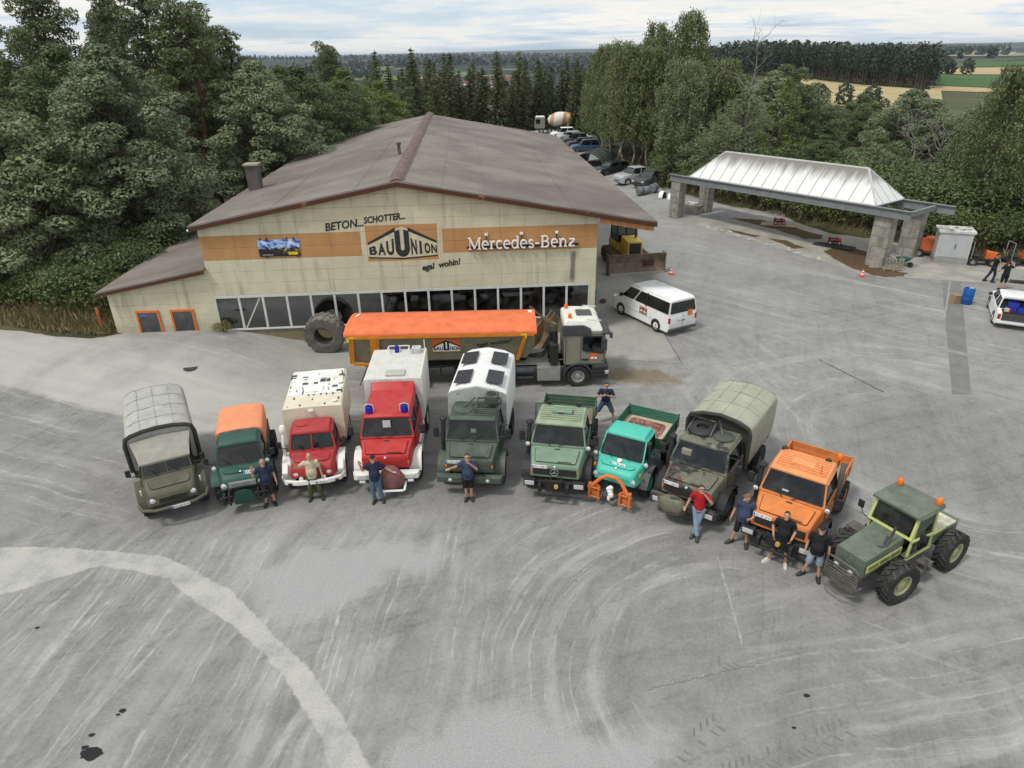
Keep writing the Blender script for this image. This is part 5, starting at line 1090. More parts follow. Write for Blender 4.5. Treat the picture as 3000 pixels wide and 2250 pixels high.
fl=MB(); pr=[(-1.03,1.2),(1.03,1.2),(1.03,2.60),(.9,2.70),(0,2.90),(-.9,2.70),(-1.03,2.60)]; fl.prism(pr,1,1.40,1.447); fl.build('tilt_front',mat('grey_tilt',(.38,.40,.39),.7,var=.12,bump=.4,bscale=5,dust=.1),t)
MB().lathe([(.34,0),(.35,.03),(.30,.05),(.001,.055)],(-.38,.82,2.33),'z',26).build('roof_hatch',mgreen,t,smooth=40); MB().cyl((-.40,.85,2.38),(-.02,1.15,2.62),.03,n=6).build('hatch_prop',mgreen,t)
rk=MB()
for x in (.05,.86): rk.bx(x-.02,x+.02,.5,1.3,2.46,2.50)
for y in (.5,.9,1.3): rk.bx(.05,.86,y-.02,y+.02,2.505,2.545)
for x in (.05,.86):
    for y in (.52,1.28): rk.bx(x-.015,x+.015,y-.015,y+.015,2.3,2.46)
rk.build('roof_rack',mgreen,t); MB().bx(.35,.80,.78,1.22,2.55,2.85).build('cooling_unit',mgreen,t,bevel=.03); MB().lathe([(.17,0),(.15,.03),(.10,.02),(.06,.03),(.001,.03)],(.575,1.0,2.851),'z',20).build('fan_grille',black,t)
MB().bx(-.05,.13,.06,.09,1.78,1.98).build('screen_unit',mat('grey_unit',(.2,.21,.22),.6),t)
# 6 pale green flatbed ---------------------------------------------------------
pgreen=mat('faded_green_paint',(.155,.235,.165),.55,var=.14,dust=.35,dustcol=(.33,.40,.32)); pgr=mat('bleached_green_roof',(.255,.315,.215),.7,var=.22,scale=2.5,dust=.45,dustcol=(.42,.42,.30)); bedG=mat('green_bed',(.045,.105,.065),.6,var=.15,dust=.25)
t=modern('flatbed_truck','pale faded-green truck with open green flatbed and bare front linkage',(1.50,19.05),R(-11.5),pgreen,dict(wb=2.9,roofM=pgr,bumper='bare',spots=True,plate='KW U 1200 H',arch=black,end=3.5,cab_end=1.40))
flatbed(t,1.62,3.75,.98,1.15,.42,bedG,planks=3)
MB().bx(-.30,.36,.72,1.05,2.352,2.47).build('roof_ventilator',pgreen,t,bevel=.03); MB().bx(-.12,.1,.70,.718,2.36,2.42).build('ventilator_slot',black,t)
for x in (-.5,.52): 
    o_=MB().bx(x-.10,x+.10,1.28,1.36,2.42,2.52).build('roof_lamp',black,t,bevel=.02); MB().cyl((x,1.32,2.34),(x,1.32,2.42),.02,n=6).build('lamp_bracket',black,o_)
MB().tube([(-1.0,1.52,1.3),(-1.0,1.52,2.3),(1.0,1.52,2.3),(1.0,1.52,1.3)],.03,8).build('load_guard',bedG,t)
MB().hexa([(-.62,.1,1.62),(-.12,.1,1.62),(-.15,.4,1.62),(-.55,.4,1.62),(-.58,.2,1.92),(-.2,.2,1.86),(-.2,.42,1.84),(-.55,.42,1.95)]).build('blue_bag',mat('blue_bag',(.05,.07,.40),.6,var=.4),t,bevel=.05)
# 7 turquoise ------------------------------------------------------------------
turq=mat('turquoise_paint',(.065,.46,.36),.4,var=.07,dust=.12,dustcol=(.3,.5,.45)); bedT=mat('worn_green_bed',(.030,.15,.095),.6,var=.25,dust=.2); bedI=mat('bed_inside_worn',(.10,.095,.055),.8,var=.4)
t,bo,rf=older('tipper_truck','turquoise small truck with open bed and orange front plough mount',(3.68,18.80),R(-29.5),turq,dict(wb=2.38,w=.78,T=.70,zt=2.02,zb=1.38,yf0=-.42,yf1=.05,cab_end=.86,nose=-.95,rad=.50,snork=1,rim=turq,lugs=16))
MB().bx(-.12,.24,.28,.46,2.135,2.158).build('roof_panel',turq,rf,bevel=.02)
flatbed(t,1.0,2.95,.94,1.22,.42,bedT,inm=bedI,planks=4,floorM=mat('sand_liner',(.52,.44,.31),.9,var=.08))
MB().panel([(-.70,1.8,1.225),(.62,1.7,1.225),(.60,2.7,1.225),(-.75,2.75,1.225)],.012,.2).build('rubble_load',simple_ground('red_white_rubble',(.16,.055,.05),(.26,.12,.10),4,5,(.6,.55,.5),9),t)
for s in (-1,1):
    lamp(t,(s*.62,-.945,.98),(0,-1,.12),.095,ring=chrome); arch(t,s*.815-.18,s*.815+.20,0,.50,.62,5,170,mat('grey_plastic_arch',(.075,.078,.08),.7,dust=.3),.05); MB().bx(s*.77-.03,s*.77+.03,-.72,-.62,1.10,1.2).build('indicator',amber,t,bevel=.015); lamp(t,(s*.86,-.45,1.42),(0,-1,.05),.075,name='work_lamp')
for k in range(4): MB().loft([[(-w_,-.94+.02*(w_>.5),.85+k*.06),(w_,-.94+.02*(w_>.5),.85+k*.06),(w_,-.965,.855+k*.06),(-w_,-.965,.855+k*.06)] for w_ in (.62,)]+[[(-.62,-.94,.885+k*.06),(.62,-.94,.885+k*.06),(.62,-.965,.88+k*.06),(-.62,-.965,.88+k*.06)]]).build('grille_fin',turq,t)
plate(t,(.0,-.655,1.335),(1,0,0),(0,.38,1),'ES MP 406'); MB().cyl((.0,-.80,1.265),(.0,-.82,1.295),.035,n=12).build('round_badge',white,t)
MB().prism([(-.07,0),(0,-.09),(.07,0),(.07,.09),(-.07,.09)],2,0,.006).build('shield_badge',platewhite,t,loc=(0,-.52,1.392),rot=(R(-69+90-2),0,0))
orP=mat('orange_plough_paint',(.60,.155,.03),.55,var=.15,dust=.2); pl=MB()
pl.tube([(-.62,-1.28,.70),(-.35,-1.18,1.02),(-.15,-1.14,1.14),(.15,-1.14,1.14),(.35,-1.18,1.02),(.62,-1.28,.70)],.065,8); 
for s in (-1,1):
    pl.bx(s*.52-.13,s*.52+.13,-1.24,-1.16,.34,.76).bx(s*.68-.04,s*.68+.04,-1.34,-1.20,.25,.80).bx(s*.36-.03,s*.36+.03,-1.34,-1.20,.25,.72).cyl((s*.30,-1.30,.32),(s*.76,-1.30,.32),.03,n=8).cyl((s*.30,-1.30,.66),(s*.76,-1.30,.66),.03,n=8)
plo=pl.build('plough_mount',orP,t,bevel=.01,seg=1); hp=MB(); rr=random.Random(8)
for k in range(5): hp.tube([(-.35+.05*k,-1.15,.9),(-.45+.12*k,-1.26,.55),(-.1+.05*k,-1.25,.32),(.35-.03*k,-1.22,.5),(.30,-1.1,.8)],.016,5)
hp.build('hydraulic_hose',black,plo); wc=MB()
for p,r_ in (((0,-1.24,.66),(.11,.08,.10)),((.02,-1.25,.80),(.09,.07,.08)),((.04,-1.26,.54),(.10,.08,.12)),((-.02,-1.27,.40),(.06,.06,.10)),((-.07,-1.25,.74),(.06,.06,.07))): wc.ell(p,r_,10,8)
wc.build('white_figure',white,plo,smooth=80)
# 8 camouflage ------------------------------------------------------------------
def camo_mat():
    d=ND('camouflage_paint'); n1=d.noise(d.pos,1.25,2,.45,.6); n2=d.noise(d.vec(d.add(d.x,7.0),d.y,d.z),1.5,2,.45,.6); f=d.noise(d.pos,6,6,.65)
    c=d.mix(d.mr(n1,.52,.545),(.13,.13,.095),(.030,.033,.032)); c=d.mix(d.mr(n2,.575,.60),c,(.105,.062,.050)); c=d.mix(d.mul(d.mr(f,.45,.7),.45),c,(.24,.235,.20))
    return d.out(c,.6)
camo=camo_mat(); tiltS=mat('sage_canvas',(.34,.345,.275),.9,var=.12,scale=2,bump=.35,bscale=10,dust=.15)
t=modern('camouflage_truck','camouflage painted truck with sage canvas tilt and open roof hatch',(5.78,17.63),R(-36),camo,dict(wb=3.25,ribs=False,rise=.08,arch=chassisM,star=False,end=4.3,rim=mat('grey_rim',(.12,.12,.11),.7),plate='RA Y 1300 H',steer=R(-6)))
tw_=tarp(t,1.62,4.35,1.04,1.15,2.52,2.74,tiltS,name='tilt',r=.14,ribs=3,n=12,sag=.02,wr=.012,seamM=mat('sage_seam',(.22,.225,.18),.9))
mb=MB(); pr=[(1.03,1.2),(1.04,2.3),(.95,2.52),(.5,2.66),(0,2.74)]; mb.tube([(x,1.50,z) for x,z in pr]+[(-x,1.50,z) for x,z in pr[::-1][1:]],.06,8); mb.build('tilt_hoop',canvasD,t,smooth=50)
MB().prism([(-1.0,1.2),(1.0,1.2),(1.0,2.35),(.5,2.55),(0,2.62),(-.5,2.55),(-1.0,2.35)],1,1.615,1.645).build('tilt_front',canvasD,t)
flatbed(t,1.66,4.30,1.0,1.08,.45,camo,planks=2)
MB().lathe([(.33,0),(.345,.03),(.30,.05),(.001,.055)],(.38,.92,2.335),'z',26).build('roof_hatch',mat('dark_camo_green',(.05,.058,.048),.6,dust=.2),t,smooth=40); MB().cyl((.35,.9,2.40),(.05,1.35,2.62),.022,n=6).build('hatch_prop',camo,t)
MB().tube([(-.72,.62,2.38),(-.70,1.2,2.62),(.02,1.2,2.62),(.04,.62,2.38)],.022,6).build('hatch_frame',camo,t)
MB().lathe([(.20,-.12),(.40,-.13),(.47,-.06),(.47,.06),(.40,.13),(.20,.12)],(-.35,1.0,2.33),'z',26,closed=True).build('tyre_or_hatch_ring',black,t,smooth=40)  # sunk black ring stands in for the shaded open hatch, no tyre here
cov=MB(); rr=random.Random(9); secs=[]
for z,r_ in ((.45,.30),(.58,.46),(.78,.48),(.95,.42),(1.05,.20)): secs.append([(-.28+r_*math.cos(a*PI/8)*rr.uniform(.92,1.08),-1.18+r_*.45*math.sin(a*PI/8)*rr.uniform(.92,1.08),z) for a in range(16)])
cov.loft(secs); cov.build('winch_cover',camo,t,smooth=60)
MB().bx(-.62,-.30,.05,.25,1.68,2.02).build('grey_box',mat('box_grey_green',(.24,.24,.19),.7),t,bevel=.02); MB().hexa([(-.45,-.02,1.66),(-.1,-.02,1.66),(-.1,.12,1.66),(-.45,.12,1.66),(-.4,.0,1.72),(-.15,.0,1.74),(-.15,.1,1.73),(-.4,.1,1.72)]).build('cloth',mat('teal_cloth',(.08,.16,.17),.8),t)
# 9 orange ------------------------------------------------------------------------
orp=mat('municipal_orange',(.62,.19,.045),.5,var=.14,dust=.35,dustcol=(.62,.33,.18)); orr=mat('faded_orange_roof',(.70,.27,.10),.6,var=.12,scale=2.5,dust=.3,dustcol=(.62,.40,.27))
t=modern('orange_flatbed_truck','orange municipal truck with ribbed roof and orange flatbed',(8.03,15.90),R(-37),orp,dict(wb=2.65,roofM=orr,bumper='bare',spots=True,plate='VS UP 18 H',end=3.1,cab_end=1.36,rim=orp,zt=2.26,track=1.80))
flatbed(t,1.60,3.35,.96,1.18,.42,orp,planks=2,floorM=mat('dusty_floor',(.33,.30,.25),.9))
rr_=MB().loft([rsec(.62,.33,2.36,2.39,.31,.03),rsec(.66,.36,2.36,2.42,.33,.04),rsec(1.02,.36,2.36,2.42,.33,.04),rsec(1.06,.33,2.36,2.39,.31,.03)]).build('roof_hatch',orr,t,smooth=40)
for x in (-.70,.55): MB().lathe([(.09,0),(.09,.05),(.05,.09),(.001,.09)],(x,1.30,2.36),'z',14).build('roof_cap',black,t)
MB().cyl((.80,1.50,2.1),(.80,1.50,2.42),.02,n=6).build('beacon_stalk',black,t); MB().lathe([(.085,0),(.09,.03),(.08,.15),(.05,.19),(.001,.20)],(.80,1.50,2.42),'z',16).build('beacon',amber,t,smooth=50)
MB().tube([(.97,1.30,.8),(.97,1.30,1.6),(.97,1.32,2.25),(.97,1.40,2.40)],.08,12).build('exhaust_stack',mat('sooty_steel',(.10,.095,.085),.7,var=.3,dust=.3),t,smooth=50); MB().cyl((.55,.42,2.32),(.55,.44,2.66),.008,n=5).build('aerial',black,t)
MB().bx(-.30,-.12,.0,.02,1.66,1.80).build('paper_notice',mat('paper_pale',(.6,.62,.62),.8),t)
# 10 four-wheel tractor --------------------------------------------------------------
mtR=mat('dusty_lime_rim',(.36,.37,.19),.7,var=.2,dust=.8,dustcol=(.36,.35,.28)); mtG=mat('tractor_green',(.092,.118,.085),.5,var=.16,dust=.55,dustcol=(.28,.31,.26)); mtY=mat('tractor_lime',(.50,.54,.19),.5,var=.10,dust=.2,dustcol=(.5,.5,.36)); mud=mat('muddy_steel',(.10,.092,.08),.9,var=.3,dust=.5)
t=thing('tractor','green and lime four-wheel tractor with glazed cab and chevron tyres','tractor',(9.66,14.18,0),R(-60)); rad=.60; wb=2.45; tr=1.62
for y in (0,wb):
    for s in (-1,1): wheel(t,s*tr/2,y,rad,.38,mtR,18,.05,.26,R(-8) if y==0 else 0,ri=.30)
MB().bx(-.30,.30,-1.05,3.05,.62,.92).build('chassis_frame',mud,t,bevel=.02)
for y in (0,wb): MB().cyl((-.62,y,rad),(.62,y,rad),.10,n=12).ell((0,y,rad),(.22,.22,.2),12,8).build('axle',mud,t,smooth=45)
mb=MB()
for s in (-1,1):
    for k in range(6): mb.lathe([(.085,0),(.105,.018),(.085,.036)],(s*.47,.22,.66+k*.06),'z',12)
mb.build('spring',mud,t)
bo=MB().loft([rsec(-1.06,.41,.92,1.46,.41,.03),rsec(-.2,.42,.92,1.53,.42,.03),rsec(.52,.43,.92,1.60,.43,.03)]).build('bonnet',mtG,t,smooth=35)
for s in (-1,1):
    q=[(s*.432,-.98,1.06),(s*.446,.48,1.10),(s*.446,.48,1.34),(s*.432,-.98,1.28)]; q=q if s>0 else [q[1],q[0],q[3],q[2]]
    o_=MB().panel(q,.014,.02).build('side_panel',mtY,bo)
    for k in range(3): MB().panel(q,.006,.01,.04+.31*k+.02,.04+.31*(k+1)-.02,.25,.75,.0145).build('side_vent',mat('vent_olive',(.16,.17,.06),.6),o_)
star(t,(0,-1.075,1.28),(1,0,0),(0,0,1),.095,mat('dark_star',(.2,.21,.19),.5)); MB().cyl((.28,-.1,1.52),(.28,-.02,1.75),.045,n=8).tube([(.22,-.30,1.52),(.30,-.28,1.53),(.34,-.15,1.53),(.33,0,1.70),(.34,.1,2.05)],.035,8).build('exhaust_stack',mat('exhaust_dark',(.06,.065,.06),.6),t)
gd=MB()
for s in (-1,1): gd.tube([(s*.46,-1.05,.62),(s*.46,-1.30,.64),(s*.44,-1.32,1.20),(s*.36,-1.32,1.27),(0,-1.32,1.27)],.028,8)
for k in range(6): gd.bx(-.44,.44,-1.325,-1.305,.60+k*.09,.635+k*.09)
gd.bx(-.40,.40,-1.30,-1.06,.50,.62).build('front_guard',mud,t)
for s in (-1,1): lamp(t,(s*.20,-1.28,1.05),(0,-1,0),.09,ring=mud)
MB().tube([(-.5,-1.32,.55),(-.3,-1.46,.40),(.1,-1.48,.38),(.5,-1.34,.5)],.025,6).build('tow_chain',mud,t)
# cab
zb=1.22; zt=2.28; gf=glassD; B=.62; T=.60
pil=MB()
def pb(p,q,r=.036): pil.cyl(p,q,r,n=6)
fr_=[(-B,.48,1.60),(B,.48,1.60),(T,.66,zt),(-T,.66,zt)]; re_=[(B,1.62,1.35),(-B,1.62,1.35),(-T,1.56,zt),(T,1.56,zt)]
pil.ring(fr_,.07,.06,.03,-.06); pil.ring(re_,.07,.06,.03,-.06)
for s in (-1,1):
    q=[(s*B,.50,.92),(s*B,1.62,.92),(s*T,1.56,zt),(s*T,.66,zt)]; q=q if s>0 else [q[1],q[0],q[3],q[2]]
    pil.ring(q,.07,.05,.03,-.05); pb((s*B,.52,1.58),(s*B,1.60,1.45)); MB().panel(q,.006,.02,.09,.91,.05,.27,-.03).build('door_glass',gf,t); MB().panel(q,.006,.02,.09,.91,.33,.95,-.03).build('side_window',gf,t)
pil.build('cab_frame',mtY,t,smooth=40); MB().panel(fr_,.006,.02,.07,.93,.07,.94,-.03).build('windscreen',gf,t); MB().panel(re_,.006,.02,.07,.93,.07,.94,-.03).build('rear_window',gf,t)
MB().loft([rsec(.52,.66,zt,zt+.06,.63,.03,crown=.01),rsec(.66,.70,zt,zt+.10,.66,.04,crown=.02),rsec(1.55,.70,zt,zt+.10,.66,.04,crown=.02),rsec(1.72,.66,zt,zt+.06,.63,.03,crown=.01)]).build('cab_roof',mtG,t,smooth=40)
for (x,y) in ((-.52,1.50),(.56,1.50)): MB().lathe([(.075,0),(.085,.03),(.08,.15),(.05,.19),(.001,.20)],(x,y,zt+.10),'z',16).build('beacon',amber,t,smooth=50)
MB().bx(-.55,.55,.55,1.55,.86,.92).build('cab_floor',interior,t); seat(t,0,1.15,.95,w=.24); steering(t,(0,.78,1.50),.20); MB().bx(-.35,.35,.56,.72,1.1,1.45).build('dashboard',interior,t,bevel=.03)
MB().bx(-.40,-.15,1.3,1.5,1.6,2.0).build('headrest',seatM,t,bevel=.05)
for s in (-1,1):
    MB().bx(s*.80-.26,s*.80+.26,.30,.70,1.10,1.14).build('front_mudguard',mud,t) if s<0 else MB().bx(.45,.62,.50,1.0,1.02,1.06).build('front_mudguard',mud,t)
    MB().tube([(s*.62,.62,1.45),(s*.80,.52,1.62),(s*.88,.50,1.85)],.012,6).build('mirror_arm',black,t); MB().bx(s*.88-.09,s*.88+.09,.47,.51,1.78,2.02).build('mirror',black,t,bevel=.02)
    MB().bx(min(s*.62,s*.92),max(s*.62,s*.92),1.02,1.42,.42,.47).bx(min(s*.62,s*.92),max(s*.62,s*.92),1.05,1.40,.70,.74).bx(s*.90-.02,s*.90+.02,1.03,1.07,.42,.95).build('step',mud,t)
rb=MB().loft([rsec(1.72,.56,.92,1.22,.54,.03),rsec(2.95,.58,.92,1.20,.56,.03)]).build('rear_deck',mtG,t,smooth=35)
MB().panel([(-.50,2.2,1.215),(.52,2.15,1.215),(.54,2.95,1.20),(-.52,2.92,1.20)],.03,.06).build('dusty_sacking',mat('pale_sacking',(.52,.51,.42),.9,var=.3,bump=.8,bscale=14),rb); MB().bx(.10,.55,1.85,2.3,1.222,1.235).build('white_board',white,rb)
for s in (-1,1):
    MB().cyl((s*.56,1.70,1.30),(s*.56,2.25,1.32),.04,n=6).build('deck_rail',mtY,t)
MB().hexa([(-.55,2.9,1.0),(.55,2.9,1.0),(.5,3.15,1.05),(-.5,3.15,1.05),(-.55,2.9,1.2),(.55,2.9,1.2),(.5,3.15,1.2),(-.5,3.15,1.2)]).build('tail_flap',mtG,t,bevel=.02)
# ================================================================ dump lorry: tractor unit + tipping trailer
stone=mat('stone_grey_cab',(.205,.195,.150),.4,var=.06,dust=.2); darkP=mat('dark_grey_plastic',(.035,.038,.045),.6,dust=.25); orT=mat('trailer_orange',(.62,.215,.012),.5,var=.12,dust=.2); tarpO=mat('orange_tarpaulin',(.70,.155,.055),.75,var=.14,scale=2.2,bump=.5,bscale=7,dust=.25,dustcol=(.75,.42,.28)); bodyG=mat('trailer_olive_grey',(.20,.185,.125),.55,var=.14,dust=.3)
# local: front = +X, right side (towards camera) = -Y
lt=thing('tractor_unit','grey lorry tractor unit with white roof and two amber beacons before the hall','lorry',(2.89,27.72,0),R(.5))
wr=.50
def wheelX(root,x,y,rad,w,rimM,n=22,h=.018,bolts=10):
    e=wheel(root,1,x,rad,w,rimM,n,h,.05,0,bolts,ri=rad*.56); e.location=(x,y,rad); e.rotation_euler=(0,0,-PI/2 if y<0 else PI/2); return e
silver=mat('silver_rim',(.42,.42,.41),.45,metal=.6,dust=.2)
for x in (0,-3.2,-4.5):
    for y in (-1.02,1.02): wheelX(lt,x,y,wr,.32,silver)
lt_f=MB().bx(-5.2,1.0,-.42,-.32,.70,.95).bx(-5.2,1.0,.32,.42,.70,.95).bx(-5.2,-5.1,-.32,.32,.7,.95); lt_f.build('chassis_frame',chassisM,lt)
MB().bx(-5.1,-1.25,-.85,.85,.97,1.0).build('deck_plate',mat('deck_checker',(.28,.275,.26),.7,dust=.4),lt); MB().cyl((-3.6,0,1.0),(-3.6,0,1.14),.45,n=24).build('fifth_wheel',chassisM,lt)
cab=MB().loft([[(-.62,-1.17,1.05),(1.12,-1.17,1.05),(1.20,-1.17,1.62),(1.10,-1.16,2.42),(.98,-1.12,2.60),(-.62,-1.12,2.60)],[(-.62,1.17,1.05),(1.12,1.17,1.05),(1.20,1.17,1.62),(1.10,1.16,2.42),(.98,1.12,2.60),(-.62,1.12,2.60)]]); cabo=cab.build('cab_shell',stone,lt,bevel=.05)
MB().loft([[( -.64,-1.10,2.58),(.98,-1.10,2.58),(1.02,-1.08,2.64),(.86,-.95,2.92),(.55,-.90,3.02),(-.45,-.90,3.04),(-.62,-.98,2.92)],[(-.64,1.10,2.58),(.98,1.10,2.58),(1.02,1.08,2.64),(.86,.95,2.92),(.55,.90,3.02),(-.45,.90,3.04),(-.62,.98,2.92)]]).build('cab_roof',mat('white_cab_roof',(.70,.70,.64),.45,dust=.2),lt,bevel=.05)
MB().panel([(-.05,-.35,3.045),(.62,-.35,3.032),(.62,.35,3.032),(-.05,.35,3.045)],.03,.06).build('roof_hatch',mat('tinted_hatch',(.09,.09,.095),.3),lt)
for y in (-.88,.88): MB().cyl((.35,y,3.06),(.95,y,3.0),.02,n=6).build('roof_rail',white,lt)
for (x,y) in ((-.42,.62),(-.36,-.62)): MB().lathe([(.075,0),(.085,.03),(.08,.15),(.05,.20),(.001,.21)],(x,y,3.04),'z',16).build('beacon',amber,lt,smooth=50)
q=[(.15,-1.178,1.72),(1.08,-1.178,1.58),(1.03,-1.168,2.40),(.15,-1.168,2.40)]
dr=MB().ring([(.08,-1.176,1.12),(1.10,-1.176,1.12),(1.08,-1.164,2.46),(.08,-1.164,2.46)],.012,.006,.04).build('door_gap',black,lt); wdw=MB().panel(q,.014,.10,seg=4).build('side_window',glassmat('lorry_glass',(.10,.11,.11),.08),lt); MB().ring(q,.05,.02,.12,seg=4).build('window_frame',black,wdw)
MB().bx(.14,.44,-1.205,-1.172,1.28,1.36).build('door_handle',black,lt,bevel=.02); MB().bx(-.58,-.56,-1.18,-1.17,1.1,2.5).build('panel_seam',black,lt)
ds=MB().panel([(.50,-1.18,1.32),(.82,-1.18,1.32),(.82,-1.179,1.62),(.50,-1.179,1.62)],.003).build('door_sticker',mat('sticker_orange',(.62,.14,.03),.5),lt)
MB().prism([(.52,1.34),(.80,1.34),(.80,1.40),(.66,1.46),(.52,1.40)],1,-1.188,-1.1835).build('sticker_roof',platewhite,ds); MB().bx(.645,.675,-1.191,-1.1885,1.34,1.46).build('sticker_mark',ink,ds); MB().panel([(1.0,-1.18,1.22),(1.08,-1.18,1.22),(1.08,-1.18,1.27),(1.0,-1.18,1.27)],.003).build('small_badge',redlens,lt)
for y in (-1,1): MB().loft([[(-.72,y*1.13-.05,2.42),(.55,y*1.13-.05,2.42),(.50,y*1.10-.05,2.72),(.2,y*1.06-.05,2.86),(-.72,y*1.06-.05,2.86)],[(-.72,y*1.13+.05,2.42),(.55,y*1.13+.05,2.42),(.50,y*1.10+.05,2.72),(.2,y*1.06+.05,2.86),(-.72,y*1.06+.05,2.86)]]).build('side_deflector',darkP,lt,bevel=.04)
vi=MB().bx(.98,1.35,-1.2,1.2,2.46,2.56).build('sun_visor',darkP,lt,bevel=.03); MB().bx(1.30,1.42,-1.32,-1.10,2.32,2.58).build('mirror',darkP,lt,bevel=.05); MB().bx(1.30,1.42,1.10,1.32,2.32,2.58).build('mirror',darkP,lt,bevel=.05)
MB().bx(.95,1.20,-1.30,-1.19,1.75,2.30).build('door_mirror',darkP,lt,bevel=.04)
ws=[(1.215,-1.08,1.62),(1.215,1.08,1.62),(1.115,1.04,2.44),(1.115,-1.04,2.44)]; MB().panel(ws,.012,.08).build('windscreen',MATS['lorry_glass'],lt)
MB().bx(.60,1.32,-1.20,1.20,.38,1.04).build('bumper',darkP,lt,bevel=.05); MB().bx(1.15,1.335,-1.215,-1.0,.62,.80).build('headlight',chrome,lt,bevel=.03); MB().bx(1.15,1.335,1.0,1.215,.62,.80).build('headlight',chrome,lt,bevel=.03)
for k in range(3): MB().bx(.62,1.2,-1.225,-1.201,.52+k*.17,.56+k*.17).build('cab_step',chassisM,lt)
for y in (-1.02,1.02):
    a_=MB(); A=[R(8+164*i/12) for i in range(13)]
    for i in range(12):
        p=[(math.cos(A[i])*.66,.5+math.sin(A[i])*.64),(math.cos(A[i+1])*.66,.5+math.sin(A[i+1])*.64),(math.cos(A[i+1])*.60,.5+math.sin(A[i+1])*.57),(math.cos(A[i])*.60,.5+math.sin(A[i])*.57)]; a_.prism(p,1,y-.19,y+.19)
    a_.build('mudguard',darkP,lt)
tk=MB().bx(-1.78,-.78,-1.22,-.55,.34,.92).build('fuel_tank',mat('alloy_tank',(.36,.35,.33),.5,metal=.4,dust=.3),lt,bevel=.03)
for k in range(9): MB().bx(-1.70+k*.10,-1.66+k*.10,-1.232,-1.2205,.42,.72).build('tank_rib',MATS['alloy_tank'],tk)
MB().bx(-1.79,-.77,-1.23,-.54,.925,.96).build('tank_step',alum,tk)
MB().cyl((-2.7,-.95,.72),(-1.95,-.95,.72),.17,n=16).cyl((-2.7,-.95,.42),(-1.95,-.95,.42),.13,n=16).build('air_tank',darkP,lt,smooth=40)
MB().bx(-1.22,-.85,-1.0,-.5,1.05,1.95).bx(-1.2,-.9,-.3,.3,1.05,2.3).build('intake_stack',chassisM,lt,bevel=.03); MB().cyl((-1.0,-.7,1.95),(-1.0,-.7,2.5),.09,n=12).build('exhaust_stack',chassisM,lt,smooth=40)
ho=MB()
for k in range(4): ho.tube([(-1.1,-.3+.15*k,1.6),(-1.5,-.35+.17*k,1.12),(-2.0,-.2+.1*k,1.06),(-2.6,.0,1.3)],.022,6)
ho.build('coiled_hose',black,lt)
# trailer: local origin at the rear bottom, +X forward
tr_=thing('tipping_trailer','orange and grey tipping trailer covered by a bright orange tarpaulin','trailer',(-6.75,27.66,0),R(.5)); TL=7.75
for x in (1.1,2.4):
    for y in (-1.02,1.02): wheelX(tr_,x,y,wr,.34,silver)
MB().bx(.2,7.4,-.45,-.33,.85,1.10).bx(.2,7.4,.33,.45,.85,1.10).build('chassis_frame',chassisM,tr_)
secs=[]
for x,zb_,zt_ in ((-.25,1.18,2.55),(0.02,1.15,2.62),(TL-.35,1.20,2.62),(TL,1.75,2.60)):
    secs.append([(x,-.62,zb_),(x,-1.02,zb_+.20),(x,-1.24,zt_-.12),(x,-1.24,zt_),(x,1.24,zt_),(x,1.24,zt_-.12),(x,1.02,zb_+.20),(x,.62,zb_)])
MB().loft(secs).build('tipper_body',bodyG,tr_)
for y in (-1,1):
    MB().bx(-.28,TL-.02,y*1.27-.05,y*1.27+.05,2.50,2.66).build('top_rail',orT,tr_,bevel=.02)
    def sp(x0,x1,sl=0.0): 
        P=[(x0+sl,y*1.255,2.50),(x1+sl,y*1.255,2.50),(x1,y*1.05,1.30),(x0,y*1.05,1.30)]
        mb=MB(); nx=[(p[0],p[1]+y*.06,p[2]) for p in P]; mb.hexa([P[3],P[2],nx[2],nx[3],P[0],P[1],nx[1],nx[0]]) if y<0 else mb.hexa([nx[3],nx[2],P[2],P[3],nx[0],nx[1],P[1],P[0]]); mb.build('rib_post',orT,tr_,bevel=.01)
    sp(-.26,-.05,.12); sp(.66,1.05,.1); sp(TL-.85,TL-.68,.35)
    MB().bx(-.1,1.2,y*1.09-.05,y*1.09+.05,1.20,1.32).build('lower_rail',orT,tr_)
lp=[(3.35,-1.262,2.46),(4.55,-1.262,2.46)]
def side(u,v): z=1.80+v*.62; return (3.35+u*1.22, -(1.02+.22*(z-1.35)/1.15)-.014, z)
MB().panel([side(0,0),side(1,0),side(1,1),side(0,1)],.004).build('logo_panel',MATS['sticker_orange'],tr_)
mb=MB(); n_=(Vector(side(1,0))-Vector(side(0,0))).cross(Vector(side(0,1))-Vector(side(0,0))).normalized()
def sidepoly(pts,m,nm,l): 
    mb=MB(); P=[Vector(side(u,v))+n_*l for u,v in pts]; mb.add(P,[tuple(range(len(P)))]); return mb.build(nm,m,tr_)
sidepoly([(.02,.02),(.98,.02),(.98,.45),(.5,.88),(.02,.45)],platewhite,'logo_field',.0055); sidepoly([(.02,.46),(.5,.92),(.5,.80),(.02,.36)],ink,'logo_mark',.007); sidepoly([(.98,.46),(.98,.36),(.5,.80),(.5,.92)],ink,'logo_mark',.007); sidepoly([(.40,.10),(.60,.10),(.60,.80),(.53,.80),(.53,.22),(.47,.22),(.47,.80),(.40,.80)],ink,'logo_mark',.0085)
ux_=(Vector(side(1,0))-Vector(side(0,0))).normalized(); uy_=(Vector(side(0,1))-Vector(side(0,0))).normalized()
for s_,u0 in (('BAU',.03),('NION',.62)): text(s_,.26,'logo_text',ink,tr_,frame(Vector(side(u0,.12))+n_*.009,ux_,uy_),.001,offset=.006,align='LEFT',width=.42)
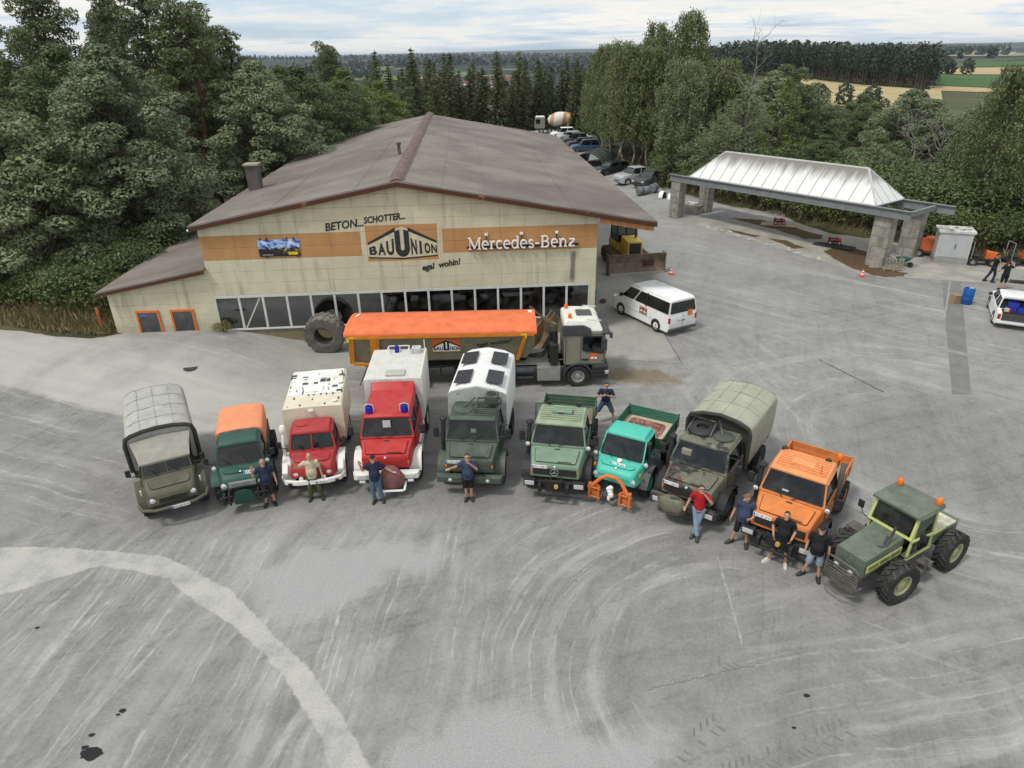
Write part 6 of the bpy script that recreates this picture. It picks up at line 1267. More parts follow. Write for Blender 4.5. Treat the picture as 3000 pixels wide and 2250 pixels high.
text('egal wohin!',.26,'side_lettering',ink,tr_,frame(Vector(side(1.55,.35))+n_*.012,ux_+uy_*.12,uy_),.001,shear=.25,offset=.004,align='LEFT',width=1.5)
secs=[]; rr=random.Random(2)
for i in range(33):
    x=-.34+(TL+.42)*i/32; w_=rr.uniform(-.02,.02); secs.append([(x,-1.31,2.60+w_),(x,-1.325,2.70+w_),(x,-1.28,2.775+w_*.5),(x,-.7,2.90+rr.uniform(-.012,.012)),(x,0,2.95+rr.uniform(-.012,.012)),(x,.7,2.90),(x,1.28,2.775),(x,1.325,2.70),(x,1.31,2.60)])
MB().loft(secs).build('tarpaulin',tarpO,tr_,smooth=60)
MB().panel([(-.15,.35,2.935),(-.05,.35,2.937),(.05,.75,2.915),(-.05,.75,2.913)],.004,.02).build('white_label',platewhite,tr_); MB().panel([(TL-.22,.45,2.930),(TL-.05,.45,2.930),(TL-.05,.85,2.895),(TL-.22,.85,2.895)],.004,.02).build('white_label',platewhite,tr_)
for (x,a) in ((-.18,1),(.75,0)): pass
MB().bx(-.22,-.12,-1.345,-1.325,2.40,2.62).bx(-.22,.10,-1.345,-1.325,2.56,2.62).build('yellow_marker',mat('yellow_tape',(.75,.52,.02),.5),tr_); MB().bx(TL-.60,TL-.35,-1.345,-1.325,2.56,2.62).bx(TL-.41,TL-.35,-1.345,-1.325,2.44,2.559).build('yellow_marker',MATS['yellow_tape'],tr_)
MB().bx(3.6,5.6,-1.0,-.95,.55,.60).bx(3.6,3.66,-1.0,-.95,.55,1.1).bx(5.5,5.56,-1.0,-.95,.55,1.1).bx(5.0,5.12,-.9,-.78,.25,1.1).cyl((2.9,-.8,.95),(5.4,-.8,.98),.06,n=8).bx(4.2,4.9,-1.0,-.5,.5,.8).build('support_legs',chassisM,tr_)
for y in (-1.0,1.0):
    MB().hexa([(.05,y-.2,.30),(.09,y-.2,.30),(.09,y+.2,.30),(.05,y+.2,.30),(.45,y-.2,1.15),(.49,y-.2,1.15),(.49,y+.2,1.15),(.45,y+.2,1.15)]).build('mud_flap',black,tr_)
# ================================================================ OTHER VEHICLES
def car(name,label,cat,loc,rz,pm,P,group=None,gl=None):
    """front faces -Y, origin on the ground under the front axle"""
    g=P.get; t=thing(name,label,cat,(loc[0],loc[1],gh(*loc)),rz,group); hw=g('hw',.92); fo=g('fo',.85); wb=g('wb',2.65); ro=g('ro',.85); be=g('belt',1.0); zr=g('roof',1.62); hz=g('hood',.98); a0=g('ws0',.35); a1=g('ws1',.95); r0=g('rw0',wb+.70); r1=g('rw1',wb+.35); tz=g('trunk',be); rad=g('rad',.34)
    S=[rsec(-fo,hw*.80,.38,.60,hw*.76,.08),rsec(-fo+.06,hw*.92,.30,hz-.22,hw*.84,.10),rsec(-fo+.30,hw,.24,hz-.06,hw*.90,.10),rsec(a0,hw,.22,hz+.03,hw*.94,.07),rsec(a0+.1,hw,.22,be,hw*.96,.05),rsec(r0,hw,.22,be,hw*.96,.05)]
    if tz!=be: S+=[rsec(r0+.05,hw,.22,tz+.02,hw*.95,.06)]
    S+=[rsec(wb+ro-.12,hw*.97,.24,tz,hw*.93,.06),rsec(wb+ro,hw*.90,.34,tz-.18,hw*.86,.08)]
    body=MB().loft(S).build('body',pm,t,smooth=40)
    if g('cab',True):
        T=hw*.76; greenhouse(t,pm,hw*.94,T,a0+.02,a1,r0,r1,be-.005,zr-.03,.05,doorline=g('post',(a1+r1)/2),gl=gl)
        MB().loft([rsec(a1-.05,T*.97,zr-.06,zr-.03,T*.9,.02),rsec(a1+.06,T+.02,zr-.06,zr+.01,T-.06,.05,crown=.01),rsec(r1-.1,T+.02,zr-.06,zr+.01,T-.06,.05,crown=.01),rsec(r1+.04,T*.97,zr-.06,zr-.025,T*.9,.02)]).build('roof',pm,t,smooth=40)
        MB().bx(-hw*.85,hw*.85,a0+.05,a0+.3,.6,be).build('dashboard',interior,t); MB().bx(-hw*.9,hw*.9,a0+.3,r0-.1,.30,.36).build('cabin_floor',interior,t)
        for s in (-1,1): seat(t,s*.36,a1+.35,.42,w=.2)
    for y in (0,wb):
        for s in (-1,1):
            wheel(t,s*(hw-.09),y,rad,.21,g('rim',silver),20,.01,.04,ri=rad*.62); q=MB(); A=[R(-8+196*i/12) for i in range(13)]
            for i in range(12): q.prism([(y+math.cos(A[i])*(rad+.035),rad+math.sin(A[i])*(rad+.035)),(y+math.cos(A[i])*(rad+.005),rad+math.sin(A[i])*(rad+.005)),(y+math.cos(A[i+1])*(rad+.005),rad+math.sin(A[i+1])*(rad+.005)),(y+math.cos(A[i+1])*(rad+.035),rad+math.sin(A[i+1])*(rad+.035))],0,min(s*(hw-.05),s*(hw+.004)),max(s*(hw-.05),s*(hw+.004)))
            q.build('wheel_arch',black,t)
    for s in (-1,1):
        MB().bx(s*hw*.68-.16,s*hw*.68+.16,-fo-.005,-fo+.12,hz-.40,hz-.24).build('headlight',chrome,t,bevel=.04); MB().bx(s*hw*.84-.07,s*hw*.84+.07,wb+ro-.10,wb+ro+.008,tz-.38,tz-.12).build('tail_light',redlens,t,bevel=.02)
        MB().bx(s*(hw+.10)-.09,s*(hw+.10)+.09,a0+.25,a0+.36,be,be+.15).build('wing_mirror',g('mirror',pm),t,bevel=.03)
        for y in ((a0+a1)/2+.75,): MB().bx(s*(hw+.006)-.012,s*(hw+.006)+.012,y,y+.16,be-.14,be-.11).build('door_handle',pm,t)
    MB().bx(-hw*.5,hw*.5,-fo-.012,-fo+.04,.45,.58).build('grille',black,t,bevel=.02); plate(t,(0,wb+ro+.006,tz-.30),(-1,0,0),(0,0,1),'VS KA 214') if g('rearplate') else None
    return t
blk_paint=mat('black_car_paint',(.014,.015,.018),.2,var=.05,dust=.15); silv=mat('silver_car_paint',(.46,.47,.47),.3,metal=.3,var=.05,dust=.25); dgrey=mat('grey_car_paint',(.055,.06,.063),.25,var=.05,dust=.2); whc=mat('white_car_paint',(.78,.79,.79),.28,var=.03,dust=.12); bluec=mat('blue_car_paint',(.05,.08,.14),.3,dust=.2)
# white passenger van --------------------------------------------------------------------
v=thing('passenger_van','white passenger van with orange logo on its side, parked right of the hall','van',(7.0,36.0,0),R(208.2)); hw=.95; wb=3.0
MB().loft([rsec(-.92,.72,.40,.68,.66,.08),rsec(-.86,.86,.30,.84,.78,.10),rsec(-.55,.94,.26,1.02,.84,.10),rsec(-.08,.95,.24,1.13,.88,.08),rsec(.05,.95,.24,1.14,.92,.04),rsec(3.85,.95,.24,1.14,.92,.04),rsec(3.93,.93,.28,1.13,.91,.04),rsec(3.96,.90,.34,1.05,.88,.04)]).build('body',whc,v,smooth=40)
greenhouse(v,whc,.925,.80,-.08,.62,3.95,3.86,1.135,1.84,.07,doorline=1.05,gl=glassmat('tinted_glass',(.14,.15,.15),.06))
MB().loft([rsec(.56,.80,1.80,1.86,.74,.03,crown=.01),rsec(.72,.83,1.80,1.95,.76,.08,crown=.02),rsec(3.70,.83,1.80,1.97,.76,.08,crown=.02),rsec(3.90,.81,1.80,1.88,.76,.04,crown=.01)]).build('roof',whc,v,smooth=45)
for s in (-1,1):
    for y in (.9,1.35,3.2): MB().bx(s*.79-.02,s*.79+.02,y-.01,y+.01,1.9,1.945).build('roof_mark',whc,v)
    q=[(s*.935,2.05,1.14),(s*.935,2.15,1.14),(s*.82,2.15,1.83),(s*.82,2.05,1.83)]
    MB().hexa([(q[0][0]-.02,2.06,1.13),(q[0][0]+.012,2.06,1.13),(q[0][0]+.012,2.15,1.13),(q[0][0]-.02,2.15,1.13),(q[2][0]-.02,2.06,1.84),(q[2][0]+.012,2.06,1.84),(q[2][0]+.012,2.15,1.84),(q[2][0]-.02,2.15,1.84)]).build('window_post',black,v)
    for y in (0,wb): wheel(v,s*.868,y,.335,.21,mat('steel_rim',(.20,.20,.195),.6,dust=.3),20,.012,.04,ri=.21)
    MB().bx(s*1.06-.10,s*1.06+.10,.05,.16,1.15,1.36).build('wing_mirror',black,v,bevel=.03); MB().bx(s*.87-.06,s*.87+.06,3.90,3.972,.72,1.02).build('tail_light',redlens,v,bevel=.015); MB().bx(s*.70-.16,s*.70+.16,-.93,-.72,.72,.88).build('headlight',chrome,v,bevel=.04)
    for y in (0,wb):
        q=MB(); A=[R(-8+196*i/12) for i in range(13)]
        for i in range(12): q.prism([(y+math.cos(A[i])*.375,.335+math.sin(A[i])*.375),(y+math.cos(A[i])*.34,.335+math.sin(A[i])*.34),(y+math.cos(A[i+1])*.34,.335+math.sin(A[i+1])*.34),(y+math.cos(A[i+1])*.375,.335+math.sin(A[i+1])*.375)],0,min(s*.9,s*.955),max(s*.9,s*.955))
        q.build('wheel_arch',black,v)
    MB().bx(s*.953-.004,s*.953+.004,.12,3.0,.62,.635).build('side_seam',mat('seam_grey',(.45,.45,.45),.6),v); MB().bx(s*.955-.012,s*.955+.012,1.20,1.36,.92,.95).build('door_handle',whc,v)
MB().bx(-.92,.92,3.80,4.03,.26,.42).build('rear_bumper',dgrey,v,bevel=.04); MB().bx(-.80,.80,-.97,-.80,.28,.62).build('front_bumper',dgrey,v,bevel=.05)
def van_logo(o,x,y,w,h,par,seamy=False):
    F=frame(o,x,y); a=MB().panel([(0,0,0),(w,0,0),(w,h,0),(0,h,0)],.002).build('side_logo',MATS['sticker_orange'],par); a.matrix_local=F
    MB().prism([(.04*w,.06*h),(.96*w,.06*h),(.96*w,.5*h),(.5*w,.85*h),(.04*w,.5*h)],2,.0025,.0035).build('logo_field',platewhite,a); MB().prism([(.04*w,.38*h),(.5*w,.72*h),(.5*w,.85*h),(.04*w,.52*h)],2,.004,.005).prism([(.96*w,.38*h),(.96*w,.52*h),(.5*w,.85*h),(.5*w,.72*h)],2,.004,.005).bx(.43*w,.57*w,.08*h,.72*h,.0055,.0065).bx(.06*w,.40*w,.10*h,.28*h,.004,.005).bx(.60*w,.94*w,.10*h,.28*h,.004,.005).build('logo_mark',ink,a)
van_logo((.962,1.62,.64),(0,1,0),(0,0,1),.62,.40,v); van_logo((.30,3.975,1.0),(-1,0,0),(0,.0,1),.01,.01,v)
MB().panel([(-.30,3.985,.98),(-.62,3.985,.98),(-.60,3.94,1.28),(-.30,3.94,1.28)],.004).build('rear_sticker',MATS['sticker_orange'],v); plate(v,(.08,3.972,.80),(-1,0,0),(0,0,1),'VS BU 200')
MB().bx(-.02,.02,3.962,3.975,.45,1.1).build('door_split',MATS['seam_grey'],v); MB().cyl((0,3.99,.80),(0,4.06,.80),.03,n=10).build('handle',black,v); MB().tube([(0,3.96,1.2),(.12,3.97,1.5)],.012,5).build('rear_wiper',black,v)
MB().bx(-.85,.85,0,.3,.7,1.14).build('dashboard',interior,v)
for y in (.95,2.0,3.0):
    for s in (-.5,0,.5): MB().bx(s-.2,s+.2,y,y+.12,.7,1.55).build('seat',seatM,v,bevel=.05)
# silver pickup, dark cars ---------------------------------------------------------------------
pk=car('pickup_truck','silver double-cab pickup with orange door logo beyond the canopy','pickup',(12.55,75.4),R(-66),silv,dict(wb=3.0,ro=1.15,hw=.92,belt=1.12,hood=1.10,roof=1.78,rw0=2.45,rw1=2.30,ws0=.35,ws1=.95,trunk=1.12,rad=.38))
MB().bx(-.90,.90,2.60,4.10,1.10,1.24).build('bed_cover',mat('beige_bed_cover',(.42,.39,.31),.8),pk,bevel=.03); MB().panel([(.925,.9,.62),(.925,1.4,.62),(.925,1.4,.92),(.925,.9,.92)],.004).build('door_logo',MATS['sticker_orange'],pk)
car('parked_suv','dark grey parked car beside the silver pickup, nose to the yard','car',(14.05,72.3),R(-50),dgrey,dict(wb=2.6,ro=.8,roof=1.62))
car('estate_car','black parked car behind the silver pickup','car',(11.2,83.0),R(-62),blk_paint,dict(wb=2.75,ro=.9,roof=1.50,belt=.98,hood=.92))
for i,(x,y,m_,lb) in enumerate(((8.3,123.5,whc,'white car parked at the far end of the row beside the mixer lorry'),(9.0,119.0,silv,'silver car parked second from the far end beside the hall'),(9.5,114.2,dgrey,'grey car parked in the middle of the far row beside the hall'),(10.0,109.5,blk_paint,'black car parked nearest in the far row beside the hall'),(10.2,105.0,bluec,'dark blue car parked before the tarpaulin shelter'))):
    car('parked_car',lb,'car',(x,y),R(-80+rnd.uniform(-6,6)),m_,dict(wb=2.6,ro=.85,roof=1.48 if i%2 else 1.7,belt=.95),'cars parked beside the hall')
# low tarpaulin shelter
sh=thing('tarpaulin_shelter','low dark green tarpaulin shelter with hoops behind the black car','shelter',(11.6,92.0,gh(11.6,92)),R(-25)); shM=mat('dark_green_sheeting',(.085,.10,.085),.35,var=.3,scale=3)
for k in range(5):
    y=-3.4+k*1.5; MB().tube([(2.0*math.cos(a),y,1.75*math.sin(a)) for a in np.linspace(0,PI,13)],.07,6).build('hoop',dgrey,sh)
    if k<4: MB().loft([[(1.96*math.cos(a),yy,1.70*math.sin(a)) for a in np.linspace(0,PI,13)]+[(1.90*math.cos(a),yy,1.64*math.sin(a)) for a in np.linspace(PI,0,13)] for yy in (y+.05,y+1.45)]).build('sheet',shM,sh,smooth=60)
# white saloon with open boot at the right edge
wc=car('white_estate_car','white car with open tailgate and blue crates, at the right edge','car',(27.62,35.25),R(151),whc,dict(wb=2.65,ro=.95,hw=.88,belt=.92,hood=.90,roof=1.40,ws0=.35,ws1=.95,rw0=3.05,rw1=2.55,trunk=.92,rad=.32,mirror=black))
MB().bx(-.66,.66,3.05,3.64,.925,.94).build('boot_opening',black,wc); MB().bx(-.64,.64,2.9,3.62,.50,.90).build('boot_recess',interior,wc)
MB().hexa([(-.66,2.56,1.42),(.66,2.56,1.42),(.62,3.45,1.66),(-.62,3.45,1.66),(-.66,2.56,1.46),(.66,2.56,1.46),(.62,3.45,1.70),(-.62,3.45,1.70)]).build('tailgate',whc,wc,bevel=.03); MB().panel([(-.55,2.72,1.505),(.55,2.72,1.505),(.52,3.25,1.65),(-.52,3.25,1.65)],.006,.05).build('tailgate_glass',glassmat('pale_glass',(.55,.62,.6),.2),wc)
crb=mat('blue_crate_plastic',(.02,.035,.32),.45,var=.1)
for i,(x,y,z,m_,lb) in enumerate(((.30,3.30,.945,crb,'blue plastic crate in the car boot, left one'),(-.18,3.30,.945,crb,'blue plastic crate in the car boot, right one'),(.25,3.28,1.20,crb,'blue plastic crate stacked on top in the car boot'))):
    c_,s_=math.cos(R(151)),math.sin(R(151)); X=27.62+x*c_-y*s_; Y_=35.25+x*s_+y*c_
    cr_=thing('crate',lb,'crate',(X,Y_,z),R(151),'blue crates in the car boot'); MB().bx(-.22,.22,-.16,.16,0,.02).bx(-.22,-.20,-.16,.16,.021,.24).bx(.20,.22,-.16,.16,.021,.24).bx(-.199,.199,-.16,-.14,.021,.24).bx(-.199,.199,.14,.16,.021,.24).build('crate_shell',m_,cr_); MB().bx(-.18,.18,-.12,.12,.021,.15).build('contents',crb,cr_,bevel=.03)
c_,s_=math.cos(R(151)),math.sin(R(151)); cb_=thing('carton','yellow and red carton standing in the car boot','box',(27.62+.46*c_-3.50*s_,35.25+.46*s_+3.50*c_,.945),R(151)); MB().bx(-.13,.13,-.08,.08,0,.18).build('carton_body',mat('cream_carton',(.55,.50,.30),.8),cb_,bevel=.01); MB().bx(-.131,-.06,-.082,.082,.0,.182).build('red_flap',redlens,cb_)
# bulldozer ------------------------------------------------------------------------------------
catY=mat('machine_yellow',(.50,.33,.045),.5,var=.15,dust=.3); dz=thing('bulldozer','yellow crawler bulldozer with wide rusty blade beside the hall','bulldozer',(8.45,43.2,0),R(9)); trk=mat('track_steel',(.12,.085,.055),.8,var=.3,dust=.4)
bldM=mat('worn_blade_steel',(.17,.125,.09),.7,var=.35,scale=3,dust=.3); bl=[(-.10,0),(.02,.0),(.16,.35),(.20,.75),(.12,1.10),(-.02,1.36),(-.12,1.36),(.0,1.05),(.08,.75),(.04,.35)]
MB().prism([(y_,z_) for y_,z_ in bl],0,-1.95,1.85).build('blade',bldM,dz); MB().bx(-2.0,-1.951,-.12,.5,0,1.34).bx(1.851,1.90,-.12,.5,0,1.34).build('blade_end',bldM,dz); MB().bx(-1.95,1.85,-.14,-.105,.0,.16).build('cutting_edge',steel,dz); MB().bx(.35,1.1,-.02,.0,.5,.9).build('blade_patch',mat('dark_rust',(.07,.035,.022),.9),dz)
for s in (-1,1):
    path=[(.9,.10),(3.9,.10),(4.25,.3),(4.3,.62),(4.0,.90),(1.0,.90),(.6,.66),(.6,.32)]; n_=46; per=[]; Ls=[math.dist(path[i],path[(i+1)%8]) for i in range(8)]; tot=sum(Ls)
    for k in range(n_):
        d_=tot*k/n_; i=0
        while d_>Ls[i]: d_-=Ls[i]; i+=1
        a,b=path[i],path[(i+1)%8]; t_=d_/Ls[i]; y=a[0]+(b[0]-a[0])*t_; z=a[1]+(b[1]-a[1])*t_; ang=math.atan2(b[1]-a[1],b[0]-a[0])
        if k==0 and s==-1: shoe=MB().bx(-.30,.30,-.085,.085,-.03,.03).bx(-.30,.30,-.02,.02,-.09,-.031).build('track_shoe',trk,dz,loc=(0,0,0)); o_=shoe
        else: o_=inst(shoe,dz)
        o_.location=(s*.95,y,z); o_.rotation_euler=(ang,0,0)
    MB().bx(s*.95-.15,s*.95+.15,.8,4.1,.25,.75).build('track_frame',trk,dz); MB().bx(s*1.1-.06,s*1.1+.06,.15,2.6,.38,.58).build('push_arm',catY,dz)
    MB().cyl((s*.5,.15,.9),(s*.45,1.4,1.5),.06,n=10).build('blade_cylinder',steel,dz)
MB().bx(-.55,.55,.75,4.2,.5,1.0).build('main_frame',catY,dz,bevel=.03); hd=MB().loft([rsec(.72,.50,.95,1.95,.50,.08),rsec(2.2,.52,.95,2.05,.52,.08)]).build('engine_hood',catY,dz,smooth=40); MB().bx(-.40,.40,.70,.718,1.15,1.85).build('radiator_grille',black,hd); MB().cyl((.25,1.5,2.03),(.25,1.5,2.65),.06,n=10).build('exhaust_stack',chassisM,dz)
MB().bx(-.72,.72,2.4,4.0,1.0,1.55).build('cab_base',catY,dz,bevel=.03); greenhouse(dz,black,.72,.70,2.35,2.5,4.0,3.95,1.55,2.65,.06); MB().bx(-.76,.76,2.4,4.05,2.65,2.75).build('cab_roof',chassisM,dz,bevel=.04); seat(dz,0,3.2,1.55); MB().bx(-.5,.5,4.15,5.0,.6,1.3).build('ripper',catY,dz,bevel=.05)
# concrete mixer lorries ------------------------------------------------------------------------
def mixer(label,loc,rz,sc=1.0):
    t=thing('concrete_mixer',label,'mixer lorry',(loc[0],loc[1],0),rz,'concrete mixer lorries'); stone_=stone
    for x in (0,-3.0,-4.3,-1.5):
        for y in (-1.02,1.02): wheelX(t,x,y,.5,.32,silver)
    MB().bx(-5.2,1.0,-.42,-.32,.70,1.0).bx(-5.2,1.0,.32,.42,.70,1.0).build('chassis_frame',chassisM,t); MB().loft([[(-.7,s*1.17,.9),(1.2,s*1.17,.9),(1.25,s*1.17,1.7),(1.1,s*1.12,2.75),(-.7,s*1.12,2.75)] for s in (-1,1)]).build('cab_shell',stone_,t,bevel=.06); MB().panel([(1.262,-1.0,1.75),(1.262,1.0,1.75),(1.135,1.0,2.62),(1.135,-1.0,2.62)],.012,.08).build('windscreen',glassD,t)
    MB().bx(-.6,1.0,-.95,.95,2.76,2.95).build('cab_roof',white,t,bevel=.06)
    for y in (-1,1): MB().panel([(.2,y*1.165,1.75),(1.0,y*1.165,1.75),(.95,y*1.14,2.5),(.2,y*1.14,2.5)][::-y],.012,.06).build('side_window',glassD,t)
    d=ND('mixer_drum_paint'); an=d.mt('ARCTAN2',d.z,d.y); sw=d.mt('FRACT',d.add(d.mul(d.x,.42),d.mul(an,.159))); dm=d.out(d.mix(d.mul(d.mr(sw,.30,.32),d.mr(sw,.62,.60)),(.64,.62,.57),(.48,.25,.13)),.6)
    dr=MB().lathe([(.02,-2.3),(.55,-2.3),(.85,-1.9),(1.20,-.6),(1.22,.3),(.95,1.3),(.55,1.75),(.02,1.8)],(0,0,0),'x',28).build('mixing_drum',dm,t,smooth=50); dr.location=(-3.0,0,2.35); dr.rotation_euler=(0,R(12),0)
    MB().bx(-5.4,-4.7,-.5,.5,2.6,3.4).bx(-5.0,-4.8,-.8,.8,1.0,2.6).build('hopper',mat('mixer_orange',(.55,.18,.04),.6),t,bevel=.04); return t
mixer('white and orange concrete mixer lorry parked at the end of the drive',(6.2,131.5),R(178)); mixer('concrete mixer lorry half hidden behind the hall roof',(-6.5,158.0),R(185))
# ================================================================ YARD OBJECTS
def tyre_big():
    t=thing('earthmover_tyre','huge dusty earthmover tyre standing on its tread against the hall','tyre',(-9.22,31.08,gh(-9.22,31.08)-.03),R(88)); me=tyre_me(1.0,.80,20,.04,.10,.46); me.materials[0]=mat('dusty_big_tyre',(.10,.095,.085),.9,var=.3,dust=.9,dustcol=(.36,.33,.28)); o=meshobj('tyre_casing',me,t,(0,0,1.0),(.3,R(-7),0)); 
    MB().lathe([(.46,-.30),(.43,0),(.46,.30)],(0,0,1.0),'x',36).build('inner_liner',mat('tyre_inside',(.05,.05,.05),.8,dust=.3),t,smooth=60); return t
tyre_big()
def rot_prism(n,pts): pass
bk=thing('excavator_bucket','rusty brown excavator bucket standing behind the lorry cab','bucket',(1.45,30.1,0),R(20)); bM=mat('brown_bucket_steel',(.17,.115,.075),.75,var=.35,scale=3,dust=.35); sh_=[(-.65,.0),(-.15,-.02),(.40,.30),(.62,.95),(.55,1.75),(.38,1.78),(.42,1.0),(.22,.45),(-.15,.14),(-.62,.14)]
MB().prism(sh_,1,-.65,.65).build('bucket_shell',bM,bk); 
for s in (-1,1): MB().prism([(-.65,.02),(.0,.05),(.42,.4),(.6,1.0),(.5,1.75),(.1,1.3),(-.3,.6)],1,s*.66-.03,s*.66+.03).build('side_plate',bM,bk)
for k in range(5): MB().hexa([(-.9,-.55+k*.27-.05,.03),(-.62,-.55+k*.27-.08,.02),(-.62,-.55+k*.27+.08,.02),(-.9,-.55+k*.27+.05,.03),(-.9,-.55+k*.27-.04,.08),(-.62,-.55+k*.27-.08,.14),(-.62,-.55+k*.27+.08,.14),(-.9,-.55+k*.27+.04,.08)]).build('tooth',steel,bk)
for s in (-1,1): MB().prism([(.35,1.5),(.75,1.3),(.80,1.95),(.62,2.2),(.4,1.9)],1,s*.2-.04,s*.2+.04).build('mounting_ear',bM,bk)
MB().cyl((.3,-.2,1.7),(-.55,.1,2.55),.05,n=8).build('link_rod',bM,bk)
def cone(label,loc,m,lean=0):
    t=thing('traffic_cone',label,'cone',(loc[0],loc[1],gh(*loc)),rnd.uniform(0,3),'traffic cones'); MB().bx(-.19,.19,-.19,.19,0,.035).build('base',m,t,bevel=.02); MB().lathe([(.13,.035),(.035,.50),(.02,.52)],(0,0,0),'z',16).build('cone_body',m,t,smooth=40)
    for z0_,z1_ in ((.14,.23),(.32,.40)): MB().lathe([(.13-.095*(z0_-.035)/.465+.003,z0_),(.13-.095*(z1_-.035)/.465+.003,z1_)],(0,0,0),'z',16).build('white_band',white,t)
cone('traffic cone standing right of the bulldozer blade',(10.65,42.9),mat('cone_red',(.50,.09,.045),.5)); cone('bright red traffic cone beside the brown mulch bed',(22.68,41.7),mat('cone_orange',(.70,.06,.025),.4))
bd=thing('plastic_drum','blue plastic drum standing alone on the yard','drum',(26.05,36.3,0)); MB().lathe([(.001,0),(.27,0),(.29,.04),(.29,.28),(.30,.30),(.29,.32),(.29,.58),(.30,.60),(.29,.62),(.29,.88),(.26,.92),(.24,.92),(.24,.80),(.001,.78)],(0,0,0),'z',24).build('drum_shell',mat('blue_plastic',(.012,.10,.36),.45,var=.08),bd,smooth=35); MB().ell((.1,.0,.92),(.16,.10,.05),10,6).build('bin_liner',mat('pale_liner',(.25,.38,.5),.4),bd)
bx2=thing('cardboard_box','brown cardboard box beside the blue drum','box',(25.55,36.5,0),R(8)); cbm=mat('cardboard',(.30,.205,.125),.9,var=.08); MB().bx(-.22,.22,-.18,.18,0,.46).build('box_body',cbm,bx2,bevel=.006); MB().hexa([(-.22,-.18,.462),(.22,-.18,.462),(.22,.02,.462),(-.22,.02,.462),(-.22,-.2,.47),(.22,-.2,.47),(.22,.0,.49),(-.22,.0,.49)]).build('flap',cbm,bx2)
# transformer cabinet
cbn=thing('transformer_cabinet','light grey transformer cabinet with two doors beside the canopy','cabinet',(30.05,44.85,0),R(-22)); cgm=mat('cabinet_grey',(.52,.53,.50),.6,var=.08,dust=.15,streak=.15); MB().bx(-1.0,1.0,-.75,.75,0,.38).build('plinth',mat('cabinet_plinth',(.30,.305,.30),.9,dust=.3),cbn); MB().bx(-.98,.98,-.73,.73,.382,2.05).build('casing',cgm,cbn,bevel=.02); MB().bx(-1.08,1.08,-.83,.83,2.055,2.24).build('roof_slab',mat('cabinet_roof',(.56,.56,.53),.8,var=.2,dust=.3),cbn,bevel=.03)
for s in (-1,1):
    dd=MB().bx(min(s*.02,s*.86),max(s*.02,s*.86),-.765,-.731,.46,1.92).build('door',mat('door_grey',(.44,.455,.46),.5,var=.05),cbn,bevel=.012)
    if s>0: MB().bx(.05,.09,-.80,-.766,1.05,1.35).build('handle',black,dd)
lv=MB(); rr=random.Random(3)
for k in range(40): x,y=rr.uniform(-.95,.95),rr.uniform(-.7,.7); r_=rr.uniform(.05,.14); lv.add([(x-r_,y,2.2445),(x,y-r_*.6,2.246),(x+r_,y,2.2445),(x,y+r_*.6,2.246)],[(0,1,2,3)])
lv.build('leaf_litter',mat('dead_leaves',(.05,.045,.035),.9),cbn,kind='stuff')
# compressor trailer
ct=thing('compressor_trailer','orange compressor trailer with drawbar between canopy pillar and cabinet','compressor',(29.15,46.5,0),R(60)); cO=mat('compressor_orange',(.55,.11,.025),.5,var=.15,dust=.3); MB().loft([rsec(-.9,.55,.55,1.05,.50,.10),rsec(-.75,.62,.45,1.28,.55,.12),rsec(.8,.62,.45,1.30,.55,.12),rsec(1.0,.55,.6,1.1,.5,.1)]).build('housing',cO,ct,smooth=40); MB().prism([(-.10,-.08),(.10,-.08),(0,.10)],1,-.0,.004).build('warning_triangle',platewhite,ct,loc=(.05,-.845,.92),rot=(R(-16),0,0)); MB().bx(-.4,.42,-.84,-.80,1.08,1.16).build('louvre',black,ct); MB().bx(-.05,.45,-.84,-.82,.62,.70).build('print_band',platewhite,ct)
for s in (-1,1): wheel(ct,s*.72,.2,.30,.18,steel,16,.012,.04)
MB().cyl((0,-.8,.42),(-.1,-2.1,.22),.05,n=8).bx(-.5,.5,-.85,.9,.38,.45).build('drawbar',chassisM,ct); MB().lathe([(.18,-.08),(.34,-.08),(.38,0),(.34,.08),(.18,.08)],(.1,.3,1.38),'z',20,closed=True).build('tyre_or_hatch_ring',rubber,ct,smooth=40)
MB().cyl((-.7,-2.4,.06),(.5,-2.9,.06),.05,n=8).build('beam',chassisM,ct)
# mesh pallet cage, wheelbarrow
pc=thing('pallet_cage','grey wooden pallet cage at the foot of the canopy pillar','pallet',(25.35,43.25,0),R(-12)); wd=mat('weathered_wood',(.30,.27,.20),.9,var=.2)
for k in range(6): MB().bx(-.55+k*.20,-.49+k*.20,-.46,-.43,.14,.82).build('slat',wd,pc)
for k in range(4): MB().bx(.52,.55,-.42+k*.25,-.36+k*.25,.14,.80).build('slat',wd,pc)
for z in (.14,.78):
    MB().tube([(-.56,-.45,z),(.56,-.45,z),(.56,.45,z),(-.56,.45,z)],.022,6,closed=True).build('frame_rail',steel,pc)
for k in range(5): MB().bx(-.6,.6,-.5+k*.22,-.4+k*.22,.10,.13).build('plank',wd,pc)
MB().bx(-.6,-.5,-.5,.5,0,.098).bx(-.05,.05,-.5,.5,0,.098).bx(.5,.6,-.5,.5,0,.098).build('skid',wd,pc)
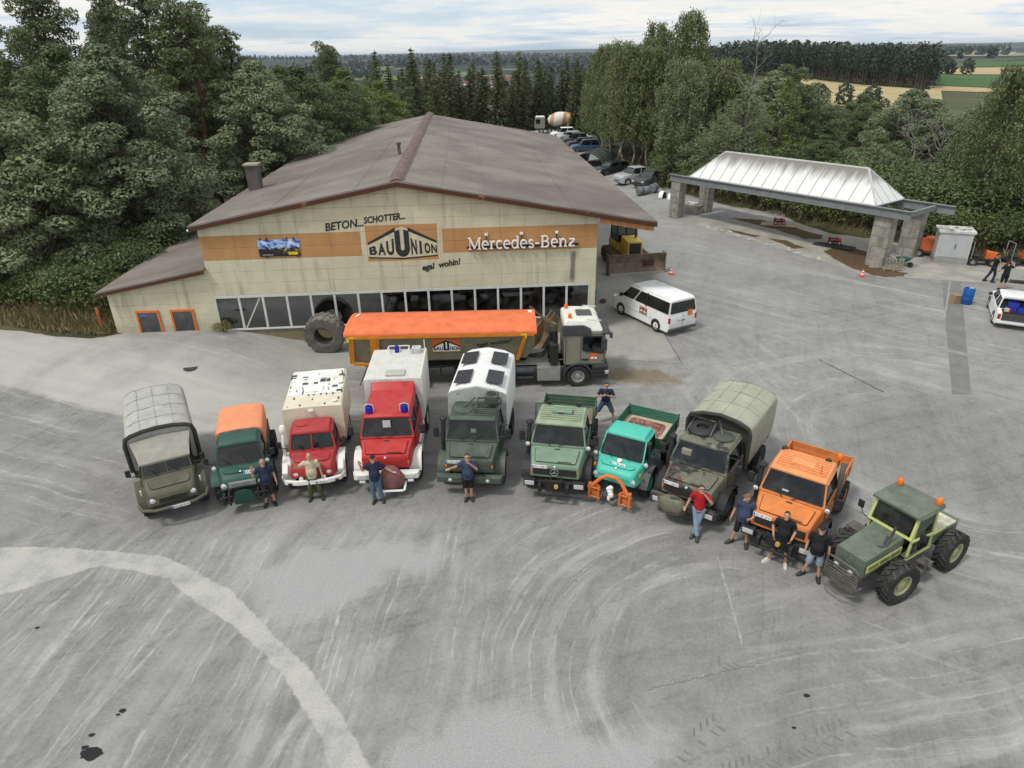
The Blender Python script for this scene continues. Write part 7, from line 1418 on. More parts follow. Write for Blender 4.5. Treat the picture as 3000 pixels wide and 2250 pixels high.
wbk_=thing('wheelbarrow','small green wheelbarrow beside the pallet cage','wheelbarrow',(26.45,44.0,0),R(30)); MB().hexa([(-.2,-.3,.32),(.2,-.3,.32),(.2,.25,.32),(-.2,.25,.32),(-.32,-.48,.58),(.32,-.48,.58),(.32,.36,.55),(-.32,.36,.55)]).build('tray',mat('barrow_green',(.02,.16,.11),.5),wbk_,bevel=.02); MB().cyl((-.05,-.55,.18),(.05,-.55,.18),.18,n=18).build('front_wheel',rubber,wbk_); MB().tube([(-.05,-.55,.18),(-.22,.2,.30),(-.27,.85,.50)],.018,6).tube([(.05,-.55,.18),(.22,.2,.30),(.27,.85,.50)],.018,6).bx(-.22,-.19,.25,.28,0,.3).bx(.19,.22,.25,.28,0,.3).build('handles',black,wbk_)
# toy quads on ramps
def quad(label,loc,rz,z):
    t=thing('toy_quad',label,'quad bike',(loc[0],loc[1],gh(*loc)+z),rz,'toy quads on the mulch course'); rq=mat('quad_red',(.42,.03,.03),.4)
    for y in (-.30,.32):
        for s in (-1,1): wheel(t,s*.27,y,.13,.12,white,10,.015,.08,ri=.07)
    MB().bx(-.12,.12,-.30,.32,.12,.24).build('frame',black,t); MB().loft([rsec(-.46,.10,.22,.30,.08,.03),rsec(-.30,.16,.22,.40,.12,.05),rsec(0,.12,.24,.44,.09,.05)]).build('front_body',rq,t,smooth=50)
    for y in (-.30,.32):
        for s in (-1,1): MB().hexa([(s*.26-.09,y-.16,.27),(s*.26+.09,y-.16,.27),(s*.26+.09,y+.16,.27),(s*.26-.09,y+.16,.27),(s*.26-.08,y-.10,.33),(s*.26+.08,y-.10,.33),(s*.26+.08,y+.10,.33),(s*.26-.08,y+.10,.33)]).build('mudguard',rq,t,bevel=.02)
    MB().bx(-.10,.10,.0,.42,.34,.42).build('saddle',black,t,bevel=.03); MB().bx(-.12,.12,.34,.46,.40,.50).build('rear_rack',rq,t,bevel=.02); MB().cyl((-.22,-.14,.52),(.22,-.14,.52),.014,n=6).cyl((0,-.18,.40),(0,-.14,.52),.02,n=6).build('handlebar',black,t); MB().bx(-.10,.10,-.47,-.44,.24,.30).build('front_panel',white,t)
quad('red toy quad on the farther wooden ramp',(21.9,54.4),R(75),.13); quad('red toy quad on the nearer dark ramp',(24.0,48.9),R(70),.13)
plk=mat('ramp_plank',(.36,.30,.21),.9,var=.2); dkp=mat('dark_ramp_mat',(.03,.031,.034),.8,dust=.2)
for (lb,x,y,rz,m_) in (('pale wooden plank ramp under the farther toy quad',21.9,54.4,R(-25),plk),('dark boarded ramp under the nearer toy quad',23.9,48.7,R(-40),dkp)):
    t=thing('plank_ramp',lb,'ramp',(x,y,gh(x,y)),rz)
    for k in range(4): MB().hexa([(-1.4,-.55+k*.28,.02),(1.4,-.55+k*.28,.02),(1.4,-.29+k*.28,.02),(-1.4,-.29+k*.28,.02),(-1.4,-.55+k*.28,.06),(1.4,-.55+k*.28,.06),(1.4,-.29+k*.28,.06),(-1.4,-.29+k*.28,.06)]).bx(-.5,.5,-.55+k*.28,-.29+k*.28,.063,.11).build('plank',m_,t)
# kerb stones along the course
kb=mat('pale_kerb',(.50,.49,.45),.9,var=.15); kk=thing('stone_border','irregular line of pale stones edging the concrete apron','border',(0,0,0)); rr=random.Random(6); kp=[(15.9,54.0),(16.7,53.2),(17.2,52.6),(17.6,51.6),(18.4,50.5),(19.4,49.2),(20.1,48.2),(20.9,46.8),(21.5,45.6)]
st_=MB().bx(-.18,.18,-.06,.06,0,.09).build('stone',kb,kk,bevel=.02,seg=1)
for i,(x,y) in enumerate(kp): 
    for j in range(2):
        o_=st_ if i+j==0 else inst(st_,kk); o_.location=(x+rr.uniform(-.4,.4),y+rr.uniform(-.4,.4),gh(x,y)+.004); o_.rotation_euler=(0,0,rr.uniform(0,3)); o_.scale=(rr.uniform(.7,1.5),rr.uniform(.8,1.2),1)
# scrap: plastic pipes, wheel arches, concrete blocks
for i,(lb,x,y,rz) in enumerate((('grey plastic drum lying on its side, left one of the scrap pile',13.4,68.5,R(20)),('grey plastic drum lying on its side, behind the white wheel arch',14.6,69.3,R(60)))):
    t=thing('lying_drum',lb,'drum',(x,y,gh(x,y)),rz,'lying drums by the canopy'); MB().lathe([(.001,-.6),(.38,-.6),(.42,-.55),(.42,.55),(.38,.6),(.001,.6)],(0,0,.42),'x',24).build('drum_shell',mat('grey_plastic',(.16,.165,.18),.5,dust=.3),t,smooth=35); MB().lathe([(.425,-.2),(.44,-.18),(.44,-.12),(.425,-.1)],(0,0,.42),'x',24).build('hoop',chassisM,t)
wa=thing('wheel_arch_scrap','white lorry wheel arch dumped on the apron','scrap',(14.9,66.4,gh(14.9,66.4)),R(-30)); 
for k,(dx,z) in enumerate(((0,.02),(.9,-.1))): arch(wa,dx-.2,dx+.2,0,z,.62,5,175,white,.06,'arch_shell'); 
MB().cyl((.1,0,.0),(.1,0,.5),.3,n=16).build('scrap_core',chassisM,wa)
cbk=thing('concrete_trough','low concrete block with pipes on top between the canopy pillars','concrete block',(16.1,59.4,.45),R(-52)); MB().bx(-.75,.75,-.45,.45,0,.75).build('block',blockM,cbk,bevel=.03); MB().cyl((-.6,.1,.85),(.4,.2,.85),.09,n=10).bx(-.2,.4,-.3,.05,.752,.88).build('pipe_pieces',mat('pale_pipe',(.5,.5,.48),.6),cbk)
# hand tools / small machines by the trees at right
def ridemower(label,x,y,rz,m_,bar=True):
    t=thing('compact_machine',label,'machine',(x,y,gh(x,y)),rz,'orange machines under the trees')
    for yy in (-.55,.6):
        for s in (-1,1): wheel(t,s*.45,yy,.26,.18,steel,14,.02,.1)
    MB().bx(-.35,.35,-.8,.9,.28,.48).build('frame',chassisM,t,bevel=.02); MB().loft([rsec(-.85,.28,.45,.85,.25,.08),rsec(-.1,.30,.45,.98,.27,.08)]).build('hood',m_,t,smooth=40); MB().bx(-.25,.25,.25,.6,.55,.68).bx(-.25,.25,.6,.7,.6,1.05).build('seat',seatM,t,bevel=.04); steering(t,(0,.12,1.05),.15)
    if bar: MB().tube([(-.4,.75,.45),(-.4,.75,1.55),(.4,.75,1.55),(.4,.75,.45)],.03,8).build('roll_bar',steel,t)
ridemower('orange compact machine with grey roll bar left of the tree trunk',31.7,43.9,R(70),orM); ridemower('orange compact machine right of the tree trunk',34.0,43.6,R(85),orM)
fb=thing('flat_trailer','low trailer with pale side board at the right edge','trailer',(32.9,39.9,0),R(-25)); MB().bx(-1.9,2.2,-.9,.9,.50,.58).build('deck',mat('pale_board',(.42,.42,.38),.8,var=.1),fb); MB().hexa([(-1.9,-.95,.18),(2.2,-.95,.18),(2.2,-.90,.18),(-1.9,-.90,.18),(-1.9,-.95,.98),(2.2,-.95,.98),(2.2,-.90,.98),(-1.9,-.90,.98)]).build('side_board',MATS['pale_board'],fb); MB().bx(-1.8,2.1,-.96,-.952,.20,.26).build('lower_edge',chassisM,fb)
for s in (-1,1): wheel(fb,s*.75,0,.3,.18,steel,14,.012,.04); 
hy=thing('water_standpipe','pale blue water standpipe at the corner of the hall','standpipe',(4.95,37.5,0)); MB().cyl((0,0,0),(0,0,.75),.10,n=14).lathe([(.14,.75),(.14,.90),(.08,.98),(.001,.98)],(0,0,0),'z',14).build('pipe',mat('pale_blue_paint',(.16,.28,.36),.5),hy,smooth=40); MB().cyl((0,-.02,.6),(0,-.22,.6),.04,n=8).build('outlet',steel,hy)
rkk=thing('rock','brown rock on the concrete beside the standpipe','rock',(5.45,37.6,0)); MB().ell((0,0,.10),(.22,.16,.14),8,6).build('stone',mat('brown_rock',(.12,.075,.055),.9,bump=.5,bscale=8),rkk,smooth=30)
og=thing('orange_post','rusty orange post beside the lean-to wall','post',(-20.55,31.7,gh(-20.55,31.7)+.1),R(0)); MB().bx(-.06,.06,-.05,.05,0,1.25).build('post_shaft',mat('rust_orange',(.36,.10,.03),.7,var=.3),og,bevel=.01); MB().bx(-.10,.10,-.08,.08,0,.04).build('post_foot',rust,og)
# ================================================================ VEGETATION
NR=np.random.RandomState(12)
def cards(name,P,N,U,L,Wd,m,fold=0.0):
    """leaf quads: centre P, normal N, long axis U (n,3), half length L, half width Wd"""
    n=len(P); N=N/np.linalg.norm(N,axis=1,keepdims=True); U=U-N*(U*N).sum(1,keepdims=True); U/=np.linalg.norm(U,axis=1,keepdims=True)+1e-9; V=np.cross(N,U)
    L=np.asarray(L).reshape(-1,1)*np.ones((n,1)); Wd=np.asarray(Wd).reshape(-1,1)*np.ones((n,1))
    co=np.empty((n,4,3)); co[:,0]=P-U*L; co[:,1]=P+V*Wd-N*Wd*fold-U*L*.1; co[:,2]=P+U*L; co[:,3]=P-V*Wd-N*Wd*fold-U*L*.1
    me=bpy.data.meshes.new(name); me.vertices.add(4*n); me.vertices.foreach_set('co',co.ravel()); me.loops.add(4*n); me.loops.foreach_set('vertex_index',np.arange(4*n,dtype=np.int32)); me.polygons.add(n); me.polygons.foreach_set('loop_start',np.arange(0,4*n,4,dtype=np.int32)); me.update(calc_edges=True); me.validate(); me.materials.append(m); return me
def unit(n,up=0.0):
    v=NR.normal(size=(n,3)); v[:,2]+=up; return v/np.linalg.norm(v,axis=1,keepdims=True)
def clumpcloud(cs,per,size,flat=.65,up=.9,shell=.55,wratio=.5):
    """cs: (n,4) clump centres + radius"""
    P=[];N=[]
    for (x,y,z,r) in cs:
        k=max(6,int(per*(r*r))); d=unit(k,.35); rr=r*(shell+(1-shell)*NR.rand(k,1)**.5); p=d*rr; p[:,2]*=flat; P.append(p+np.array((x,y,z))); N.append(d*.7+unit(k,up)*.9)
    P=np.concatenate(P);N=np.concatenate(N); n=len(P); L=size*NR.uniform(.6,1.25,n); return P,N,unit(n),L,L*wratio
def barkmat(name,c,c2,sc=3,vs=.3):
    d=ND(name); n=d.noise(d.vec(d.mul(d.x,sc),d.mul(d.y,sc),d.mul(d.z,sc*vs)),1,6,.7); return d.out(d.mix(d.mr(n,.4,.62),c,c2),.95,n,.5,.03)
barkB=barkmat('brown_bark',(.05,.042,.033),(.11,.095,.075)); barkP=barkmat('pine_bark',(.075,.05,.035),(.15,.09,.055)); barkW=barkmat('birch_bark',(.10,.095,.085),(.50,.48,.43),6,.5); barkG=barkmat('dead_wood_grey',(.17,.155,.135),(.30,.28,.25))
def limb(mb,p0,p1,r0,r1,sag=.0,n=6,k=5,jit=.1):
    p0=Vector(p0);p1=Vector(p1); L=(p1-p0).length; pts=[];rs=[]
    for i in range(k+1):
        t=i/k; j=jit*L*.15*(0<i<k); pts.append(p0.lerp(p1,t)+Vector((NR.uniform(-j,j),NR.uniform(-j,j),NR.uniform(-j,j)-sag*math.sin(t*PI)))); rs.append(r0+(r1-r0)*t)
    mb.tube(pts,rs,n); return pts
TREES={}
def proto(name,trunk_mb,bark,leafmesh):
    t=trunk_mb.build('trunk',bark,smooth=60).data
    for o in [o for o in COL.objects if o.data==t]: bpy.data.objects.remove(o)
    TREES[name]=(t,leafmesh)
def maple(name,h,r,m,bark,seed,size=.15,per=170,low=.12,nc=80,flat=.50,wr=.6,top=1.0):
    global NR; NR=np.random.RandomState(seed); mb=MB(); tr=limb(mb,(0,0,-.3),(NR.uniform(-.4,.4),NR.uniform(-.4,.4),h*.80),h*.022,h*.006,n=8,k=7); cs=[]
    for i in range(nc):
        t=low+(1-low)*((i+.5)/nc)**.9; z=h*t; a=i*2.4+NR.uniform(-.5,.5); prof=math.sin(min(1,(t-low)/(1-low)*.92+.13)*PI)**.55; d=r*prof*NR.uniform(.55,1.05); cr=r*NR.uniform(.15,.27)*(.75+.4*prof)
        c=(d*math.cos(a),d*math.sin(a),z-d*.08); cs.append((*c,cr))
        if i%2==0: limb(mb,(0,0,max(.3,z-d*.75)),(c[0]*.9,c[1]*.9,c[2]-.1),h*.007,h*.0016,n=5,k=4,jit=.5)
    cs=np.array(cs); P,N,U,L,Wd=clumpcloud(cs,per,size,flat,1.5); proto(name,mb,bark,cards(name+'_leaves',P,N,U,L,Wd*wr/.5,m,.25))
def pine(name,h,r,m,seed,low=.38):
    global NR; NR=np.random.RandomState(seed); mb=MB(); limb(mb,(0,0,-.3),(NR.uniform(-.6,.6),NR.uniform(-.6,.6),h),h*.018,h*.004,n=8,k=8); cs=[]
    for i in range(46):
        t=low+(1.02-low)*(i+.5)/46; a=i*2.4+NR.uniform(-.4,.4); d=r*(1.0-.62*((t-low)/(1-low))**1.3)*NR.uniform(.35,1.05); z=h*t; cs.append((d*math.cos(a),d*math.sin(a),z,r*NR.uniform(.20,.33)))
        limb(mb,(0,0,z-d*.25),(d*math.cos(a),d*math.sin(a),z-.05),h*.005,h*.0015,n=5,k=3,jit=.5)
    P,N,U,L,Wd=clumpcloud(np.array(cs),330,.17,.55,.5,.35); U=U+np.array((0,0,.6)); proto(name,mb,barkP,cards(name+'_needles',P,N,U,L,L*.30,m))
def birch(name,h,r,m,seed,low=.30,ns=430):
    global NR; NR=np.random.RandomState(seed); mb=MB(); tp=Vector((NR.uniform(-.8,.8),NR.uniform(-.8,.8),h)); limb(mb,(0,0,-.3),tp,h*.012,h*.002,n=8,k=8,jit=.3); P=[];N=[];U=[]
    for i in range(ns):
        t=low+(1.0-low)*NR.rand()**.85; a=NR.uniform(0,2*PI); prof=(math.sin(min(1,(t-low)/(1-low)*.66+.26)*PI))**.6; d=r*prof*NR.uniform(.25,1.0); s=np.array((d*math.cos(a)+tp.x*t,d*math.sin(a)+tp.y*t,h*t+d*.12))
        if i%7==0: limb(mb,(tp.x*t*.9,tp.y*t*.9,h*t-d*.7),s,h*.004,h*.001,n=4,k=3,jit=.4)
        ln=NR.uniform(.4,1.3)*(.6+.5*prof); k=int(46*ln); u=np.sort(NR.rand(k)); out=np.array((math.cos(a),math.sin(a),0))*.35*ln
        q=s+np.outer(u,out)*(1-.4*u[:,None])+np.outer(u**1.3,(0,0,-ln))+NR.normal(size=(k,3))*.17; P.append(q); N.append(unit(k,.2)+out*.6); U.append(unit(k)*.5+np.array((0,0,-1)))
    P=np.concatenate(P);N=np.concatenate(N);U=np.concatenate(U); n=len(P); L=NR.uniform(.07,.14,n); proto(name,mb,barkW if bark_w.get(name,True) else barkB,cards(name+'_leaves',P,N,U,L,L*.55,m))
bark_w={}
def spruce(name,h,r,m,seed,per=22,lv=26,low=.10,size=.26):
    global NR; NR=np.random.RandomState(seed); mb=MB(); limb(mb,(0,0,-.3),(0,0,h),h*.014,h*.002,n=6,k=4,jit=.02); P=[];N=[];U=[];L=[]
    for i in range(lv):
        t=low+(1-low)*(i/lv); z0=h*t; rr=r*(1-t)**.85*NR.uniform(.8,1.1)+.15; nb=max(4,int(9*(1-t)+4))
        for b in range(nb):
            a=2*PI*b/nb+NR.uniform(-.3,.3)+i; k=max(5,int(per*rr/r)+4); u=NR.rand(k)**.8; dv=np.array((math.cos(a),math.sin(a),0)); q=np.outer(u*rr*NR.uniform(.75,1.1),dv); q[:,2]=z0-.32*rr*u+.10*rr*u*u; q+=NR.normal(size=(k,3))*np.array((.10,.10,.09)); P.append(q); N.append(unit(k,.7)); U.append(dv+unit(k)*.5+np.array((0,0,-.45))); L.append(size*NR.uniform(.6,1.2,k))
    P=np.concatenate(P);N=np.concatenate(N);U=np.concatenate(U);L=np.concatenate(L); proto(name,mb,barkB,cards(name+'_needles',P,N,U,L,L*.36,m))
def bush(name,r,h,m,seed,size=.10,per=240,nc=22):
    global NR; NR=np.random.RandomState(seed); mb=MB(); cs=[]
    for i in range(nc):
        a=i*2.4; d=r*math.sqrt((i+.5)/nc)*.85; z=h*(.30+.62*(1-(d/r)**2)*NR.uniform(.55,1)); cs.append((d*math.cos(a),d*math.sin(a),z,r*NR.uniform(.26,.40)))
        if i%2==0: limb(mb,(0,0,-.1),(d*math.cos(a)*.9,d*math.sin(a)*.9,z),.035,.010,n=4,k=3,jit=.5)
    P,N,U,L,Wd=clumpcloud(np.array(cs),per,size,.8); proto(name,mb,barkB,cards(name+'_leaves',P,N,U,L,L*.5,m))
lmMap=leafmat('maple_leaf',(0.112,0.150,0.085),(0.293,0.336,0.180)); lmDec=leafmat('dark_leaf',(0.056,0.084,0.033),(0.141,0.186,0.065)); lmLim=leafmat('lime_leaf',(0.072,0.111,0.023),(0.170,0.215,0.052)); lmBir=leafmat('birch_leaf',(0.087,0.115,0.046),(0.219,0.246,0.106)); lmPin=leafmat('pine_needle',(0.058,0.084,0.040),(0.162,0.192,0.080)); lmSpr=leafmat('spruce_needle',(0.055,0.073,0.033),(0.149,0.162,0.070)); lmWil=leafmat('willow_leaf',(0.104,0.139,0.070),(0.260,0.295,0.159)); lmBus=leafmat('shrub_leaf',(0.057,0.081,0.025),(0.150,0.174,0.052)); lmYel=leafmat('yellowish_leaf',(0.102,0.109,0.029),(0.232,0.225,0.072))
lmFar0=leafmat('field_tree_leaf',(.026,.042,.024),(.062,.085,.042),.1)
maple('mapA',10.5,4.3,lmMap,barkB,1,.115,330,.05,120); maple('mapB',14,4.6,lmMap,barkB,2,.115,300,.08,125); maple('decA',13,4.2,lmDec,barkB,3,.10,300,.08,115); maple('decB',12,3.6,lmDec,barkB,4,.10,330,.12,105); maple('limA',12,3.4,lmLim,barkB,5,.10,340,.08,100); maple('colA',11,2.2,lmLim,barkB,6,.11,330,.06,70); maple('fldA',10,3.8,lmFar0,barkB,9,.42,34,.04,70); maple('wilA',11,3.6,lmWil,barkB,7,.12,200,.06,85,.75,.35)
pine('pinA',15.8,3.4,lmPin,11); pine('pinB',16.6,3.0,lmPin,12,.45); pine('pinC',14,3.0,lmPin,13,.15)
birch('birA',14,2.6,lmBir,21); birch('birB',13,2.9,lmBir,22,.25,470); birch('birC',12,3.4,lmWil,23,.10,620); birch('birY',13,2.6,lmYel,24,.12,460)
spruce('sprA',20,3.4,lmSpr,31,34,34,.06,.28); spruce('sprB',18,3.1,lmSpr,32,34,32,.06,.28); spruce('sprC',7,1.9,lmSpr,33,20,18,.03,.2)
bush('busA',2.0,2.6,lmBus,41); bush('busB',1.6,1.8,lmBus,42); bush('busC',2.4,3.6,lmDec,43,.11,220,26); bush('busD',1.4,1.3,lmYel,44,.09)
def tree(name,kind,label,x,y,hs=1.0,ws=None,group=None,cat='tree',rz=None,lean=(0,0),z=None):
    t,l=TREES[kind]; o=thing(name,label,cat,(x,y,(terr(x,y) if z is None else z)-.1),NR.uniform(0,6.28) if rz is None else rz,group); o.scale=(ws or hs,ws or hs,hs); o.rotation_euler=(lean[0],lean[1],o.rotation_euler.z); meshobj('trunk',t,o); meshobj('crown',l,o); return o
NR=np.random.RandomState(77)
G1='trees left of the hall'
for a in (('maple_tree','mapA','broad grey-green maple in front, at the left edge of the yard',-28.3,39.3,1.0,1.05),('maple_tree','mapB','tall grey-green maple with low branches beside the lean-to roof',-23.6,43.5,.92,1.0),('maple_tree','mapB','grey-green maple overhanging the hall roof beside the chimney',-18.6,54.5,.85,.95),('maple_tree','decA','dark leafy tree filling the gap behind the two left maples',-27.8,46.5,1.0,1.1),('pine_tree','pinA','tall dark pine at the upper left with sky showing through its top',-31.5,52.0,1.02,1.0),('pine_tree','pinB','tallest dark pine left of the hall, thin open top',-27.0,57.0,1.03,1.1),('pine_tree','pinA','dark pine with broad crown behind the tall maple',-23.5,55.0,.98,1.2),('pine_tree','pinB','dark pine nearest the hall ridge at the upper left',-22.6,60.0,.84,1.1),('birch_tree','birY','yellowish drooping birch at the left picture edge',-34.0,40.5,.95,1.1),('birch_tree','birB','pale drooping birch behind the front maple at the left edge',-36.5,45.0,1.0,1.1),('leafy_tree','decB','dark leafy tree between the pines and the chimney',-17.5,62.0,.95,1.1),('leafy_tree','limA','fresh green leafy tree behind the left roof edge',-16.0,72.5,.92,1.1),('leafy_tree','limA','fresh green leafy tree farther back beside the spruces',-14.5,83.0,.80,1.1),('leafy_tree','wilA','silvery green tree beside the fresh green ones left of the hall',-19.5,74.0,.95,1.0),('leafy_tree','decA','dark round tree at the rear left corner of the hall',-15.0,66.5,.78,.9),('pine_tree','pinC','dark pine left of the valley gap, twin of the tall one',-17.0,93.0,.66,.8),('pine_tree','pinC','dark pine at the valley gap with ragged top',-13.5,97.0,.60,.8)):
    tree(*a[:7],group=G1)
for i,(x,y,k,s) in enumerate(((-39,42,'decA',1.1),(-41,52,'pinA',1.0),(-37,58,'decB',1.2),(-33,64,'pinB',1.0),(-28,68,'pinA',.95),(-24,70,'decA',.8),(-22,82,'pinC',.68),(-26,90,'pinA',.60),(-31,77,'decB',1.1),(-20.5,67.0,'decB',.95),(-47,47,'mapB',1.0),(-44,62,'pinB',1.1),(-38,72,'pinA',1.0),(-19,100,'decB',.72),(-25,103,'pinC',1.0),(-23.6,100,'pinC',.95),(-30,97,'pinB',.6))):
    tree('woodland_tree',k,'dark tree deeper in the wood left of the hall',x,y,s,s,'trees deep in the left wood')
lab_b=['shrub under the trees left of the lean-to']
for i,(x,y,k,s) in enumerate(((-21.4,34.2,'busA',.8),(-23.2,35.0,'busC',.8),(-25.4,36.0,'busA',.9),(-27.6,35.6,'busB',.8),(-30.2,36.4,'busA',.9),(-33,36.6,'busB',1.0),(-21.6,37.5,'busC',.9),(-21.6,41.0,'busC',1.0),(-21.2,45.0,'busC',1.0),(-16.6,45.5,'busC',.8),(-16.4,49,'busC',.8),(-36,37.2,'busA',1.1))):
    tree('shrub',k,'green shrub at the foot of the trees left of the hall',x,y,s,s*1.1,'shrubs left of the hall','shrub')
tree('weed','busD','small green weed growing at the hall wall beside the lean-to',-14.55,31.75,.42,.40,None,'plant',z=gh(-14.55,31.75)+.05)
# right-hand side -------------------------------------------------------------------------
bl_=['birch nearest the mixer lorry with a pale bare trunk','second birch along the drive behind the shelter','third birch along the drive with a slim pale trunk','birch behind the black parked car','birch behind the silver pickup with thick pale trunk','birch right of the silver pickup','birch with leaning pale trunk above the parked grey car','birch set back behind the row of birches']
for i,(x,y,k,h_,w_) in enumerate(((12.9,100.5,'birA',1.0,1.1),(13.8,94.0,'birA',.95,1.0),(14.2,91.0,'birB',1.0,1.0),(14.7,87.5,'birA',.98,1.0),(15.2,86.0,'birB',1.02,1.0),(16.2,87.5,'birA',1.0,1.05),(16.9,84.5,'birB',1.0,1.0),(19.5,92.5,'birA',1.12,1.0))): tree('birch_tree',k,bl_[i],x,y,h_,w_,'birches along the drive')
for a in (('birch_tree','birC','weeping pale green tree behind the parked grey car',20.0,79.5,1.0,1.0),('birch_tree','birA','tallest birch with wispy top above the parked cars',21.5,86.0,1.22,1.15),('birch_tree','birB','drooping birch right of the tallest birch',24.0,80.0,.98,1.1),('spruce_tree','sprC','small spruce right of the parked grey car',16.9,72.6,.95,1.0),('leafy_tree','wilA','silvery green tree behind the left end of the canopy',21.0,70.0,.62,.95),('leafy_tree','colA','bright green slender tree behind the canopy',27.0,70.0,.98,1.0),('leafy_tree','wilA','silvery green tree left of the bright green one',24.2,73.5,.86,.9),('pine_tree','pinC','dark pine right of the bright green tree',31.0,76.0,.78,1.0),('pine_tree','pinC','tall dark pine hiding the left end of the wheat field',36.0,92.0,1.02,1.15),('pine_tree','pinC','dark pine right of the tall one before the wheat field',40.0,96.0,.92,1.1),('pine_tree','pinC','dark pine below the field, left of the bare tree',35.5,80.0,.70,.95),('leafy_tree','decB','dark leafy tree behind the middle of the canopy',29.6,66.0,.55,.85),('leafy_tree','wilA','silvery tree behind the right half of the canopy',33.5,64.0,.58,.85),('leafy_tree','decA','dark leafy tree behind the right end of the canopy roof',36.0,68.5,.55,.9),('birch_tree','birC','weeping pale green tree at the right edge above the cabinet',40.5,59.5,.86,1.0),('leafy_tree','limA','green tree with yellowish top at the right edge',46.0,66.0,.95,1.1),('birch_tree','birC','big pale willow-like tree at the right picture edge',44.0,55.5,1.02,1.05),('leafy_tree','decB','dark leafy tree between the two willows at the right edge',43.5,62.5,.95,1.1),('leafy_tree','wilA','silvery tall tree at the far right edge above the white car',50.5,57.0,1.0,1.1),('leafy_tree','limA','yellow-green tree top against the fields at the right edge',52.0,66.0,1.05,1.1),('birch_tree','birB','birch with leaning bare trunk behind the cabinet',36.5,52.3,.92,.9),('birch_tree','birA','birch with thick pale trunk right of the cabinet',36.2,47.6,.95,.9)):
    tree(*a[:7],group='trees behind the canopy')
for i,(x,y,k,s) in enumerate(((19.6,66.5,'busC',.9),(21.2,63.4,'busA',1.0),(22.9,61.0,'busC',.8),(24.3,58.6,'busA',1.0),(25.4,56.2,'busB',1.3),(26.6,54.2,'busA',.9),(28.3,52.6,'busC',.75),(30.0,50.8,'busA',1.0),(31.6,49.0,'busC',.8),(33.4,47.6,'busA',1.0),(35.4,46.8,'busC',.8),(37.5,45.8,'busA',1.1),(39.8,44.9,'busC',.9),(23.8,65,'busC',1.2),(26.4,61.5,'busC',1.2),(28.6,58.2,'busC',1.25),(31,55,'busC',1.2),(33.6,52.4,'busC',1.2),(36.4,50.4,'busC',1.3),(39.6,49.2,'busC',1.4),(26,67,'busC',1.4),(30.5,62,'busC',1.5),(34,58,'busC',1.5),(38,54.5,'busC',1.5),(42.5,50.5,'busC',1.5),(18.0,69.5,'busA',.9),(17.4,76,'busC',.8),(18.5,80,'busC',1.0),(16,97,'busC',1.0),(15.4,103,'busC',1.0),(14.6,110,'busC',1.2))):
    tree('shrub',k,'green shrub on the bank behind the canopy',x,y,s,s*1.1,'shrubs on the bank behind the canopy','shrub')
rr=random.Random(31); 
for i in range(56):
    az=R(rr.uniform(13,36)); d=rr.uniform(82,150); x,y=d*math.sin(az),d*math.cos(az)
    if x<17+.0*y: x=17+rr.uniform(0,4)
    k=rr.choice(('decA','decB','wilA','birC','mapB','pinC')); s=rr.uniform(.74,.95); tree('bank_tree',k,'leafy tree on the slope between canopy and field',x,y,s,s*1.15,'trees on the slope below the yard')
for i in range(12):
    x=rr.uniform(13.5,24); y=rr.uniform(98,140); k=rr.choice(('birA','birB','decB','sprB')); s=rr.uniform(.7,.95); tree('drive_tree',k,'tree in the strip of wood beside the far drive',x,y,s,s,'trees beside the far drive')
# bare grey trees
def deadtree(label,x,y,h,seed):
    global NR; NR=np.random.RandomState(seed); mb=MB(); limb(mb,(0,0,-.3),(.3,.2,h),.16,.03,n=7,k=7,jit=.25); o=thing('bare_tree',label,'tree',(x,y,terr(x,y)),0,'bare trees'); tw=MB()
    for i in range(16):
        z=h*NR.uniform(.35,1.0); a=NR.uniform(0,6.28); d=h*.22*NR.uniform(.5,1.1); p=(d*math.cos(a),d*math.sin(a),z+d*NR.uniform(.5,1.3)); limb(tw,(0.1,.05,z),p,.045,.012,n=5,k=4,jit=.6)
        for j in range(4): limb(tw,Vector((.1,.05,z)).lerp(Vector(p),NR.uniform(.4,1)),Vector(p)+Vector(NR.normal(size=3))*.9,.014,.005,n=4,k=2,jit=.6)
    mb.build('trunk',barkG,o,smooth=60); tw.build('branches',barkG,o,smooth=60)
deadtree('bare grey tree standing among the shrubs behind the canopy',35.6,62.0,8.2,3); deadtree('bare pale branches above the willow trees at the centre right',25.5,76.5,13.6,5); deadtree('bare grey tree leaning above the shrubs below the field',40.5,66.0,8.0,8)
NR=np.random.RandomState(5)
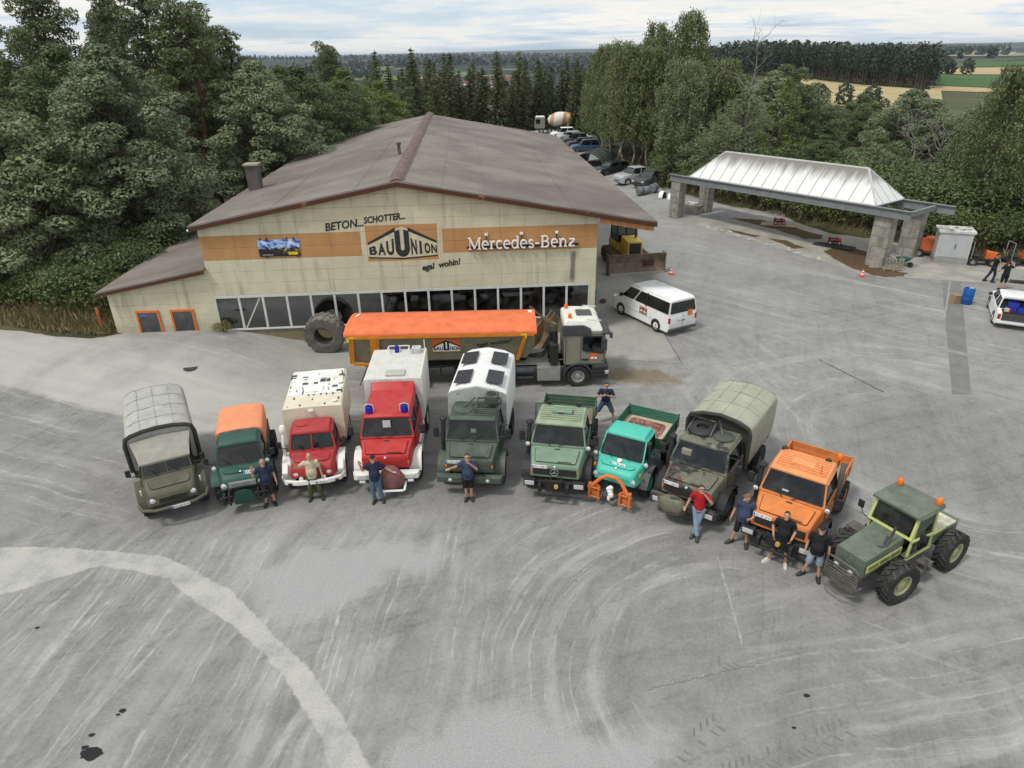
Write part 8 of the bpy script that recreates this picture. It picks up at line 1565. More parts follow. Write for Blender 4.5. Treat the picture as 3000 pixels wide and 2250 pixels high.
# spruce forest behind the hall
rr=random.Random(9); n=0; pts=[]
while n<285:
    az=rr.uniform(-19,13.5); d=146+rr.random()**1.5*150; x,y=d*math.sin(R(az)),d*math.cos(R(az))
    if any((x-a)**2+(y-b)**2<(2.6+.006*d)**2 for a,b in pts): continue
    if -11<x<12.5 and y<152: continue
    pts.append((x,y)); s=rr.uniform(.72,1.0)*(1.0 if az>-7 or az<-12 else .88); k=rr.choice(('sprA','sprB','sprA','sprB','pinC')); tree('spruce_tree',k,'dark spruce in the forest behind the hall',x,y,s,s*rr.uniform(1.2,1.6),'spruces behind the hall'); n+=1
rf=random.Random(21)
for i,(x,y) in enumerate([(-27+2.1*q+rf.uniform(-.8,.8),141+rf.uniform(-4,9)+(4 if 3<-27+2.1*q<13 else 0)) for q in range(21)]+[(-24+2.4*q+rf.uniform(-.8,.8),156+rf.uniform(-4,4)) for q in range(18)]+[(-9,139),(-5.5,144),(-1.5,141.5),(2.5,145),(-13,133),(-16,126),(-19,119),(-12,144),(6.5,150),(10.5,143),(14.5,147),(-23,131),(-17.5,138)]):
    if abs(x+6.5)<4.5 and 152<y<163 or (3<x<13 and y<147): continue
    s=rr.uniform(.70,.92); tree('spruce_tree',rr.choice(('sprA','sprB')),'dark spruce in the front row right behind the hall',x,y,s,s*1.35,'front spruces behind the hall')
# far wood on the hill: edge trees singly, the rest as one mass
def lowtree(h,r,n,seed,conic,m,name,low=.45):
    g_=np.random.RandomState(seed); t=low+(1-low)*g_.rand(n)**.9; rad=r*((1-t)**.7*1.2+.1 if conic else np.sin(np.clip((t-low)/(1-low)*.9+.1,0,1)*PI)**.5); a=g_.uniform(0,6.28,n); u=np.sqrt(g_.rand(n))*.6+.4
    return np.stack([rad*u*np.cos(a),rad*u*np.sin(a),h*t],1)
def massforest(name,label,cat,spots,m,ncard,size,hr,seed,conic=True,low=.35,trunk=False):
    g_=np.random.RandomState(seed); P=[];L=[]
    for (x,y,z) in spots:
        h=g_.uniform(*hr); p=lowtree(h,h*.16,ncard,g_.randint(1e6),conic,m,name,low); P.append(p+np.array((x,y,z))); L.append(np.full(ncard,size)*g_.uniform(.7,1.3,ncard))
    P=np.concatenate(P);L=np.concatenate(L); n=len(P); v=g_.normal(size=(n,3)); v[:,2]+=.8; u=g_.normal(size=(n,3)); u[:,2]-=.5
    me=cards(name,P,v,u,L,L*.6,m); return tag(meshobj(name,me),label,cat,kind='stuff')
lmFar=leafmat('far_wood_leaf',(0.025,0.040,0.029),(0.067,0.092,0.054),.1)
def polar(az,d): return d*math.sin(R(az)),d*math.cos(R(az))
# edge of the hill wood
fp=MB(); limb(fp,(0,0,-.5),(0,0,20),.30,.10,n=5,k=3,jit=.02); g_=np.random.RandomState(3); p=lowtree(21,3.0,260,5,False,lmFar,'x',.45); v=g_.normal(size=(260,3)); v[:,2]+=.7; proto('farpine',fp,barkP,cards('far_needles',p,v,g_.normal(size=(260,3)),np.full(260,.75),np.full(260,.45),lmFar))
rr=random.Random(4)
for i in range(60):
    t=i/59; az=19.5+t*10.4; d=560-t*92+rr.uniform(-6,6); x,y=polar(az,d); s=rr.uniform(.85,1.05); tree('hill_pine','farpine','tall pine at the edge of the wood on the hill',x,y,s,s,'pines at the edge of the hill wood')
sp=[]
for i in range(1500):
    az=rr.uniform(10.5,30.3); edge=560-(az-19.5)/10.4*92 if az>19.5 else 560-(19.5-az)*14; d=edge+8+rr.random()**1.3*330; x,y=polar(az,d)
    if az>27.5 and d>edge+110: continue
    sp.append((x,y,terr(x,y)))
massforest('hill_wood','dark pine wood covering the hill at the right','forest',sp,lmFar,46,1.15,(17,23),8,False,.08)
sp=[]
for i in range(2600):
    az=rr.uniform(-32,16); d=rr.uniform(270,1050); x,y=polar(az,d)
    if -9.5<az<-1 and d>760: continue
    sp.append((x,y,terr(x,y)))
for i in range(620):
    az=rr.uniform(-21,13.5); d=rr.uniform(168,290); x,y=polar(az,d); sp.append((x,y,terr(x,y)-(1.5 if -9.5<az<-3 else 0)))
massforest('valley_wood','dark forest filling the valley behind the spruces','forest',sp,lmFar,40,1.0,(13,18),9,True,.08)
# ridges of wood farther out
sp=[]
for i in range(3600):
    az=rr.uniform(-34,34); d=rr.choice((rr.uniform(1750,2100),rr.uniform(2500,2750),rr.uniform(3800,4400))); 
    if -10<az<1 and d<2300: continue
    if az>24 and d<2300 and d>1800: continue
    x,y=polar(az,d); sp.append((x,y,terr(x,y)))
massforest('distant_woods','distant dark woods on the ridges below the horizon','forest',sp,lmFar,9,6.5,(16,24),10,False,.1)
# fields
def field(name,c,m,lift=.5,n=14):
    """patch given by (az,d) corners"""
    mb=MB(); P=[]
    for j in range(n+1):
        for i in range(n+1):
            u,w=i/n,j/n; az=(c[0][0]*(1-u)+c[1][0]*u)*(1-w)+(c[3][0]*(1-u)+c[2][0]*u)*w; d=(c[0][1]*(1-u)+c[1][1]*u)*(1-w)+(c[3][1]*(1-u)+c[2][1]*u)*w; x,y=polar(az,d); P.append((x,y,terr(x,y)+lift))
    mb.add(P,[(j*(n+1)+i,j*(n+1)+i+1,(j+1)*(n+1)+i+1,(j+1)*(n+1)+i) for j in range(n) for i in range(n)]); return mb.build(name,m,smooth=90,kind='structure')
def cropmat(name,c1,c2,ang):
    d=ND(name); u=d.add(d.mul(d.x,math.cos(R(ang))),d.mul(d.y,math.sin(R(ang)))); w=d.add(d.mul(d.x,-math.sin(R(ang))),d.mul(d.y,math.cos(R(ang)))); n_=d.noise(d.vec(d.mul(u,.12),d.mul(w,.012)),1,5,.6); n2=d.noise(d.pos,.03,4); return d.out(d.mix(d.mr(d.add(d.mul(n_,.6),d.mul(n2,.4)),.38,.62),c1,c2),.95)
wheat=cropmat('ripe_wheat',(.33,.27,.13),(.46,.39,.21),60); maize=cropmat('green_maize',(.035,.085,.022),(.060,.125,.035),20); stub=cropmat('stubble',(.36,.26,.14),(.45,.34,.20),30); mead=cropmat('meadow',(.075,.125,.035),(.13,.175,.06),70)
field('wheat_field',[(21.3,352),(31.2,335),(30.8,452),(21.8,545)],wheat); field('far_meadow',[(16,230),(48,210),(48,1750),(20,1750)],cropmat('dull_meadow',(.055,.065,.028),(.085,.090,.042),50),.22,30); field('grass_strip',[(20,285),(34,268),(33,334),(20.8,349)],cropmat('olive_meadow',(.075,.080,.035),(.105,.105,.05),70),.35)
field('maize_field',[(30.0,500),(41,455),(40,660),(30.3,640)],maize); field('stubble_field',[(30.2,455),(42,420),(41,452),(30.0,497)],stub,.45); field('stubble_field',[(30.3,660),(40,680),(39,930),(30.4,880)],stub,.45); field('maize_field',[(29.0,930),(38.5,960),(37.5,1480),(28.3,1500)],maize); field('stubble_field',[(36.5,1180),(43,1100),(42,1600),(35.5,1500)],stub,.8)
field('valley_meadow',[(-10.5,1500),(-2.5,1560),(-1.5,1980),(-9.8,1750)],mead,2.0); field('wheat_field',[(-7.2,1040),(-1.0,1010),(-.8,1270),(-6.4,1250)],wheat,1.5); field('valley_meadow',[(-16,2150),(-9,2200),(-8.5,2450),(-15,2400)],mead,2.0)
field('valley_meadow',[(26,2300),(43,2300),(43,2900),(26,2800)],cropmat('pale_meadow',(.20,.21,.10),(.33,.31,.19),10),1.5)
# hedge trees in the field
for i,(az,d,s,w_) in enumerate(((22.6,358,.55,1.2),(23.4,357,.85,1.1),(24.9,356,1.0,1.0),(26.1,352,.6,.9),(26.7,350,.95,1.15),(27.6,346,.42,1.3),(29.4,344,.85,1.8))):
    x,y=polar(az,d); tree('field_tree','fldA',['low dark bush at the left end of the field hedge','dark round tree, second from left along the wheat field','dark egg-shaped tree along the wheat field','small dark tree left of the round one along the field','dark round-topped tree along the wheat field','low dark bush between the field trees','wide leaning dark tree at the right end of the wheat field'][i],x,y,s,s*w_,'trees along the wheat field')
for i,(az,d,s) in enumerate(((30.8,655,1.3),(31.1,660,1.0),(32.0,655,1.2))):
    x,y=polar(az,d); tree('field_tree','fldA',['dark tree on the farther field edge, left one','small dark tree on the farther field edge, middle one','dark tree on the farther field edge, right one'][i],x,y,s,s,'trees on the farther field edge')
# far villages
hwM=[mat('house_wall_white',(.70,.69,.66),.8),mat('house_wall_cream',(.62,.56,.46),.8)]; hrM=[mat('roof_tile_red',(.20,.075,.05),.9),mat('roof_tile_grey',(.10,.095,.10),.9),mat('roof_tile_brown',(.13,.08,.06),.9)]
hm={}
for wi in range(2):
    me=MB().bx(-5,5,-4,4,-1,5).build('wall',hwM[wi]); hm['w',wi]=me.data; bpy.data.objects.remove(me)
for ri in range(3):
    me=MB().prism([(-4.6,4.9),(4.6,4.9),(0,8.6)],0,-5.5,5.5).build('roof',hrM[ri]); hm['r',ri]=me.data; bpy.data.objects.remove(me)
me=MB().bx(-3.2,-2.0,-4.06,-4.0,1.5,3.0).bx(-.6,.6,-4.06,-4.0,1.5,3.0).bx(2.0,3.2,-4.06,-4.0,1.5,3.0).build('windows',ink); hm['win']=me.data; bpy.data.objects.remove(me)
def house(label,az,d,group,s=1.0):
    x,y=polar(az,d); o=thing('village_house',label,'house',(x,y,terr(x,y)),rr.uniform(0,3.14),group); o.scale=(s*rr.uniform(.8,1.5),s,s*rr.uniform(.8,1.2)); meshobj('wall',hm['w',rr.randint(0,1)],o); meshobj('roof',hm['r',rr.randint(0,2)],o); meshobj('window',hm['win'],o)
for i in range(88): house('small pale house in the village down in the valley',rr.uniform(-7.6,.6)+.0,rr.uniform(1290,1560),'houses of the valley village')
for i in range(46): house('tiny house in the village far off at the right',rr.uniform(27.5,42),rr.uniform(2750,3300),'houses of the far right village',1.3)
# grass on the verges
gx=[]; rr=random.Random(12)
while len(gx)<16000:
    if rr.random()<.55: x=rr.uniform(-44,-19.8); y=rr.uniform(30.6,40)
    else: x=rr.uniform(13,42); y=rr.uniform(43,100)
    s=yard_sd(x,y)
    if .25<s<(6 if x<0 else 5) : gx.append((x,y,terr(x,y)))
gx=np.array(gx); NR=np.random.RandomState(3); n=len(gx); hgt=NR.uniform(.12,.36,n); gP=gx+np.stack([np.zeros(n),np.zeros(n),hgt*.8],1); gN=unit(n)*np.array((1,1,.15)); gU=NR.normal(size=(n,3))*.45+np.array((0,0,1.))
gm=leafmat('verge_grass',(.095,.085,.032),(.27,.225,.115),.15); tag(meshobj('verge_grass',cards('verge_grass',gP,gN,gU,hgt,hgt*.16,gm)),'rough green and straw grass on the verges around the yard','grass',kind='stuff')
# ================================================================ PEOPLE
def caps(mb,p0,p1,r0,r1,n=12): mb.cyl(p0,p1,r0,r1,n); mb.ell(p0,(r0,)*3,n,8); mb.ell(p1,(r1,)*3,n,8)
def remesh(mb,vox,name,mats,sm=3):
    o=mb.build(name,mats); md=o.modifiers.new('r','REMESH'); md.mode='VOXEL'; md.voxel_size=vox; md.use_smooth_shade=True
    if sm: s=o.modifiers.new('s','SMOOTH'); s.iterations=sm; s.factor=.4
    dg=bpy.context.evaluated_depsgraph_get(); me=bpy.data.meshes.new_from_object(o.evaluated_get(dg)); me.name=name
    old=o.data; bpy.data.objects.remove(o); bpy.data.meshes.remove(old)
    me.polygons.foreach_set('use_smooth',[True]*len(me.polygons)); return me
def hand(mb,w,d,pn,side,curl=.5):
    w=Vector(w); d=Vector(d).normalized(); pn=Vector(pn); pn=(pn-d*pn.dot(d)).normalized(); s=d.cross(pn)*side
    for k in range(4):
        a=w+d*.02+s*(k-1.5)*.018; b=w+d*.085+s*(k-1.5)*.021; caps(mb,a,b,.016,.014,8)
        l=(.036,.042,.039,.030)[k]; e1=(d*math.cos(curl*.7)+pn*math.sin(curl*.7)); e2=(d*math.cos(curl*1.7)+pn*math.sin(curl*1.7)); c=b+e1*l+s*(k-1.5)*.003; caps(mb,b,c,.0115,.0105,8); caps(mb,c,c+e2*l*.85,.0105,.009,8)
    t0=w+d*.025+s*.030; t1=t0+(d*.6+s*.75).normalized()*.042; caps(mb,t0,t1,.015,.012,8); caps(mb,t1,t1+(d*.85+s*.25+pn*.3).normalized()*.032,.012,.010,8)
skinM=mat('skin',(.46,.255,.175),.55,var=.08,scale=9); eyeM=mat('eye_dark',(.03,.022,.02),.4); lipM=mat('lip',(.36,.14,.11),.5); shoeK=mat('black_shoe',(.018,.018,.02),.6,dust=.25); shoeW=mat('pale_shoe',(.55,.52,.45),.7)
def person(label,loc,rz,h,P,C):
    """pose P: el,wr,kn,an as ((left xyz),(right xyz)) where left = viewer's left when facing us; sizes for 1.78 m"""
    t=thing('person',label,'person',(loc[0],loc[1],gh(*loc)),rz,None); k=h/1.78; t.scale=(k,k,k); g=P.get; sh=g('shift',(0,0)); by=g('belly',.0)*.75
    V=Vector; pel=V((sh[0]*.5,sh[1]*.5,.95)); ch=V((sh[0],sh[1],1.28)); nk=V((sh[0],sh[1]+.01,1.48)); hd=V((sh[0]+g('htx',0),sh[1]-.03,1.645)); SH=[V((sh[0]-.19,sh[1],1.425)),V((sh[0]+.19,sh[1],1.425))]; HP=[V((pel.x-.095,pel.y,.93)),V((pel.x+.095,pel.y,.93))]
    EL=[V(x) for x in P['el']]; WR=[V(x) for x in P['wr']]; KN=[V(x) for x in P['kn']]; AN=[V(x) for x in P['an']]; m=MB()
    m.ell(ch,(.165,.105,.21),16,10); m.ell((ch+pel)/2,(.145,.10,.22),16,10); m.ell(pel,(.16,.11,.13),16,10)
    if by: m.ell(pel+V((0,-.05-by*.35,.14)),(.15+by*.3,.10+by*.6,.16),16,10)
    caps(m,nk-V((0,0,.05)),nk+V((0,-.01,.07)),.06,.055)
    for i in (0,1):
        caps(m,ch+V(((-1,1)[i]*.08,0,.10)),SH[i],.075,.062); caps(m,SH[i],EL[i],.052,.042); caps(m,EL[i],WR[i],.042,.030); d=(WR[i]-EL[i]); hand(m,WR[i],g('hd',(d,d))[i] or d,g('pn',((0,-1,.2),(0,-1,.2)))[i],(1,-1)[i],g('curl',(.5,.5))[i])
        caps(m,HP[i],KN[i],.082,.055); caps(m,KN[i],AN[i],.053,.036); toe=g('toe',((0,-1),(0,-1)))[i]; caps(m,AN[i]-V((0,0,.02)),AN[i]+V((toe[0]*.06,toe[1]*.06,-.05)),.036,.024)
    # head
    yw=g('yaw',0); c_,s_=math.cos(yw),math.sin(yw); ti=g('tilt',R(-20))
    def HD(x,y,z): y2=y*math.cos(ti)-z*math.sin(ti); z2=y*math.sin(ti)+z*math.cos(ti); return (hd.x+x*c_-y2*s_,hd.y+x*s_+y2*c_,hd.z+z2)
    m.ell(HD(0,.012,.025),(.078,.095,.10),16,12); m.ell(HD(0,-.018,-.045),(.062,.072,.075),14,10); m.ell(HD(0,-.095,-.012),(.014,.020,.026),10,8); m.ell(HD(0,-.072,-.10),(.03,.022,.02),10,8)
    for s in (-1,1): m.ell(HD(s*.083,.01,-.005),(.014,.024,.034),8,8); m.ell(HD(s*.030,-.078,.03),(.026,.016,.010),8,6)
    me=remesh(m,.0125,'body',[skinM,eyeM,lipM]); n=len(me.polygons); ce=np.empty(n*3); me.polygons.foreach_get('center',ce); ce=ce.reshape(-1,3); mi=np.zeros(n,dtype=np.int32)
    for s in (-1,1): mi[np.linalg.norm(ce-np.array(HD(s*.031,-.085,.010)),axis=1)<.016]=1
    mi[np.linalg.norm((ce-np.array(HD(0,-.085,-.062)))/np.array((1.9,1,.8)),axis=1)<.014]=2
    me.polygons.foreach_set('material_index',mi); meshobj('body',me,t)
    # clothes
    m=MB(); m.ell(ch,(.180,.118,.225),16,10); m.loft([[(q.x+a_*math.cos(u*PI/8),q.y+b_*math.sin(u*PI/8)-by*.25*(q.z<1.15),q.z) for u in range(16)] for q,a_,b_ in ((V((pel.x,pel.y,.86)),.172+by*.25,.13+by*.4),(V((pel.x,pel.y,1.02)),.170+by*.35,.13+by*.6),((ch+pel)/2+V((0,0,.02)),.166+by*.2,.125+by*.4),(ch+V((0,0,.05)),.178,.115))])
    if by: m.ell(pel+V((0,-.05-by*.35,.14)),(.165+by*.3,.115+by*.6,.17),16,10)
    m.cyl(nk-V((0,0,.10)),nk+V((0,0,.005)),.10,.075,14)
    for i in (0,1):
        caps(m,ch+V(((-1,1)[i]*.08,0,.09)),SH[i],.095,.078); e=SH[i].lerp(EL[i],g('sleeve',.72)); m.cyl(SH[i],e,.068,.062,12); m.ell(SH[i],(.070,)*3,12,8)
    meshobj('shirt',remesh(m,.016,'shirt',[C['shirt']]),t)
    m=MB(); m.ell(pel+V((0,0,-.02)),(.180+by*.15,.135+by*.3,.13),16,10); m.cyl(pel+V((0,0,-.03)),pel+V((0,0,.07)),.165+by*.12,.165+by*.12,16) if False else None; ln=C.get('leg',1.0)
    for i in (0,1):
        caps(m,pel+V(((-1,1)[i]*.06,0,-.02)),HP[i],.115,.110); w_=C.get('wide',1.0)
        if ln<=1.0: e=HP[i].lerp(KN[i],ln); m.cyl(HP[i],e,.108,.092*w_,14)
        else: caps(m,HP[i],KN[i],.106,.076*w_); e=KN[i].lerp(AN[i],min(ln-1,.93)); m.cyl(KN[i],e,.076*w_,.066*w_,14)
    meshobj('trousers',remesh(m,.016,'trousers',[C['legs']]),t)
    for i in (0,1):
        toe=g('toe',((0,-1),(0,-1)))[i]; T=V((toe[0],toe[1],0)).normalized(); A=AN[i]; m=MB(); S=V((-T.y,T.x,0))
        secs=[]
        for q,wd,zt in ((-.100,.036,.10),(-.065,.050,.145),(.025,.052,.140),(.10,.052,.095),(.16,.046,.065),(.19,.022,.04)): c2=V((A.x,A.y,A.z-.085))+T*q; z0=A.z-.09; secs.append([tuple(V((c2.x,c2.y,z0))-S*wd),tuple(V((c2.x,c2.y,z0))+S*wd),tuple(V((c2.x,c2.y,z0+zt*.7))+S*wd*.9),tuple(V((c2.x,c2.y,z0+zt))+S*wd*.45),tuple(V((c2.x,c2.y,z0+zt))-S*wd*.45),tuple(V((c2.x,c2.y,z0+zt*.7))-S*wd*.9)])
        m.loft(secs); m.build('shoe',C.get('shoes',shoeK),t,smooth=60)
    if C.get('hair'):
        m=MB(); P_=[];F=[]; nu=16; nv=6
        for j in range(nv+1):
            f=j/nv
            for i in range(nu):
                a=2*PI*i/nu; back=(1+math.sin(a))/2; lim=-.42+ (1-back)*1.05; te=PI/2-(PI/2-lim)*f*1.0 if True else 0; r_=1.06; P_.append(HD(.080*r_*math.cos(te)*math.cos(a),.012+.097*r_*math.cos(te)*math.sin(a),.025+.102*r_*math.sin(te)))
        for j in range(nv):
            for i in range(nu): F.append((j*nu+i,(j+1)*nu+i,(j+1)*nu+(i+1)%nu,j*nu+(i+1)%nu))
        m.add(P_,F); m.build('hair',C['hair'],t,smooth=80)
    if C.get('cap'):
        m=MB(); P_=[];F=[]; nu=18; nv=5
        for j in range(nv+1):
            te=PI/2*(1-j/nv)+.10*j/nv
            for i in range(nu): a=2*PI*i/nu; P_.append(HD(.090*math.cos(te)*math.cos(a),.012+.108*math.cos(te)*math.sin(a),.042+.092*math.sin(te)))
        for j in range(nv):
            for i in range(nu): F.append((j*nu+i,(j+1)*nu+i,(j+1)*nu+(i+1)%nu,j*nu+(i+1)%nu))
        m.add(P_,F); B0=[HD(.075*math.cos(a),-.07+.02*math.cos(a)**2,.052) for a in np.linspace(0,PI,9)]; B1=[HD(.070*math.cos(a),-.085-.085*math.sin(a),.040) for a in np.linspace(0,PI,9)]; off=len(B0); m.add(B0+B1+[(x,y,z-.006) for x,y,z in B0+B1],[(i,i+1,off+i+1,off+i) for i in range(8)]+[(2*off+i+1,2*off+i,3*off+i,3*off+i+1) for i in range(8)]+[(off+i,off+i+1,3*off+i+1,3*off+i) for i in range(8)]); m.build('cap',C['cap'],t,smooth=50)
    if C.get('glasses'):
        m=MB()
        for s in (-1,1): m.tube([HD(s*.031+.023*math.cos(a),-.104,.012+.017*math.sin(a)) for a in np.linspace(0,2*PI,12)[:-1]],.0035,5,closed=True); m.cyl(HD(s*.054,-.102,.014),HD(s*.085,.0,.014),.003,n=5)
        m.build('glasses',black,t)
    return t
def cloth(n,c): return mat(n,c,.9,var=.18,scale=6,bump=.4,bscale=14)
navy=cloth('navy_cloth',(.022,.028,.062)); navy2=cloth('faded_navy_cloth',(.038,.052,.098)); creamC=cloth('cream_cloth',(.50,.43,.30)); oliveC=cloth('olive_cloth',(.075,.080,.035)); jean=cloth('denim',(.085,.135,.20)); jeanL=cloth('light_denim',(.20,.27,.36)); blackC=cloth('black_cloth',(.014,.014,.016)); redC=cloth('red_cloth',(.36,.012,.018)); darkG=cloth('charcoal_cloth',(.028,.026,.028)); tealC=cloth('slate_blue_cloth',(.055,.095,.125)); paleB=cloth('pale_blue_cloth',(.24,.30,.35))
hairG=mat('grey_hair',(.24,.22,.20),.8,bump=.4,bscale=60); hairB=mat('brown_hair',(.05,.033,.022),.7,bump=.4,bscale=60); capK=mat('black_cap',(.02,.021,.025),.8); capT=mat('tan_cap',(.16,.105,.085),.8)
std=dict(kn=((-.11,-.02,.50),(.11,-.02,.50)),an=((-.13,.02,.09),(.13,.02,.09)),toe=((-.3,-1),(.3,-1)))
def ps(**k): d=dict(std); d.update(k); return d
down=(( .30,.02,1.14),(.31,-.03,.88))
person('grey-haired person in navy polo and dark shorts waving beside the dark green truck',(-8.04,18.22),R(18),1.80,ps(el=((-.34,-.12,1.26),(.27,.03,1.14)),wr=((-.33,-.18,1.53),(.31,-.05,.90)),pn=((0,-1,0),(-1,0,0)),hd=((.1,0,1),None),curl=(.15,.6),belly=.05),dict(shirt=navy,legs=darkG,leg=1.12,hair=hairG,glasses=True))
person('bald person in cream polo and olive trousers waving before the red box truck',(-6.62,18.5),R(14),1.82,ps(el=((-.40,-.06,1.32),(.28,.0,1.15)),wr=((-.50,-.12,1.56),(.32,-.06,.91)),pn=((0,-1,0),(-1,0,0)),hd=((-.1,-.1,1),None),curl=(.1,.6),an=((-.15,.03,.09),(.20,.0,.09)),kn=((-.12,-.03,.5),(.16,-.03,.5)),belly=.03),dict(shirt=creamC,legs=oliveC,leg=1.95,wide=1.15))
person('person in navy shirt, jeans and cap waving with one arm on the maroon cover',(-4.52,18.30),R(8),1.82,ps(el=((-.34,-.06,1.28),(.38,.06,1.20)),wr=((-.40,-.14,1.54),(.56,.0,1.08)),pn=((0,-1,0),(0,0,-1)),hd=((-.05,-.05,1),(1,-.1,-.15)),curl=(.1,.3),an=((-.09,.0,.09),(.16,.0,.09)),belly=.05),dict(shirt=navy,legs=jean,leg=1.95,cap=capK))
person('person in navy shirt and black shorts pointing sideways while drinking',(-1.49,18.32),R(4),1.80,ps(el=((-.40,-.12,1.36),(.29,-.13,1.24)),wr=((-.56,-.28,1.42),(.10,-.26,1.52)),pn=((0,0,-1),(-1,0,0)),hd=((-.8,-.5,.1),(-.6,.2,.6)),curl=(.4,1.0),an=((-.08,.0,.09),(.08,.0,.09)),kn=((-.09,-.02,.5),(.09,-.02,.5)),belly=.06),dict(shirt=navy2,legs=blackC,leg=.98,hair=hairB,glasses=True))
person('person in red shirt and jeans leaning on the camouflage truck, hand at face',(5.52,16.30),R(-22),1.80,ps(el=((-.30,.08,1.18),(.34,-.10,1.30)),wr=((-.38,.0,.95),(.14,-.17,1.58)),pn=((0,-1,0),(-1,0,0)),hd=(None,(-.7,.2,.5)),curl=(.8,.8),kn=((-.03,-.10,.50),(.02,-.05,.50)),an=((.06,-.20,.09),(-.06,-.10,.09)),toe=((.2,-1),(-.4,-1)),yaw=R(25),shift=(0,.06)),dict(shirt=redC,legs=jeanL,leg=1.95,hair=hairB,glasses=True))
person('person in blue polo, cap and black shorts looking aside by the orange truck',(6.72,15.85),R(-20),1.84,ps(el=((-.27,.04,1.15),(.31,-.06,1.17)),wr=((-.34,-.02,.90),(.16,-.27,1.10)),pn=((1,0,0),(0,-1,0)),hd=(None,(-.8,-.4,.2)),curl=(.6,.7),kn=((-.15,-.03,.5),(.13,-.02,.5)),an=((-.26,-.02,.09),(.17,-.06,.09)),toe=((-.8,-.6),(.1,-1)),yaw=R(-55),belly=.12),dict(shirt=navy2,legs=blackC,leg=1.05,cap=capT,wide=1.1))
person('person in black polo and shorts with hands in pockets before the orange truck',(7.55,15.0),R(-27),1.80,ps(el=((-.30,.08,1.16),(.30,.08,1.16)),wr=((-.24,-.09,.96),(.22,-.14,.98)),pn=((1,0,0),(-1,0,0)),curl=(.6,.6),kn=((-.17,-.06,.5),(.15,-.04,.5)),an=((-.28,-.05,.09),(.20,-.06,.09)),toe=((-.7,-.7),(.2,-1)),belly=.05,shift=(0,.03)),dict(shirt=blackC,legs=blackC,leg=1.0,hair=hairB,shoes=shoeW))
person('person in black tee, pale blue shorts and dark cap next to the tractor',(8.26,14.38),R(-30),1.80,ps(el=((-.27,.03,1.14),(.27,.02,1.14)),wr=((-.29,-.05,.89),(.29,-.04,.89)),pn=((1,0,0),(-1,0,0)),curl=(.7,.7),kn=((-.15,-.03,.5),(.13,-.03,.5)),an=((-.25,.0,.09),(.17,-.03,.09)),toe=((-.7,-.8),(.3,-1)),belly=.09),dict(shirt=blackC,legs=paleB,leg=.98,cap=capK))
ph=person('person in dark shirt and slate shorts filming with a phone behind the flatbeds',(3.66,23.25),R(-9),1.84,ps(el=((-.33,-.06,1.18),(.33,-.06,1.18)),wr=((-.09,-.27,1.32),(.09,-.27,1.32)),pn=((1,0,0),(-1,0,0)),hd=((.5,-.2,.6),(-.5,-.2,.6)),curl=(1.0,1.0),kn=((-.30,-.05,.52),(.28,-.02,.5)),an=((-.46,.05,.09),(.36,.0,.09)),toe=((-.5,-.9),(.5,-.9)),tilt=R(-4)),dict(shirt=navy,legs=tealC,leg=.92,hair=hairB,glasses=True))
pho=thing('mobile_phone','dark phone held at the chest by the filming person','phone',(3.62,22.93,1.43),R(-9)); MB().bx(-.038,.038,-.006,.004,-.075,.075).build('case',black,pho,bevel=.006); MB().bx(-.034,.034,.0045,.006,-.07,.07).build('screen',ink,pho)
person('person in black shirt and navy trousers gesturing at the right, left of the pair',(29.9,40.1),R(75),1.82,ps(el=((-.30,-.12,1.18),(.30,-.12,1.18)),wr=((-.20,-.34,1.22),(.22,-.34,1.18)),kn=((-.10,-.10,.5),(.10,.12,.5)),an=((-.10,-.05,.09),(.10,.30,.12)),curl=(.4,.4)),dict(shirt=blackC,legs=navy,leg=1.95,cap=capK))
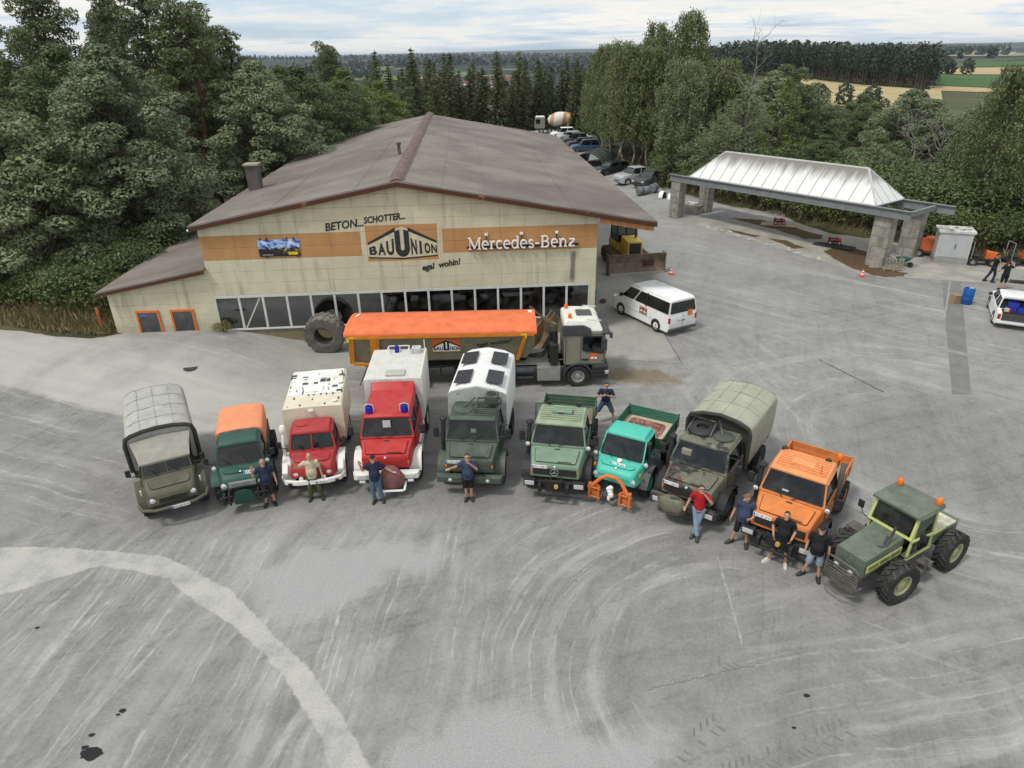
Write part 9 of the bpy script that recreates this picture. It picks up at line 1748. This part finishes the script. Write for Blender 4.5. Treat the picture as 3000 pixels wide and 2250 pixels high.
person('person in black tee and shorts seen from behind, hand raised, right of the pair',(29.6,38.6),R(165),1.80,ps(el=((-.34,.0,1.36),(.33,-.02,1.18)),wr=((-.20,-.10,1.62),(.34,-.22,1.05)),hd=((.5,-.2,.6),None),curl=(.8,.5)),dict(shirt=blackC,legs=blackC,leg=1.05,hair=hairB))
# dog on the turquoise truck's passenger seat
dg_=thing('dog','dark and white dog sitting behind the turquoise truck windscreen','dog',(3.62,18.95,1.14),R(-29)); m=MB(); m.ell((0,.06,.16),(.13,.17,.15),14,10); caps(m,(0,.04,.2),(0,-.06,.42),.12,.085); caps(m,(0,-.06,.42),(0,-.10,.54),.08,.075); m.ell((0,-.12,.58),(.075,.085,.075),12,10); caps(m,(0,-.17,.57),(0,-.25,.55),.042,.030)
for s in (-1,1): m.ell((s*.06,-.08,.66),(.022,.015,.055),8,6); caps(m,(s*.07,-.08,.34),(s*.07,-.12,.02),.038,.028); caps(m,(s*.11,.08,.10),(s*.12,-.06,.03),.06,.03)
caps(m,(0,.2,.08),(.05,.34,.06),.03,.02)
d=ND('dog_coat'); wv=d.mul(d.mr(d.mt('ABSOLUTE',d.x),.06,.03),d.mr(d.y,-.02,-.10),d.mr(d.z,.5,.42)); meshobj('body',remesh(m,.013,'body',[d.out(d.mix(wv,d.mix(d.mr(d.noise(d.pos,5,3),.45,.6),(.02,.018,.016),(.16,.09,.045)),(.7,.68,.64)),.9)]),dg_)
# ================================================================ AIR
hz=MB().bx(-45000,45000,-45000,45000,-75,95).build('haze',None and 0 or mat('x_unused',(1,1,1))); hz['kind']='stuff'; hz['label']='thin blue haze in the air over the valley'; hz['category']='haze'
hm_=bpy.data.materials.new('air_haze'); hm_.use_nodes=True; hn=hm_.node_tree; hn.nodes.clear(); ho_=hn.nodes.new('ShaderNodeOutputMaterial'); pv=hn.nodes.new('ShaderNodeVolumePrincipled'); pv.inputs['Color'].default_value=(.72,.84,1.0,1); pv.inputs['Density'].default_value=5e-5; pv.inputs['Anisotropy'].default_value=0.0; hn.links.new(pv.outputs[0],ho_.inputs['Volume']); hz.data.materials.clear(); hz.data.materials.append(hm_)
